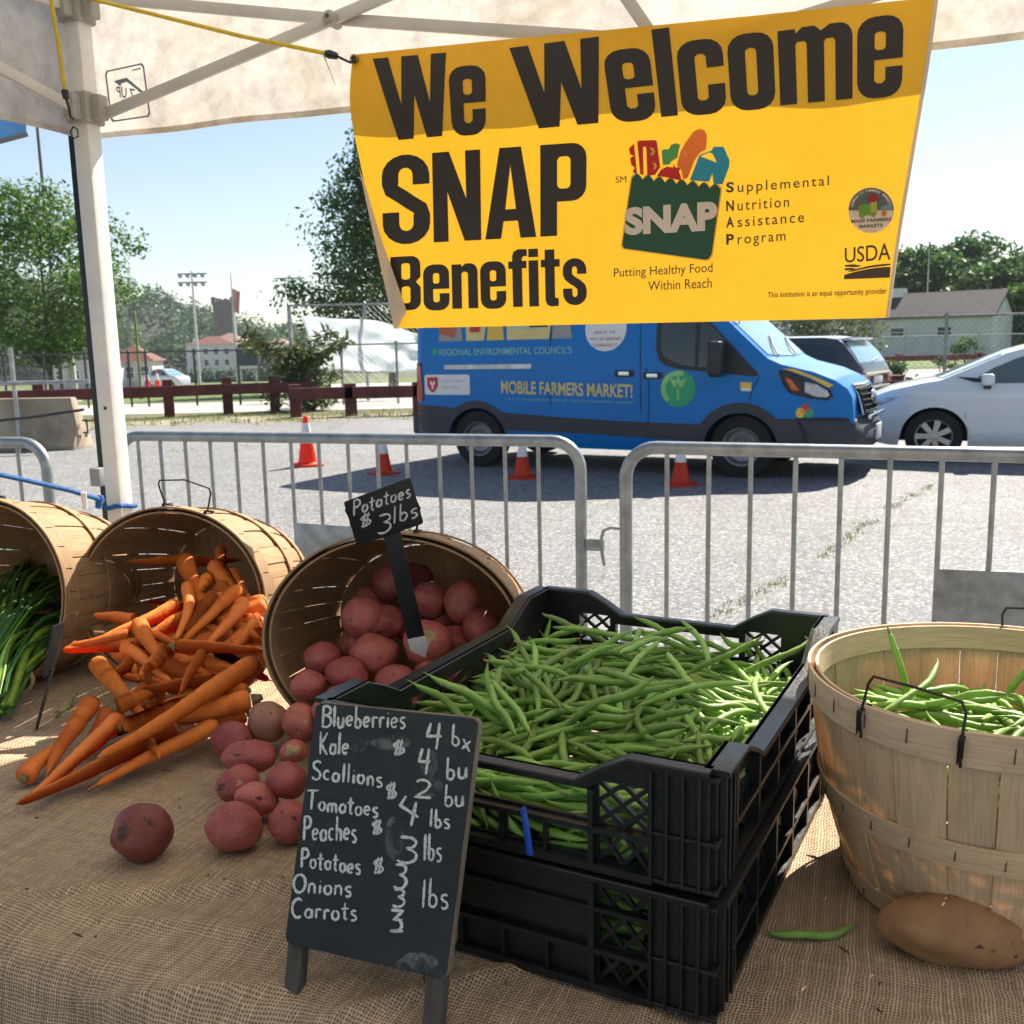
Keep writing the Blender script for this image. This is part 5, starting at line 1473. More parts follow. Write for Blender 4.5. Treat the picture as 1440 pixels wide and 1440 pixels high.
artpoly("food_emblem", [z6([(360, 490), (390, 440), (440, 415), (485, 425), (490, 390), (500, 420), (550, 425), (530, 450), (545, 490), (548, 525), (500, 515), (440, 500)])], m_bred, .0020)
# round seal of the markets
m_sgrey = mat("seal_grey", (.11, .115, .11), .5); m_spink = mat("seal_pale", (.76, .66, .58), .5, trans=.15)
cxs, cys, rs = 1225, 296.5, 32
artpoly("seal", [circ(cxs, cys, rs, 40)], m_spink, .0012)
artpoly("seal_upper", [circ(cxs, cys, rs*.985, 26, a0=pi, a1=2*pi)], m_sgrey, .0018)
artpoly("seal_mark", [[(1208, 300), (1206, 292), (1212, 288), (1224, 288), (1226, 296), (1232, 296), (1232, 303), (1210, 304)]], mat("seal_green", (.16, .33, .02), .5), .0022)
artpoly("seal_mark", [circ(1212, 303, 4.2, 12)], MATS["seal_green"], .0026); artpoly("seal_mark", [circ(1228, 303, 3, 12)], MATS["seal_green"], .0026)
artpoly("seal_mark", [[(1224, 300), (1224, 286), (1231, 280), (1233, 286), (1233, 300)]], mat("seal_lime", (.42, .44, .05), .5), .0028)
artpoly("seal_mark", [[(1219, 283), (1223, 276), (1230, 274), (1236, 279), (1230, 285), (1224, 285)]], m_bred, .003)
artpoly("seal_mark", [[(1238, 293), (1248, 288), (1255, 291), (1254, 296), (1240, 297)]], mat("seal_blue", (.18, .26, .32), .5), .0024)
artpoly("seal_mark", [circ(1243, 301, 3.6, 12)], m_borange, .0024)
btext("MASS FARMERS", [(1197, 309.5), (1253, 306.5), (1253, 311.5), (1197, 314.5)], m_sgrey, offset=.03, off=.002); btext("MARKETS", [(1208, 316.5), (1241, 315), (1241, 320), (1208, 321.5)], m_sgrey, offset=.03, off=.002)
btext("MCMXLIII"[:4], [(1216, 324), (1233, 323), (1233, 326.5), (1216, 327)], m_halo, off=.002)
T = "COMMUNITY FARMERS MARKETS"
for i, ch in enumerate(T):
    if ch == ' ': continue
    a = pi+.22+(pi-.44)*i/(len(T)-1)
    vs, fs = curve_mesh(text=ch, size=5.6, offset=.1)
    ox, oy = cxs+25.8*cos(a), cys+25.8*sin(a)
    ta = a+pi/2
    vs = [(ox+(x-1.7)*cos(ta)+(y)*sin(ta), oy+(x-1.7)*sin(ta)-(y)*cos(ta)) for x, y in vs]
    art("seal_lettering", vs, fs, m_pinkw, .0024)
# folded white hem at the lower left, brass eyelets
hem = [(505, 224), (519, 262), (540, 330), (578, 438), (566, 463), (556, 462), (540, 395), (523, 310)]
vs, fs = curve_mesh([hem]); vs, fs = cut_flat(vs, fs, 18, 2)
b = MB(); b.add([bsurf(*px2uv(max(x, tabxy(LB, max(0, min(.9999, px2uv(x, y)[1])))[0]), y), .004+.012*max(0, 1-abs(x-(505+(y-224)*.26)-8)/30)) for x, y in vs], fs)
b.build("folded_hem", mat("white_vinyl_back", (.62, .55, .46), .5, var=.08, trans=.25), ban, world=True)
m_brass = mat("brass", (.35, .24, .09), .35, metal=1., var=.2)
def eyelet(px, py):
    p = bsurf(*px2uv(px, py), .006); b = MB()
    M = Matrix.Translation(p) @ TN.to_track_quat('Z', 'Y').to_matrix().to_4x4()
    b.lathe([(.0055, -.004), (.0055, .002), (.0075, .004), (.0105, .002), (.011, -.002)], 18, M=M); o = b.build("eyelet", m_brass, ban, world=True)
    b = MB(); b.lathe([(.0055, -.001), (.0001, -.001)], 14, M=M); b.build("eyelet_hole", m_pane, o, world=True)
eyelet(500, 84); eyelet(564, 435)
b = MB(); p0 = bsurf(.999, .0); b.grid(lambda u, v: bsurf(.994+.006*u, v*.9999, .002+.004*u), 2, 30); b.build("white_edge", MATS["white_vinyl_back"], ban, world=True)
# ------------------------------------------------------------------ steel crowd barricades
m_gal = mat("galvanised_tube", (.40, .41, .405), .42, metal=.55, var=.22, vscale=14, rvar=.12, col2=(.27, .28, .28))
def barricade(p, q, bars, label, plate=None, hook=None, H=1.1, r=.027):
    """p,q: ground points of the two uprights; bars: fractions along"""
    p = Vector(p); q = Vector(q); L = (q-p).length; ang = atan2(q.y-p.y, q.x-p.x)
    root = empty("crowd_barricade", p, ang, label, "barricade", "steel crowd barricades behind the table")
    R_ = .13; z0 = .16
    path = [(0, 0, .02), (0, 0, H-R_-r)]+[(R_-R_*cos(a), 0, H-r-R_+R_*sin(a)) for a in [pi/2*k/7 for k in range(1, 8)]]
    path += [(L-R_+R_*sin(a), 0, H-r-R_+R_*cos(a)) for a in [pi/2*k/7 for k in range(0, 8)]]+[(L, 0, .02)]
    b = MB(); b.tube(path, r, 14); b.build("frame", m_gal, root)
    b = MB(); b.tube([(0, 0, z0), (L, 0, z0)], r*.7, 10); b.build("bottom_rail", m_gal, root)
    for t in bars:
        b = MB(); b.tube([(L*t, 0, z0), (L*t, 0, H-r)], .0098, 8, caps=False); b.build("bar", m_gal, root)
    for x in (.25, L-.25):
        b = MB(); b.tube([(x, -.32, .015), (x, -.05, z0-.02), (x, .05, z0-.02), (x, .32, .015)], .02, 8); b.build("foot", m_gal, root)
    return root
def bar_fracs(p, q, pxs, py):
    p = Vector(p); q = Vector(q); n = Vector((-(q-p).y, (q-p).x, 0)).normalized()
    return [((PPL(x, py, p, n)-p).dot(q-p))/(q-p).length_squared for x in pxs]
def plate(root, p, q, quad):
    p = Vector(p); q = Vector(q); n = Vector((-(q-p).y, (q-p).x, 0)).normalized()
    if n.y > 0: n = -n
    pts = [PPL(x, y, p+n*.012, n) for x, y in quad]
    b = MB(); b.add(pts+[w-n*.004 for w in pts], [(0, 1, 2, 3), (7, 6, 5, 4), (0, 1, 5, 4), (1, 2, 6, 5), (2, 3, 7, 6), (3, 0, 4, 7)]); b.build("name_plate", m_gal, root, world=True, bevel=.0015)
g0 = lambda v: Vector((v.x, v.y, 0))
bL, bR = g0(PZ(166, 612, 1.075)), g0(PZ(816, 620, 1.075))
bb_ = barricade(bL, bR, bar_fracs(bL, bR, [196, 227, 262, 297, 333, 371, 410, 449, 490, 531, 572, 618, 663, 710, 757], 645), "steel barricade in the middle, its rounded end left of the gap")
plate(bb_, bL, bR, [(415, 735), (502, 741), (502, 800), (415, 794)])
cL, cR = g0(PZ(880, 628, 1.075)), g0(PZ(1440, 640, 1.075)); cR = cL+(cR-cL)*1.45
cc_ = barricade(cL, cR, bar_fracs(cL, cR, [938, 997, 1056, 1119, 1183, 1252, 1325, 1399, 1477, 1560, 1650], 650), "steel barricade on the right, starting right of the gap and running out of frame")
plate(cc_, cL, cR, [(1317, 800), (1480, 806), (1480, 884), (1313, 874)])
aR = g0(PZ(62, 622, 1.075)); aL = aR+Vector((-2.3, .75, 0))
barricade(aL, aR, [.1, .17, .24, .31, .38, .45, .52, .59, .66, .73, .80, .868, .93], "steel barricade end at the far left, left of the tent post")
# hook joining the two
n_ = Vector((0, -1, 0))
b = MB(); pts = [PD(x, y, 4.30) for x, y in ((872, 743), (858, 742), (849, 746), (846, 756), (847, 780), (850, 795))]; b.tube(pts, .008, 8); b.build("hook", m_gal, cc_, world=True)
b = MB(); c = PD(837, 766, 4.36); b.box(tuple(c), (.085, .02, .055), rz=-.3); b.build("hook_bracket", m_gal, bb_, world=True, bevel=.004)

# ------------------------------------------------------------------ table under burlap
from mathutils import noise as mnoise
TBZ = .80
FE = Vector((.934, -.358, 0)).normalized(); FN = Vector((-FE.y, FE.x, 0)); F0 = Vector((-.40, 1.045, 0))
TD = 1.14
def tt(a, bb, z=0.): return F0+FE*a+FN*bb+Vector((0, 0, z))
tab = empty("folding_table", tt(.2, TD/2), atan2(FE.y, FE.x), "long folding table hidden under the burlap cloth", "table")
m_tabtop = mat("table_plastic", (.62, .62, .60), .5, var=.08)
b = MB(); b.box((0, 0, TBZ-.045), (3.6, TD-.01, .05)); b.build("table_top", m_tabtop, tab, bevel=.01)
for x in (-1.6, 1.6):
    for y in (-.45, .45):
        b = MB(); b.tube([(x, y, 0), (x, y, TBZ-.07)], .016, 8); b.build("leg", m_galv, tab)
m_bur, nt, b = newmat("burlap_weave")
uvn = nt.nodes.new("ShaderNodeUVMap"); uvn.uv_map = "uv"
v = uvn.outputs[0]
dn = nt.nodes.new("ShaderNodeTexNoise"); dn.inputs['Scale'].default_value = 26; dn.inputs['Detail'].default_value = 3
nt.links.new(_mapping(nt, v, (1, 1, 1)), dn.inputs['Vector'])
dn2 = nt.nodes.new("ShaderNodeTexNoise"); dn2.inputs['Scale'].default_value = 2.6; dn2.inputs['Detail'].default_value = 2
nt.links.new(v, dn2.inputs['Vector'])
def vadd(a, bb_, k):
    s = nt.nodes.new("ShaderNodeVectorMath"); s.operation = 'MULTIPLY_ADD'
    nt.links.new(bb_, s.inputs[0]); s.inputs[1].default_value = (k, k, 0); nt.links.new(a, s.inputs[2]); return s.outputs[0]
vv = vadd(vadd(v, dn.outputs[1], .0075), dn2.outputs[1], .04)
sx = nt.nodes.new("ShaderNodeSeparateXYZ"); nt.links.new(vv, sx.inputs[0])
PIT = .0039
ax = _math(nt, 'SINE', _math(nt, 'MULTIPLY', sx.outputs[0], 2*pi/PIT/2)); ay = _math(nt, 'SINE', _math(nt, 'MULTIPLY', sx.outputs[1], 2*pi/PIT/2*.86))
fx = _math(nt, 'ABSOLUTE', ax); fy = _math(nt, 'ABSOLUTE', ay)
thr = _math(nt, 'MAXIMUM', fx, fy)                     # 1 on threads, low in the holes between
chk = _math(nt, 'MULTIPLY', ax, ay)                    # which thread lies on top
hgt = _math(nt, 'MULTIPLY_ADD', chk, .22, thr)
tn_ = _noise(nt, _mapping(nt, v, (60, 700, 1)), 1., 2, .6); tn2 = _noise(nt, _mapping(nt, v, (700, 60, 1)), 1., 2, .6)
slub = _mix(nt, tn_, tn2, fx)
big = _noise(nt, v, 3.2, 5, .6); med = _noise(nt, v, 42, 4, .65)
c = _ramp(nt, thr, [(.30, (.13, .078, .046)), (.58, (.43, .285, .172)), (.92, (.72, .53, .345))])
c = _mix(nt, c, _ramp(nt, slub, [(.3, .62), (.65, 1.12)]), .85, 'MULTIPLY')
def thread(o_, k):
    wn_ = nt.nodes.new("ShaderNodeTexWhiteNoise"); wn_.noise_dimensions = '1D'
    nt.links.new(_math(nt, 'FLOOR', _math(nt, 'MULTIPLY', o_, k)), wn_.inputs['W']); return wn_.outputs[0]
tx_ = thread(sx.outputs[0], 1/PIT); ty_ = thread(sx.outputs[1], .86/PIT)
c = _mix(nt, c, _ramp(nt, _mix(nt, ty_, tx_, fx), [(.0, .66), (1., 1.14)]), .8, 'MULTIPLY')
c = _mix(nt, c, _ramp(nt, big, [(.3, .84), (.7, 1.06)]), .8, 'MULTIPLY')
c = _mix(nt, c, _ramp(nt, med, [(.3, .78), (.7, 1.1)]), .8, 'MULTIPLY')
nt.links.new(c, b.inputs['Base Color']); b.inputs['Roughness'].default_value = .92; b.inputs['Specular IOR Level'].default_value = .2
bn = nt.nodes.new("ShaderNodeBump"); bn.inputs['Strength'].default_value = .8; bn.inputs['Distance'].default_value = .003
nt.links.new(hgt, bn.inputs['Height']); nt.links.new(bn.outputs[0], b.inputs['Normal'])
A0, A1, B0, B1 = -1.62, 2.04, -.62, TD+.10
def wrinkle(a, bb_):
    p = Vector((a*1.0, bb_*1.0, 3.1))
    z = .0050*mnoise.noise(p*5)+.0032*mnoise.noise(p*13)+.0012*mnoise.noise(p*31)
    # long folds
    for (a0, b0, ang, L, w, h) in ((-.14, .12, .55, .22, .014, .008), (-.02, .08, .30, .24, .018, .008), (.10, .22, .5, .22, .014, .008),
                                   (.62, .04, 1.2, .16, .02, .012), (.70, .10, .7, .20, .02, .010), (.55, .16, 1.35, .2, .018, .008), (-.75, .30, .05, .3, .02, .007), (-.30, .02, .62, .20, .012, .011), (-.22, .09, .75, .16, .010, .009), (.30, .06, .9, .14, .012, .010), (-.5, -.06, .35, .25, .014, .012), (-.62, .05, .5, .2, .012, .008), (.02, -.03, .5, .2, .012, .010), (-.95, .46, -.2, .3, .025, .008)):
        da, db = a-a0, bb_-b0
        x = da*cos(ang)+db*sin(ang); y = -da*sin(ang)+db*cos(ang)+.02*sin(x*9)
        z += .95*h*exp(-(x/L)**4)*exp(-(y/w)**2)
    return z
def clothpt(a, bb_):
    w = wrinkle(a, bb_)
    R_ = .045
    if bb_ > 0:
        z = TBZ+w; off = bb_
        if bb_ > TD: z -= min(.3, (bb_-TD)); off = TD+.01
        return tt(a, off, z)
    s = -bb_; q = R_*pi/2
    if s < q: th = s/R_; return tt(a, -R_*sin(th), TBZ-R_*(1-cos(th))+w)
    dr = s-q
    fold = .030*sin(a*17+1.5*sin(a*5))*min(1, dr*4)+.012*sin(a*41+2)*min(1, dr*5)
    return tt(a, -R_-dr*.10-fold, TBZ-R_-dr+w*.5)
b = MB(); nu, nv = 360, 190
o = len(b.v)
b.grid(lambda u, v: clothpt(A0+(A1-A0)*u, B0+(B1-B0)*v), nu, nv, uv=True)
for k_, (uu, v_) in b.uv.items(): b.uv[k_] = (A0+(A1-A0)*uu, B0+(B1-B0)*v_)
tag(b.build("burlap_cloth", m_bur, ang=80, recalc=False, solid=0.), "brown burlap cloth with loose weave and folds covering the whole table", "tablecloth")
def top_z(p, lift=0.):
    d = p-F0; return TBZ+max(0, wrinkle(d.dot(FE), d.dot(FN)))+lift
# ------------------------------------------------------------------ splint baskets
def woodmat(name, c1, c2, dark, trans=.0):
    m, nt, b = newmat(name)
    uvn = nt.nodes.new("ShaderNodeUVMap"); uvn.uv_map = "uv"; v = uvn.outputs[0]
    g = _noise(nt, _mapping(nt, v, (1, .06, 1)), 260, 4, .6, .3); l = _noise(nt, _mapping(nt, v, (1, .25, 1)), 14, 4, .6); st = _noise(nt, v, 22, 5, .7)
    c = _ramp(nt, g, [(.30, c2), (.62, c1)])
    c = _mix(nt, c, _ramp(nt, l, [(.3, .70), (.7, 1.08)]), .8, 'MULTIPLY')
    c = _mix(nt, c, dark, _ramp(nt, st, [(.58, 0.), (.74, .55)]))
    nt.links.new(c, b.inputs['Base Color']); b.inputs['Roughness'].default_value = .7; b.inputs['Specular IOR Level'].default_value = .3
    bn = nt.nodes.new("ShaderNodeBump"); bn.inputs['Strength'].default_value = .35; bn.inputs['Distance'].default_value = .002
    nt.links.new(g, bn.inputs['Height']); nt.links.new(bn.outputs[0], b.inputs['Normal'])
    if trans:
        tr = nt.nodes.new("ShaderNodeBsdfTranslucent"); nt.links.new(_mix(nt, c, (1., .5, .2), .35, 'MULTIPLY'), tr.inputs[0])
        ms = nt.nodes.new("ShaderNodeMixShader"); ms.inputs[0].default_value = trans
        nt.links.new(b.outputs[0], ms.inputs[1]); nt.links.new(tr.outputs[0], ms.inputs[2]); nt.links.new(ms.outputs[0], nt.nodes["Material Output"].inputs[0])
    return m
m_splint_old = woodmat("aged_splint", (.46, .29, .155), (.30, .175, .085), (.12, .065, .035), .06)
m_splint_new = woodmat("fresh_splint", (.82, .67, .46), (.68, .50, .31), (.50, .32, .17), .30)
m_hoop_old = woodmat("aged_hoop", (.42, .27, .145), (.28, .165, .085), (.12, .065, .035))
m_hoop_new = woodmat("fresh_hoop", (.76, .57, .38), (.62, .44, .27), (.36, .22, .12), .06)
m_wire = mat("dark_wire", (.06, .055, .05), .45, metal=.8, var=.3)
m_staple = mat("wire_staple", (.12, .08, .06), .5, metal=.6)
def uvquad(b, vs, uvs, fs):
    o = len(b.v); b.add(vs, fs)
    for i, q in enumerate(uvs): b.uv[o+i] = q
def basket(root, R, Rb, H, n, sm_, hm_, seed, gapmax=.10, handles=(0., pi), hz=.03, hw=.33, hout=.012, bulge=.012, squash=1.):
    """splint basket, base at local z=0, rim at z=H; staves are separate strips with slits between"""
    rr = random.Random(seed)
    def rad(z): t = z/H; return Rb+(R-Rb)*t+bulge*sin(pi*t)
    b = MB(); th = .0026
    edges = []; a = 0
    for i in range(n): edges.append(2*pi*i/n+rr.uniform(-.12, .12)*2*pi/n)
    for i in range(n):
        a0 = edges[i]; a1 = edges[(i+1) % n]+(2*pi if i == n-1 else 0)
        g0, g1 = rr.uniform(-.01, gapmax)*(a1-a0)*.5, rr.uniform(-.01, gapmax)*(a1-a0)*.5
        lean = rr.uniform(-.05, .05)*(a1-a0)
        inset = (i % 2)*.0022
        nz, na = 9, 3
        uo = rr.uniform(0, 5)
        for layer in (0, 1):
            vs = []; uvs = []
            for j in range(nz+1):
                z = H*j/nz
                nar = .0 if j > 2 else 0
                for k in range(na+1):
                    t = k/na; aa = a0+g0*(1-.5*abs(2*j/nz-1))+(a1-g1*(1-.5*abs(2*j/nz-1))-a0-g0)*t+lean*(j/nz-.5)
                    r = rad(z)-inset-(th if layer else 0)-.0012*(1-(2*t-1)**2)*(-1)
                    vs.append((r*cos(aa), r*sin(aa), z)); uvs.append((uo+t*.06, uo*1.7+z))
            fs = [(j*(na+1)+k, j*(na+1)+k+1, (j+1)*(na+1)+k+1, (j+1)*(na+1)+k) for j in range(nz) for k in range(na)]
            if layer: fs = [f[::-1] for f in fs]
            uvquad(b, vs, uvs, fs)
            if layer:      # close the two long edges
                o1 = len(b.v)-len(vs); o0 = o1-len(vs)
                for j in range(nz):
                    for k in (0, na):
                        q = (o0+j*(na+1)+k, o0+(j+1)*(na+1)+k, o1+(j+1)*(na+1)+k, o1+j*(na+1)+k)
                        b.f.append(q if k else q[::-1]); b.m.append(0)
    b.build("staves", sm_, root, recalc=False, ang=50)
    def hoop(z, w, r_off, nm, m, th=.0035, lap=0.):
        b = MB(); N = 72; u0 = rr.uniform(0, 5)
        vs = []; uvs = []
        for i in range(N+1):
            a = 2*pi*i/N+lap
            wob = .0012*sin(a*3+u0)
            for (dr, dz) in ((0, -w/2), (th, -w/2), (th, w/2), (0, w/2)):
                zz = z+dz+wob
                r = rad(max(0, min(H, zz)))+r_off+dr
                vs.append((r*cos(a), r*sin(a), zz)); uvs.append((u0+dz+dr, u0+a*R))
        fs = [(i*4+j, i*4+(j+1) % 4, (i+1)*4+(j+1) % 4, (i+1)*4+j) for i in range(N) for j in range(4)]
        uvquad(b, vs, uvs, fs)
        s = b; k = 0
        ns = 26
        for i in range(ns):
            a = 2*pi*i/ns+.07; r = rad(min(H, z))+r_off+th+.0004
            p0 = Vector((r*cos(a), r*sin(a), z-w*.22)); p1 = Vector((r*cos(a+.004), r*sin(a+.004), z+w*.22)); s.tube([p0, p1], .0007, 4, mi=1)
        return b.build(nm, [m, m_staple], root)
    hoop(H-.016, .040, .0012, "rim_hoop", hm_)
    hoop(H-.014, .032, -.0085, "inner_rim_hoop", hm_)
    hoop(H*.47, .032, .0012, "middle_hoop", hm_)
    hoop(.016, .030, .0012, "bottom_hoop", hm_)
    b = MB(); vs = [(0, 0, .008)]+[((Rb-.003)*cos(2*pi*i/40), (Rb-.003)*sin(2*pi*i/40), .008) for i in range(40)]
    uvquad(b, vs, [(p[0], p[1]) for p in vs], [(0, 1+i, 1+(i+1) % 40) for i in range(40)])
    b.build("base_board", sm_, root, recalc=False, solid=.004)
    for a in handles:
        b = MB(); r = R+.006
        def pt(da, z, ro=0.): return ((r+ro)*cos(a+da), (r+ro)*sin(a+da), z)
        b.tube([pt(-hw, H-.036), pt(-hw, H-.010, .003), pt(-hw*1.02, H+hz*.75, hout), pt(-hw*.93, H+hz, hout*1.2), pt(0, H+hz*1.04, hout*1.3), pt(hw*.93, H+hz*.9, hout*1.2), pt(hw*1.02, H+hz*.6, hout), pt(hw, H-.010, .003), pt(hw, H-.036)], .0018, 6)
        for s in (-1, 1):
            for k in range(3):
                b.tube([pt(s*hw-.012+.010*k, H-.032+.004*k, .004), pt(s*hw-.008+.010*k, H-.004, .005), pt(s*hw-.008+.010*k, H+.002, -.012)], .0012, 5)
        b.build("wire_handle", m_wire, root)
    return root
def lying(cm, phi, rv, rh, Rb, H, label, seed, hand):
    """basket on its side: cm mouth centre (x,y), phi mouth direction, rv/rh half height and half width of the mouth"""
    tl = math.asin((rv-Rb)/H)
    mdir = Vector((cos(phi)*cos(tl), sin(phi)*cos(tl), sin(tl)))
    C = Vector((cm[0], cm[1], TBZ+.004+rv*cos(tl)))
    base = C-mdir*H
    xax = Vector((-sin(phi), cos(phi), 0))      # sideways
    yax = mdir.cross(xax)
    M = Matrix((xax, yax, mdir)).transposed()
    root = empty("bushel_basket", base, 0, label, "basket", rot=M.to_euler())
    root.scale = (rh/rv, 1, 1)
    basket(root, rv, Rb, H, 30, m_splint_old, m_hoop_old, seed, gapmax=.085, handles=hand, hz=.012, hw=.22, hout=.045)
    return root, C, mdir, M
BK = {}
BK['scallion'] = lying((-1.125, 2.07), radians(-108), .199, .208, .158, .29, "weathered splint basket on its side at far left, holding scallions", 1, (pi/2+.15, ))
BK['carrot'] = lying((-.728, 2.05), radians(-105), .187, .222, .150, .29, "splint basket on its side with carrots spilling out", 2, (pi/2-.15, ))
BK['potato'] = lying((-.214, 1.69), radians(-98), .188, .234, .152, .29, "splint basket on its side with red potatoes and a price tag", 3, (pi/2+.05, ))
bs = empty("bushel_basket", (.60, 1.187, TBZ+.004), .4, "pale new splint basket standing upright with green beans inside on the right", "basket")
ha = radians(-139)-.4
basket(bs, .222, .165, .278, 26, m_splint_new, m_hoop_new, 4, gapmax=.055, handles=(ha, ha+pi+.12), hz=.036, hw=.255, hout=-.010)
# ------------------------------------------------------------------ carrots
def vegmat(name, c1, c2, c3, ring=0., rough=.5, spots=None, rnd=.12, sss=.08, bump=.3):
    m, nt, b = newmat(name)
    v = coords(nt)
    oi = nt.nodes.new("ShaderNodeObjectInfo")
    va = nt.nodes.new("ShaderNodeVectorMath"); va.operation = 'MULTIPLY_ADD'
    cb_ = nt.nodes.new("ShaderNodeCombineXYZ"); nt.links.new(oi.outputs['Random'], cb_.inputs[0]); nt.links.new(oi.outputs['Random'], cb_.inputs[1])
    nt.links.new(cb_.outputs[0], va.inputs[0]); va.inputs[1].default_value = (7, 3, 0); nt.links.new(v, va.inputs[2])
    v = va.outputs[0]
    n1 = _noise(nt, v, 22, 5, .6); n2 = _noise(nt, v, 130, 4, .65)
    c = _ramp(nt, n1, [(.3, c2), (.62, c1)])
    c = _mix(nt, c, c3, _ramp(nt, n2, [(.55, 0.), (.75, .6)]))
    if ring:
        rg = _noise(nt, _mapping(nt, v, (260, 22, 22)), 1., 2, .6)
        c = _mix(nt, c, c3, _ramp(nt, rg, [(.62, 0.), (.70, ring)]))
    if spots:
        sp = _noise(nt, v, 60, 3, .6); c = _mix(nt, c, spots, _ramp(nt, sp, [(.66, 0.), (.72, .8)]))
    hv = nt.nodes.new("ShaderNodeHueSaturation")
    r = oi.outputs['Random']
    nt.links.new(_math(nt, 'MULTIPLY_ADD', r, rnd*2, 1-rnd), hv.inputs['Value']); nt.links.new(_math(nt, 'MULTIPLY_ADD', r, .010, .496), hv.inputs['Hue'])
    nt.links.new(c, hv.inputs['Color']); c = hv.outputs[0]
    nt.links.new(c, b.inputs['Base Color'])
    nt.links.new(_math(nt, 'MULTIPLY_ADD', n2, .25, rough-.12), b.inputs['Roughness'])
    b.inputs['Specular IOR Level'].default_value = .4
    b.inputs['Subsurface Weight'].default_value = sss; b.inputs['Subsurface Radius'].default_value = (.01, .004, .002); b.inputs['Subsurface Scale'].default_value = .5
    bn = nt.nodes.new("ShaderNodeBump"); bn.inputs['Strength'].default_value = bump; bn.inputs['Distance'].default_value = .002
    nt.links.new(_noise(nt, _mapping(nt, v, (260 if ring else 90, 50, 50)), 1., 3, .6), bn.inputs['Height']); nt.links.new(bn.outputs[0], b.inputs['Normal'])
    return m
m_carrot = vegmat("carrot_skin", (.90, .275, .045), (.82, .215, .032), (.66, .20, .06), ring=.85, rough=.62, rnd=.05)
m_crown = mat("carrot_crown", (.34, .32, .12), .8, var=.4, vscale=120, bump=.6, bscale=300, col2=(.14, .09, .04))
def carrot(P0, P1, r, bend, seed, stump=.25, label=None):
    """P0 crown end, P1 tip"""
    rr = random.Random(seed)
    P0 = Vector(P0); P1 = Vector(P1); L = (P1-P0).length
    x = (P1-P0).normalized(); up = Vector((0, 0, 1)); y = up.cross(x)
    if y.length < .1: y = Vector((0, 1, 0)).cross(x)
    y.normalize(); z = x.cross(y)
    root = empty("carrot", P0, 0, label, "carrot", rot=Matrix((x, y, z)).transposed().to_euler())
    n = 34; pts = []; rs = []
    for i in range(n+1):
        t = i/n
        pts.append((L*t, bend*L*sin(pi*t)+.0012*sin(t*7+seed), .001*sin(t*9+seed*2)-.25*r*t*0))
        q = (1-.66*t**1.35) if t < .93 else (1-.66*.93**1.35)*(1-((t-.93)/.07)**1.8*.8)
        if t < .05: q *= .62+.38*(t/.05)**.5
        rs.append(max(.0012, r*q*(1+.03*sin(t*17+seed)+.02*sin(t*37+seed)-(rr.uniform(.02, .07) if rr.random() < .28 else 0))))
    if seed % 3 != 1:
        e = Vector(pts[-1]); k_ = rr.uniform(.006, .018)
        pts += [tuple(e+Vector((k_*.5, rr.uniform(-.2, .2)*k_, 0))), tuple(e+Vector((k_, rr.uniform(-.4, .4)*k_, -.001)))]; rs += [.0011, .0005]
    b = MB(); b.tube(pts, rs, 14, jit=.02)
    for q_ in range(5):
        t_ = rr.uniform(.2, .95); a_ = rr.uniform(.3, 2.9); i_ = int(t_*n); p_ = Vector(pts[i_])+Vector((0, cos(a_), sin(a_)))*rs[i_]*.95
        b.tube([p_, p_+Vector((rr.uniform(-.002, .004), cos(a_)*.003, sin(a_)*.003)), p_+Vector((rr.uniform(-.004, .008), cos(a_)*.005, sin(a_)*.003-.001))], [.0005, .0004, .0002], 4); b.build("root", m_carrot, root, ang=80)
    c = MB(); c.tube([(-.002-.0, pts[0][1], pts[0][2]), (-.0005-r*stump, pts[0][1], pts[0][2]), (-r*stump*1.6-.002, pts[0][1]+.001, pts[0][2]+.001)], [r*.50, r*.42, r*.22], 9, jit=.15); c.build("crown", m_crown, root, ang=80)
    return root
# heap surface of the spilled carrots, from the cloth up into the basket
def heapz(d): return TBZ+.012+max(0, d-1.60)*.40
def on_heap(px, py, lift, hz=heapz):
    v = ray(px, py); lo, hi = .9, 3.
    for _ in range(40):
        d = (lo+hi)/2; z = CAMZ+v.z/v.y*d
        if z > hz(d)+lift: lo = d
        else: hi = d
    return CPOS+v*(d/v.y)
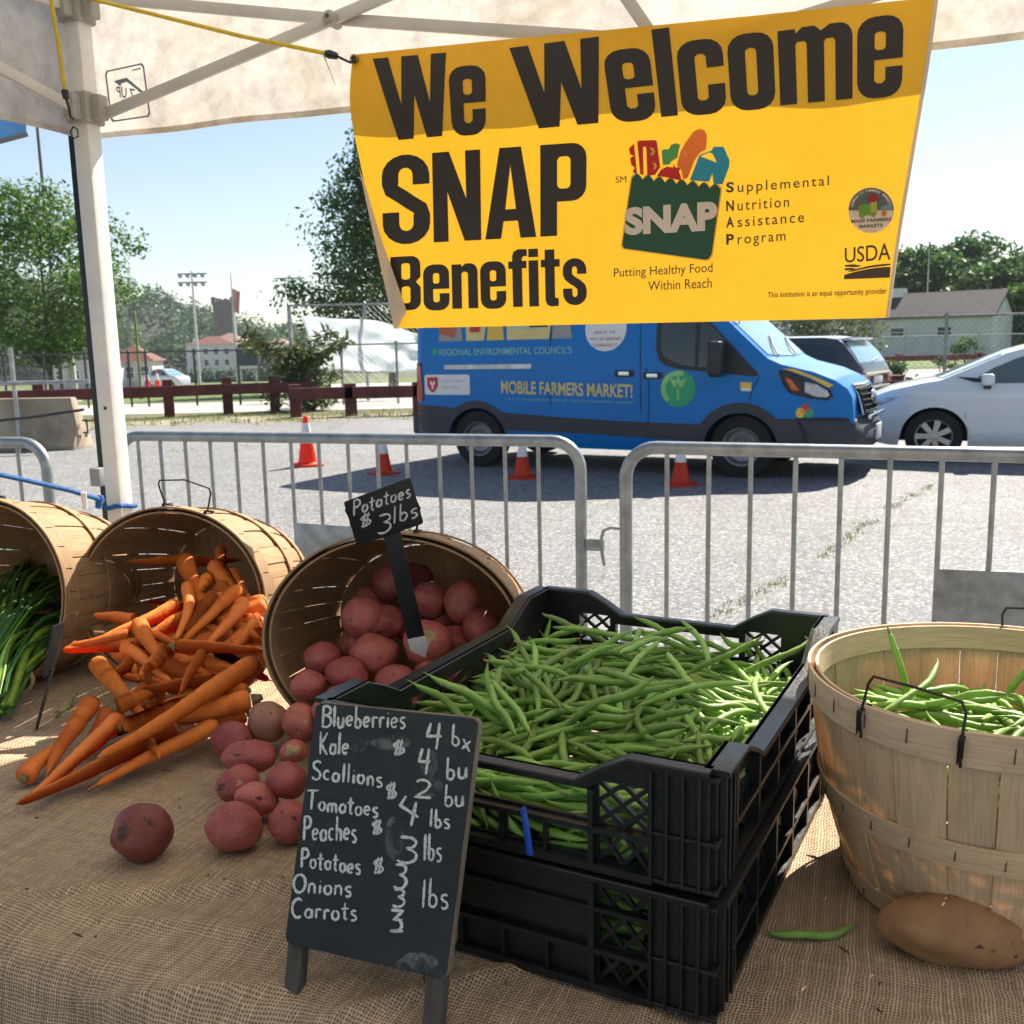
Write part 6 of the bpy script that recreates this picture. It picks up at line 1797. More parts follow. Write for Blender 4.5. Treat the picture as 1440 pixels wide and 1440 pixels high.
# crown px, tip px, width px, layer lift at the two ends, bend
CAR = [
 (33, 1094, 92, 1038, 30, .010, .012, .02), (130, 986, 66, 1086, 29, .016, .012, -.02), (168, 1008, 40, 1122, 28, .022, .012, .03), (358, 930, 138, 1066, 30, .055, .050, .03),
 (352, 985, 215, 1020, 36, .026, .022, .0), (305, 1018, 136, 1103, 26, .012, .010, -.02), (246, 1022, 24, 1132, 28, .026, .010, .02), (205, 1050, 48, 1118, 22, .012, .010, -.02),
 (206, 1033, 222, 1064, 17, .036, .034, .0), (134, 930, 205, 1012, 28, .044, .026, .0), (164, 994, 232, 962, 27, .046, .040, .0), (172, 1022, 290, 974, 24, .040, .040, .02),
 (305, 955, 193, 971, 22, .048, .050, .0), (234, 914, 198, 950, 25, .070, .066, .0), (286, 914, 253, 972, 17, .074, .070, .0), (248, 908, 366, 914, 22, .088, .060, .0),
 (230, 932, 300, 962, 24, .050, .038, .0), (192, 925, 150, 958, 22, .026, .024, .0), (208, 906, 88, 914, 24, .034, .060, -.03), (182, 890, 98, 908, 16, .058, .068, .05),
 (250, 850, 134, 902, 22, .050, .066, .05), (190, 872, 132, 864, 21, .030, .040, .0), (194, 876, 222, 925, 26, .060, .062, .0), (260, 786, 276, 836, 27, .052, .040, .0),
 (264, 822, 249, 898, 19, .060, .074, .05), (266, 787, 184, 790, 15, .030, .036, .0), (268, 790, 335, 788, 17, .020, .022, .0), (310, 770, 309, 832, 16, .040, .036, .0),
 (300, 836, 258, 892, 21, .056, .064, .0), (336, 828, 258, 902, 21, .062, .072, -.02), (344, 844, 290, 908, 22, .062, .076, .03), (366, 872, 332, 884, 26, .034, .036, .0),
 (324, 806, 352, 846, 20, .026, .026, .0), (290, 930, 330, 940, 20, .040, .034, .0), (212, 890, 252, 908, 16, .050, .056, .0), (160, 918, 225, 922, 22, .022, .022, .0),
 (372, 900, 300, 900, 22, .020, .030, .0), (340, 905, 250, 935, 22, .026, .034, .03), (205, 965, 175, 1000, 20, .020, .016, .0), (150, 1000, 120, 1055, 22, .010, .008, .02),
 (240, 958, 300, 985, 22, .018, .016, .0), (330, 955, 230, 990, 24, .018, .022, .0), (295, 812, 262, 850, 20, .030, .040, .0), (330, 855, 372, 845, 20, .020, .016, .0), (282, 862, 262, 880, 18, .050, .05, .0),
 (190, 940, 240, 955, 20, .020, .020, .0), (345, 1004, 240, 1040, 26, .006, .006, .0), (225, 985, 165, 1035, 22, .012, .010, .0), (275, 885, 360, 890, 20, .034, .02, .0)]
rq = random.Random(8)
for _ in range(30):
    x_ = rq.uniform(185, 345); y_ = rq.uniform(832, 965); an = rq.choice((rq.uniform(-.35, .35), rq.uniform(1.9, 2.7), rq.uniform(.5, 1.2))); L_ = rq.uniform(38, 62)
    CAR.append((x_+L_*cos(an), y_-L_*sin(an)*.8, x_-L_*cos(an), y_+L_*sin(an)*.8, rq.uniform(20, 28), rq.uniform(.012, .042), rq.uniform(.012, .042), rq.uniform(-.03, .03)))
LBL = {0: "thick carrot lowest left, brown crown end facing out", 3: "longest carrot lying diagonally on top of the spilled heap", 4: "fat carrot with a pale green stump beside the tan potato",
       6: "long straight carrot whose tip is lowest in the photo, in front of the heap", 5: "slender carrot along the front of the heap beside the red potatoes", 8: "short stubby carrot lying crosswise at the front of the heap",
       9: "short carrot leaning down the basket's left lip", 13: "short carrot with a green ringed crown facing out at the middle of the basket mouth", 15: "straight carrot lying level across the right of the basket mouth",
       20: "curved carrot reaching over the basket's left inner wall", 23: "carrot standing on end at the back of the basket, crown up", 18: "carrot sticking out over the basket's left rim"}
for i, (x0, y0, x1, y1, wpx, l0, l1, bd) in enumerate(CAR):
    a = on_heap(x0, y0, l0); c = on_heap(x1, y1, l1)
    r = wpx/2/1400*a.y*1.02
    carrot(a, c, r, bd, 100+i, stump=.55 if i in (4, 13) else .22, label=LBL.get(i, "orange carrot tangled in the heap in and before the basket"))["group"] = "carrots heaped in the basket"
rr = random.Random(31)
Cb, mdir, MM = BK['carrot'][1], BK['carrot'][2], BK['carrot'][3]
for i in range(46):       # the layers under the visible ones
    s = rr.uniform(.02, .22); q = Cb-mdir*s
    a = Vector((q.x+rr.uniform(-.10, .12), q.y, 0)); 
    R_ = .198-.04*s/.29
    dx = a.x-q.x
    zf = TBZ+R_-sqrt(max(.0, R_*R_-dx*dx))+.02
    a.z = zf+rr.uniform(0, .075)
    an = rr.uniform(-.7, .7)+atan2(-mdir.y, -mdir.x); L = rr.uniform(.10, .15)
    c = a+Vector((cos(an)*L*.6, sin(an)*L*.6, rr.uniform(-.01, .03)))
    carrot(a, c, rr.uniform(.011, .015), rr.uniform(-.05, .05), 300+i, label="orange carrot tangled in the heap in and before the basket")["group"] = "carrots heaped in the basket"
# ------------------------------------------------------------------ potatoes
m_redp = vegmat("red_potato_skin", (.42, .105, .090), (.26, .058, .052), (.50, .22, .16), rough=.5, spots=(.34, .22, .11), rnd=.16, sss=.05, bump=.25)
m_tanp = vegmat("tan_potato_skin", (.36, .185, .115), (.30, .13, .09), (.42, .25, .15), rough=.6, spots=(.24, .12, .08), rnd=.08, sss=.04)
m_darkp = vegmat("dark_potato_skin", (.21, .052, .040), (.14, .032, .028), (.26, .09, .06), rough=.45, spots=(.10, .04, .04), rnd=.05, sss=.03)
m_russet = vegmat("russet_skin", (.36, .20, .095), (.27, .14, .065), (.20, .105, .055), rough=.72, spots=(.15, .08, .045), rnd=.04, sss=.03, bump=.5)
m_eye = mat("potato_eye", (.10, .045, .03), .8, var=.3, vscale=80)
m_scab = mat("tan_scab", (.46, .33, .17), .8, var=.35, vscale=90, col2=(.28, .16, .08), bump=.4, bscale=300)
def potato(c, rx, ry, rz, rot, m, seed, name="potato", label=None, group=None, scabs=1, eyes=5, lump=.07, parts=True, scars=()):
    rr = random.Random(seed)
    bm = bmesh.new(); bmesh.ops.create_icosphere(bm, subdivisions=4, radius=1)
    so = Vector((seed*1.7 % 17, seed*.9 % 13, 1))
    ed = []
    for k in range(eyes):
        d = Vector((rr.gauss(0, 1), rr.gauss(0, 1), rr.gauss(0, 1))).normalized(); ed.append(d)
    def shp(p):
        q = 1+lump*1.35*mnoise.noise(p*1.15+so)+.03*mnoise.noise(p*3.1+so)+.006*mnoise.noise(p*9+so)
        for d in ed:
            a = p.angle(d); q -= .055*exp(-(a/.12)**2)
        return q
    for v in bm.verts:
        p = v.co.normalized(); q = shp(p)
        v.co = Vector((p.x*rx*q, p.y*ry*q, p.z*rz*q))
    me = bpy.data.meshes.new(name); bm.to_mesh(me); bm.free()
    me.polygons.foreach_set("use_smooth", [True]*len(me.polygons)); me.materials.append(m)
    root = bpy.data.objects.new(name, me); COL.objects.link(root)
    root.location = c; root.rotation_euler = rot
    me.materials.append(m_eye); me.materials.append(m_scab)
    Ri = Euler(rot).to_matrix().inverted(); toc = (CPOS-Vector(c)).normalized()
    sd_ = Vector((1, 0, 0)); up_ = toc.cross(sd_)*-1
    sc_l = [((Ri @ (toc+sd_*sx_+Vector((0, 0, 1))*sz_)).normalized(), a_, k_) for sx_, sz_, a_, k_ in scars]
    for f in me.polygons:
        p = Vector((f.center.x/rx, f.center.y/ry, f.center.z/rz)).normalized()
        for d in ed:
            if p.angle(d) < .045*(1+.8*mnoise.noise(p*9+so)): f.material_index = 1
        for d, a_, k_ in sc_l:
            if p.angle(d) < a_*(1+.55*mnoise.noise(p*3.5+so)+.3*mnoise.noise(p*11)): f.material_index = k_
    tag(root, label, "potato", group)
    return root
def photz(d): return TBZ+max(0, d-1.42)*.36
def ppt(px, py, rx, ry, lift=0.):
    """centre of a potato seen at px,py resting on the heap"""
    d = 1.5
    for _ in range(3): r_ = ry/1400*d; p = on_heap(px, py, r_*.98+lift, photz); d = p.y
    return p, rx/1400*d, ry/1400*d
def flatz(d): return TBZ
POT = [  # px, py, rx, ry, lift, kind, label
 (330, 1161, 42, 35, 0, 'r', "large plump red potato at the front left of the spilled pile"),
 (407, 1155, 33, 30, 0, 'r', "red potato half hidden behind the left edge of the chalk board"),
 (361, 1124, 33, 24, .012, 'r', "red potato wedged in the middle of the spilled pile with a dark eye"),
 (333, 1102, 33, 25, .020, 'r', "red potato with a yellow green scar at the left of the pile"),
 (404, 1098, 30, 27, .030, 'r', "red potato beside the upper left edge of the chalk board"),
 (349, 1064, 42, 23, .035, 'r', "elongated red potato lying across the pile"),
 (412, 1057, 22, 17, .055, 'r', "small red potato with a tan peeling patch by the chalk board"),
 (326, 1041, 31, 27, .012, 'r', "red potato at the left rear of the spilled pile beside the carrots"),
 (377, 1016, 31, 29, .030, 't', "pale tan skinned potato between the carrots and the basket"),
 (424, 1017, 27, 29, .040, 'r', "red potato above the corner of the chalk board on the crate's left"),
 (510, 868, 31, 29, .05, 'r', None), (542, 876, 28, 25, .035, 'r', None), (549, 818, 27, 26, .05, 'r', None), (604, 843, 27, 26, .05, 'r', None), (652, 846, 27, 33, .05, 'r', None),
 (676, 884, 26, 29, .03, 'r', None), (527, 918, 37, 27, .02, 'r', "brownish red potato in the middle of the basket, left of the price stake"), (601, 905, 35, 33, .03, 'r', "red potato pierced by the white tip of the price stake"), (453, 926, 27, 25, .0, 'r', None),
 (489, 947, 32, 24, .01, 'r', None), (434, 964, 25, 23, .0, 'r', "small red potato nearest the basket's left rim"), (556, 958, 30, 24, .01, 'r', None), (612, 945, 30, 24, .0, 'r', None), (565, 990, 26, 22, .0, 'r', None), (655, 943, 24, 22, .0, 'r', None),
 (480, 985, 26, 22, .0, 'r', None), (520, 1000, 28, 22, .0, 'r', None), (462, 1000, 24, 20, .0, 'r', None), (575, 880, 26, 24, .0, 'r', None), (520, 845, 26, 24, .0, 'r', None), (585, 815, 26, 24, .0, 'r', None), (640, 905, 26, 26, .0, 'r', None), (690, 915, 22, 24, .0, 'r', None), (500, 905, 26, 24, -.01, 'r', None), (625, 870, 24, 24, .0, 'r', None)]
for i, (px, py, rx, ry, lf, kd, lb) in enumerate(POT):
    if i < 10: lo = flatz
    p, wx, wz = ppt(px, py, rx, ry, lf) if i >= 10 else (on_heap(px, py, ry/1400*1.45*.96+lf, flatz), rx/1400*1.45, ry/1400*1.45)
    if i < 10: wx = rx/1400*p.y; wz = ry/1400*p.y
    o = potato(p, wx, (wx+wz)*.5, wz*1.02, (0, (.2 if i % 3 else -.25)*(0 if i in (0, 5) else 1), .3*sin(i*5)), m_tanp if kd == 't' else m_redp, 500+i, label=lb or "red potato heaped inside the basket on its side", group="red potatoes in and before the basket", lump=.10, scars={1: ((.3, .2, .10, 1),), 2: ((.1, .15, .13, 1),), 3: ((.15, .1, .16, 2), (-.8, -.1, .2, 1)), 5: ((-.5, .3, .07, 1),), 6: ((-.1, .1, .5, 2),), 16: ((.2, -.2, .07, 1),), 17: ((.1, .5, .3, 2),), 12: ((.2, .3, .12, 2),), 9: ((.3, .1, .1, 2),)}.get(i, ()))
def scab(obj_c, px, py, r, m, toward=.0):
    pass
o = potato(PZ(201, 1172, TBZ+.037)+Vector((0, 0, .002)), .041, .038, .038, (.1, .15, .4), m_darkp, 700, name="potato", label="dark reddish potato with a cracked skin lying alone on the burlap", lump=.12, scars=((-.75, -.02, .33, 1), (.5, .55, .10, 1), (.2, .75, .07, 1)))
rt = PZ(1344, 1308, TBZ+.034)
o = potato(rt, .083, .040, .0385, (0, .07, -.16), m_russet, 812, name="potato", label="large brown russet potato in front of the upright basket", eyes=9, lump=.13)

# ------------------------------------------------------------------ scallions
def leafm(name, c1, c2):
    m, nt, b = newmat(name); v = coords(nt)
    g = _noise(nt, _mapping(nt, v, (1, 1, 1)), 40, 4, .6); oi = nt.nodes.new("ShaderNodeObjectInfo")
    c = _ramp(nt, g, [(.3, c2), (.7, c1)])
    hv = nt.nodes.new("ShaderNodeHueSaturation"); nt.links.new(_math(nt, 'MULTIPLY_ADD', oi.outputs['Random'], .9, .5), hv.inputs['Value']); nt.links.new(c, hv.inputs['Color'])
    nt.links.new(hv.outputs[0], b.inputs['Base Color']); b.inputs['Roughness'].default_value = .38; b.inputs['Specular IOR Level'].default_value = .45
    return m
m_scal = leafm("scallion_green", (.085, .23, .05), (.035, .12, .03)); m_scal2 = leafm("scallion_light", (.34, .50, .06), (.16, .36, .04))
m_rubber = mat("rubber_band", (.40, .36, .20), .6)
rr = random.Random(77)
def scallions(start, dirs, n, spread, L, label, seed, zl=0.):
    rr = random.Random(seed)
    root = empty("scallion_bunch", start, 0, label, "scallions", "scallion bunches in the basket")
    d = Vector(dirs).normalized(); sd = Vector((-d.y, d.x, 0)).normalized()
    for i in range(n):
        l = L*rr.uniform(.6, 1.08); t = rr.gauss(0, .6); fan = t*spread
        r = rr.uniform(.0045, .0085)
        pts = []; rs = []
        o0 = sd*(t*.022)+Vector((0, 0, .028+rr.uniform(-.020, .024)))
        for k in range(11):
            q = k/10
            p = o0+d*(l*q)+sd*(fan*q*q*l+.012*sin(q*5+i))+Vector((0, 0, (.05+zl)*sin(pi*min(1, q*1.0))*rr.uniform(.9, 1.1)+.15*q*l-.10*q*q*l+.004*sin(q*7+i)))
            pts.append(p); rs.append(max(.0009, r*(.8+.5*sin(pi*min(1, q+.15)))*(1-q**3*.75)))
        b = MB(); b.tube(pts, rs, 8, flat=rr.choice((.35, .6, .9))); b.build("leaf", m_scal2 if rr.random() < .22 else m_scal, root, ang=80)
    b = MB(); c = d*.10+Vector((0, 0, .045))
    ring = [c+sd*(.036*cos(a))+Vector((0, 0, .032*sin(a))) for a in [2*pi*k/20 for k in range(20)]]
    b.tube(ring, .003, 6, closed=True, flat=1.6); b.build("rubber_band", m_rubber, root)
    return root
def tz(px, py, lift=0.): p = PZ(px, py, TBZ); return Vector((p.x, p.y, TBZ+lift))
scallions(tz(-4, 1016, .006), (-.10, .99, 0), 40, .16, .48, "lowest bunch of scallions with a rubber band, leaves running up into the basket", 1)
scallions(tz(-8, 985, .040), (-.09, .99, 0), 36, .17, .46, "bunch of scallions with light yellow green leaves above the lowest bunch", 2)
scallions(tz(-2, 950, .078), (-.08, .99, 0), 34, .18, .42, "bunch of dark scallions in the middle of the pile", 3)
scallions(tz(8, 912, .108), (-.06, .99, 0), 30, .20, .38, "topmost bunch of scallions deep in the basket's shade", 4)
b = MB(); q = [tz(78, 1012, .006), tz(98, 1000, .010), tz(112, 975, .012)]; b.tube(q, [.004, .005, .001], 6, flat=.4)
tag(b.build("scallion_leaf", m_scal2, loc=q[0]), "single loose scallion leaf on the cloth below the bunches", "scallion")
# ------------------------------------------------------------------ harvest crates
m_crate = mat("crate_plastic", (.0105, .012, .0135), .36, var=.25, vscale=9, bump=.12, bscale=160, spec=.5, rvar=.12)
KW, KL = .49, .625
kA = Vector((.195, .92, 0)); kE = Vector((.8846, -.4664, 0)); kN = Vector((.4664, .8846, 0))
kC = kA-kE*(KW/2)+kN*(KL/2); kang = atan2(kE.y, kE.x)
def lattice(x0, z0, x1, z1, n=2, m_=2, t=.005, skew=1.):
    """diamond holes of a lattice filling a rectangle; half diamonds along its sides"""
    holes = []
    dx, dz = (x1-x0)/n, (z1-z0)/m_
    for i in range(2*n+1):
        for j in range(2*m_+1):
            if (i+j) % 2 == 0: continue
            cx, cz = x0+dx*i/2, z0+dz*j/2
            P_ = [(cx, cz-dz/2+t), (cx+dx/2-t, cz), (cx, cz+dz/2-t), (cx-dx/2+t, cz)]
            P_ = [(min(x1, max(x0, a)), min(z1, max(z0, c))) for a, c in P_]
            Q_ = []
            for p in P_:
                if not Q_ or hypot(p[0]-Q_[-1][0], p[1]-Q_[-1][1]) > 1e-5: Q_.append(p)
            if len(Q_) >= 3: holes.append(Q_)
    return holes
def rh(x0, z0, x1, z1): return [(x0, z0), (x1, z0), (x1, z1), (x0, z1)]
def dipline(w, H, dip, cw, tr):
    return [(-w/2, H), (-w/2+cw, H), (-w/2+cw+tr*.5, H-dip*.45), (-w/2+cw+tr, H-dip), (w/2-cw-tr, H-dip), (w/2-cw-tr*.5, H-dip*.45), (w/2-cw, H), (w/2, H)]
def crate(z0, label, upper):
    H = .14
    root = empty("harvest_crate", kC+Vector((0, 0, z0)), kang, label, "crate")
    th = .0045
    def wall(w, dist, ang, long, dip):
        cw, trn = (.085, .06) if not long else (.075, .07)
        top = dipline(w, H, dip, cw, trn)
        ol = [(-w/2, .004), (w/2, .004)]+top[::-1]
        holes = []
        hw = w/2
        if not long:
            holes += [rh(-.105, .058, .105, H-dip-.016)] if upper else []
            for s in (-1, 1):
                x0, x1 = sorted((s*.115, s*(hw-.068)))
                holes += lattice(x0, .056, x1, H-dip-.003 if dip else H-.02, 1.5 if 0 else 2, 2, .0034)
                holes += lattice(x0, .013, x1, .047, 2, 1, .0034)
            if upper: holes += [rh(-.105, .016, -.004, .046), rh(.004, .016, .105, .046)]
        else:
            k = 5; a0, a1 = -hw+.075, hw-.075
            for i in range(k):
                xa = a0+(a1-a0)*i/k+.006; xb = a0+(a1-a0)*(i+1)/k-.006
                top_ = H-dip-.022
                # each bay split by a diagonal rib
                holes += [[(xa, .064), (xb-.012, .064), (xa, top_-.006)], [(xb, .070), (xb, top_), (xa+.012, top_)]]
                holes += [[(xa, .012), (xb-.012, .012), (xa, .050)], [(xb, .018), (xb, .054), (xa+.012, .054)]]
        vs, fs = curve_mesh([ol]+holes)
        b = MB(); n = len(vs)
        b.add([(x, -th/2, z) for x, z in vs]+[(x, th/2, z) for x, z in vs], [f for f in fs]+[tuple(i+n for i in f[::-1]) for f in fs])
        # side faces of every edge used once
        cnt = {}
        for f in fs:
            for i in range(len(f)):
                e = (f[i], f[(i+1) % len(f)]); k_ = tuple(sorted(e)); cnt.setdefault(k_, []).append(e)
        for k_, es in cnt.items():
            if len(es) == 1: a, c = es[0]; b.f.append((c, a, a+n, c+n)); b.m.append(0)
        # ledges and ribs standing out of the wall
        yo = -.0075
        segs = [(-hw+.06, hw-.06)]
        for (xa, xb) in segs:
            b.box(((xa+xb)/2, yo, .0515), (xb-xa, .012, .006)); b.box(((xa+xb)/2, yo, .0085), (xb-xa, .012, .009))
            if not upper and not long: b.box(((xa+xb)/2, yo, .1), (xb-xa, .010, .005))
        ribs = [-.11, .11] if not long else [-hw+.072+(KL-.144)*i/5 for i in range(6)]
        for x in ribs:
            ztop = H-.012 if abs(x) > hw-.1 else H-dip-.010
            b.box((x, yo-.0005, (ztop+.013)/2), (.006, .011, ztop-.013))
        if not long:
            for x in (-.055, 0, .055): b.box((x, yo+.001, .034), (.004, .008, .04))
            if not upper:
                b.box((0, -.004, .078), (.212, .005, .030)); b.box((0, -.004, .116), (.212, .005, .026))
        M = Matrix.Rotation(ang, 4, 'Z') @ Matrix.Translation((0, -dist, 0))
        o = MB(); o.merge(b, M)
        return o.build("wall", m_crate, root, smooth=False, recalc=True), M, top
    dipv = .034 if upper else .0
    for (w, dist, ang, lg) in ((KW-.012, KL/2-.012, 0, False), (KW-.012, KL/2-.012, pi, False), (KL-.012, KW/2-.012, pi/2, True), (KL-.012, KW/2-.012, -pi/2, True)):
        wo, M, top = wall(w, dist, ang, lg, dipv)
        # rim flange, following the dips
        b = MB(); rim = []
        fw = .024 if lg else .018
        sec = [(.004, -.006), (-fw, -.006), (-fw, -.0015), (-fw+.0015, 0), (.0025, 0), (.004, -.0015)]
        for (x, z) in top:
            rim.append([(x, y, z+dz) for y, dz in sec])
        o0 = 0
        for r_ in rim: b.v += [M @ Vector(p) for p in r_]
        k = len(sec)
        for i in range(len(rim)-1):
            for j in range(k): b.f.append((i*k+j, i*k+(j+1) % k, (i+1)*k+(j+1) % k, (i+1)*k+j)); b.m.append(0)
        b.f.append(tuple(range(k))); b.f.append(tuple((len(rim)-1)*k+j for j in range(k))); b.m += [0, 0]
        b.build("rim", m_crate, root, ang=30)
    for sx in (-1, 1):
        for sy in (-1, 1):
            b = MB()
            # ribbed corner column: L-plates plus fins and ledges
            t = .006; lx, ly = .064, .05
            hx, hy = KW/2-.0065, KL/2-.0065
            zc = H-.0035 if upper else H-.002
            b.box((sx*(hx-lx/2-.001), sy*(hy+.0015), zc/2+.003), (lx, t, zc-.006)); b.box((sx*(hx+.0015), sy*(hy-ly/2-.0062), zc/2+.003), (t, ly, zc-.006))
            for k in range(4): b.box((sx*(hx-.010-k*.017), sy*(hy+.0082), zc/2+.003), (.0035, .008, zc-.012))
            for k in range(3): b.box((sx*(hx+.0082), sy*(hy-.014-k*.016), zc/2+.003), (.008, .0035, zc-.012))
            for z in (.010, .062, zc-.006): 
                b.box((sx*(hx-lx/2+.004), sy*(hy+.0068), z), (lx+.012, .0046, .0045)); b.box((sx*(hx+.0068), sy*(hy-ly/2+.002), z), (.0046, ly+.004, .0045))
            b.build("corner_post", m_crate, root, smooth=False, bevel=.0008, seg=1)
    # floor grid
    b = MB()
    for i in range(12): b.box((-KW/2+.02+(KW-.04)*i/11, 0, .006), (.008, KL-.03, .005))
    for i in range(15): b.box((0, -KL/2+.02+(KL-.04)*i/14, .0105), (KW-.03, .008, .004))
    b.build("floor", m_crate, root, smooth=False)
    return root
crate(TBZ+.002, "lower black plastic crate of the stack, its lattice sides showing beans", False)
crate(TBZ+.142, "upper black plastic crate of the stack, brimming with green beans", True)
# blue cable tie
zp = PD(741, 1136, .965)
def front_plane(px, py, off=.016):
    p0 = kC-kN*(KL/2+off); return PPL(px, py, p0, kN)
b = MB(); pts = [front_plane(735, 1137, .006), front_plane(737, 1146, .018), front_plane(741, 1170, .02), front_plane(745, 1202, .018)]; b.tube(pts, .0042, 6, flat=.35)
tag(b.build("cable_tie", mat("blue_nylon", (.01, .08, .50), .35, var=.05), loc=pts[0]), "blue plastic tie hanging on the front of the upper crate", "tie")
# ------------------------------------------------------------------ green beans
m_bean = vegmat("bean_skin", (.23, .39, .075), (.155, .29, .05), (.34, .44, .14), rough=.48, rnd=.34, spots=(.20, .15, .05), sss=.06, bump=.15)
m_bstem = mat("bean_stem", (.26, .30, .10), .6, var=.3)
VAR = [(.125, .0048, .05), (.14, .005, .09), (.11, .0045, .03), (.135, .0047, .13), (.12, .005, -.07)]
def bean_mb(L, r, cv, seed):
    rr = random.Random(seed)
    n = 18; pts = []; rs = []
    for i in range(n+1):
        t = i/n*2-1
        pts.append((L/2*t, cv*L*(t*t-.4)+.0012*sin(t*5+seed), (.0012+.002*(seed % 3))*sin(t*4+seed)))
        q = 1-abs(t)**6*.55 if t < 0 else 1-abs(t)**5*.72
        rs.append(r*.95*q*(1+.085*sin(t*19+seed)+.03*sin(t*41+seed*2)))
    # tail tip
    e = Vector(pts[-1]); d = (Vector(pts[-1])-Vector(pts[-2])).normalized()
    pts += [tuple(e+d*.004+Vector((0, .001, 0))), tuple(e+d*.010+Vector((0, .004, 0)))]; rs += [r*.16, r*.06]
    b = MB(); b.tube(pts, rs, 9)
    s = MB(); e = Vector(pts[0]); d = (Vector(pts[0])-Vector(pts[1])).normalized()
    s.tube([e-d*.001, e+d*.003, e+d*.008+Vector((0, .002, .001))], [r*.55, r*.42, r*.2], 6)
    return b, s
PROTO = []
for k, (L, r, cv) in enumerate(VAR):
    for q in (0, 1):
        b, s = bean_mb(L*(1 if not q else .93), r*(1 if not q else 1.06), cv*(1 if not q else .8), k*3+q)
        PROTO.append((b, s))
BEANME = []
def dec(s):      # packed positions: variant, x, y, z in tenths of a millimetre, quaternion in 1/200
    out = []
    for t in s.split(';'):
        a = [int(x) for x in t.split(',')]; out.append((a[0], a[1]/1e4, a[2]/1e4, a[3]/1e4, Quaternion((a[4]/200, a[5]/200, a[6]/200, a[7]/200)).normalized()))
    return out
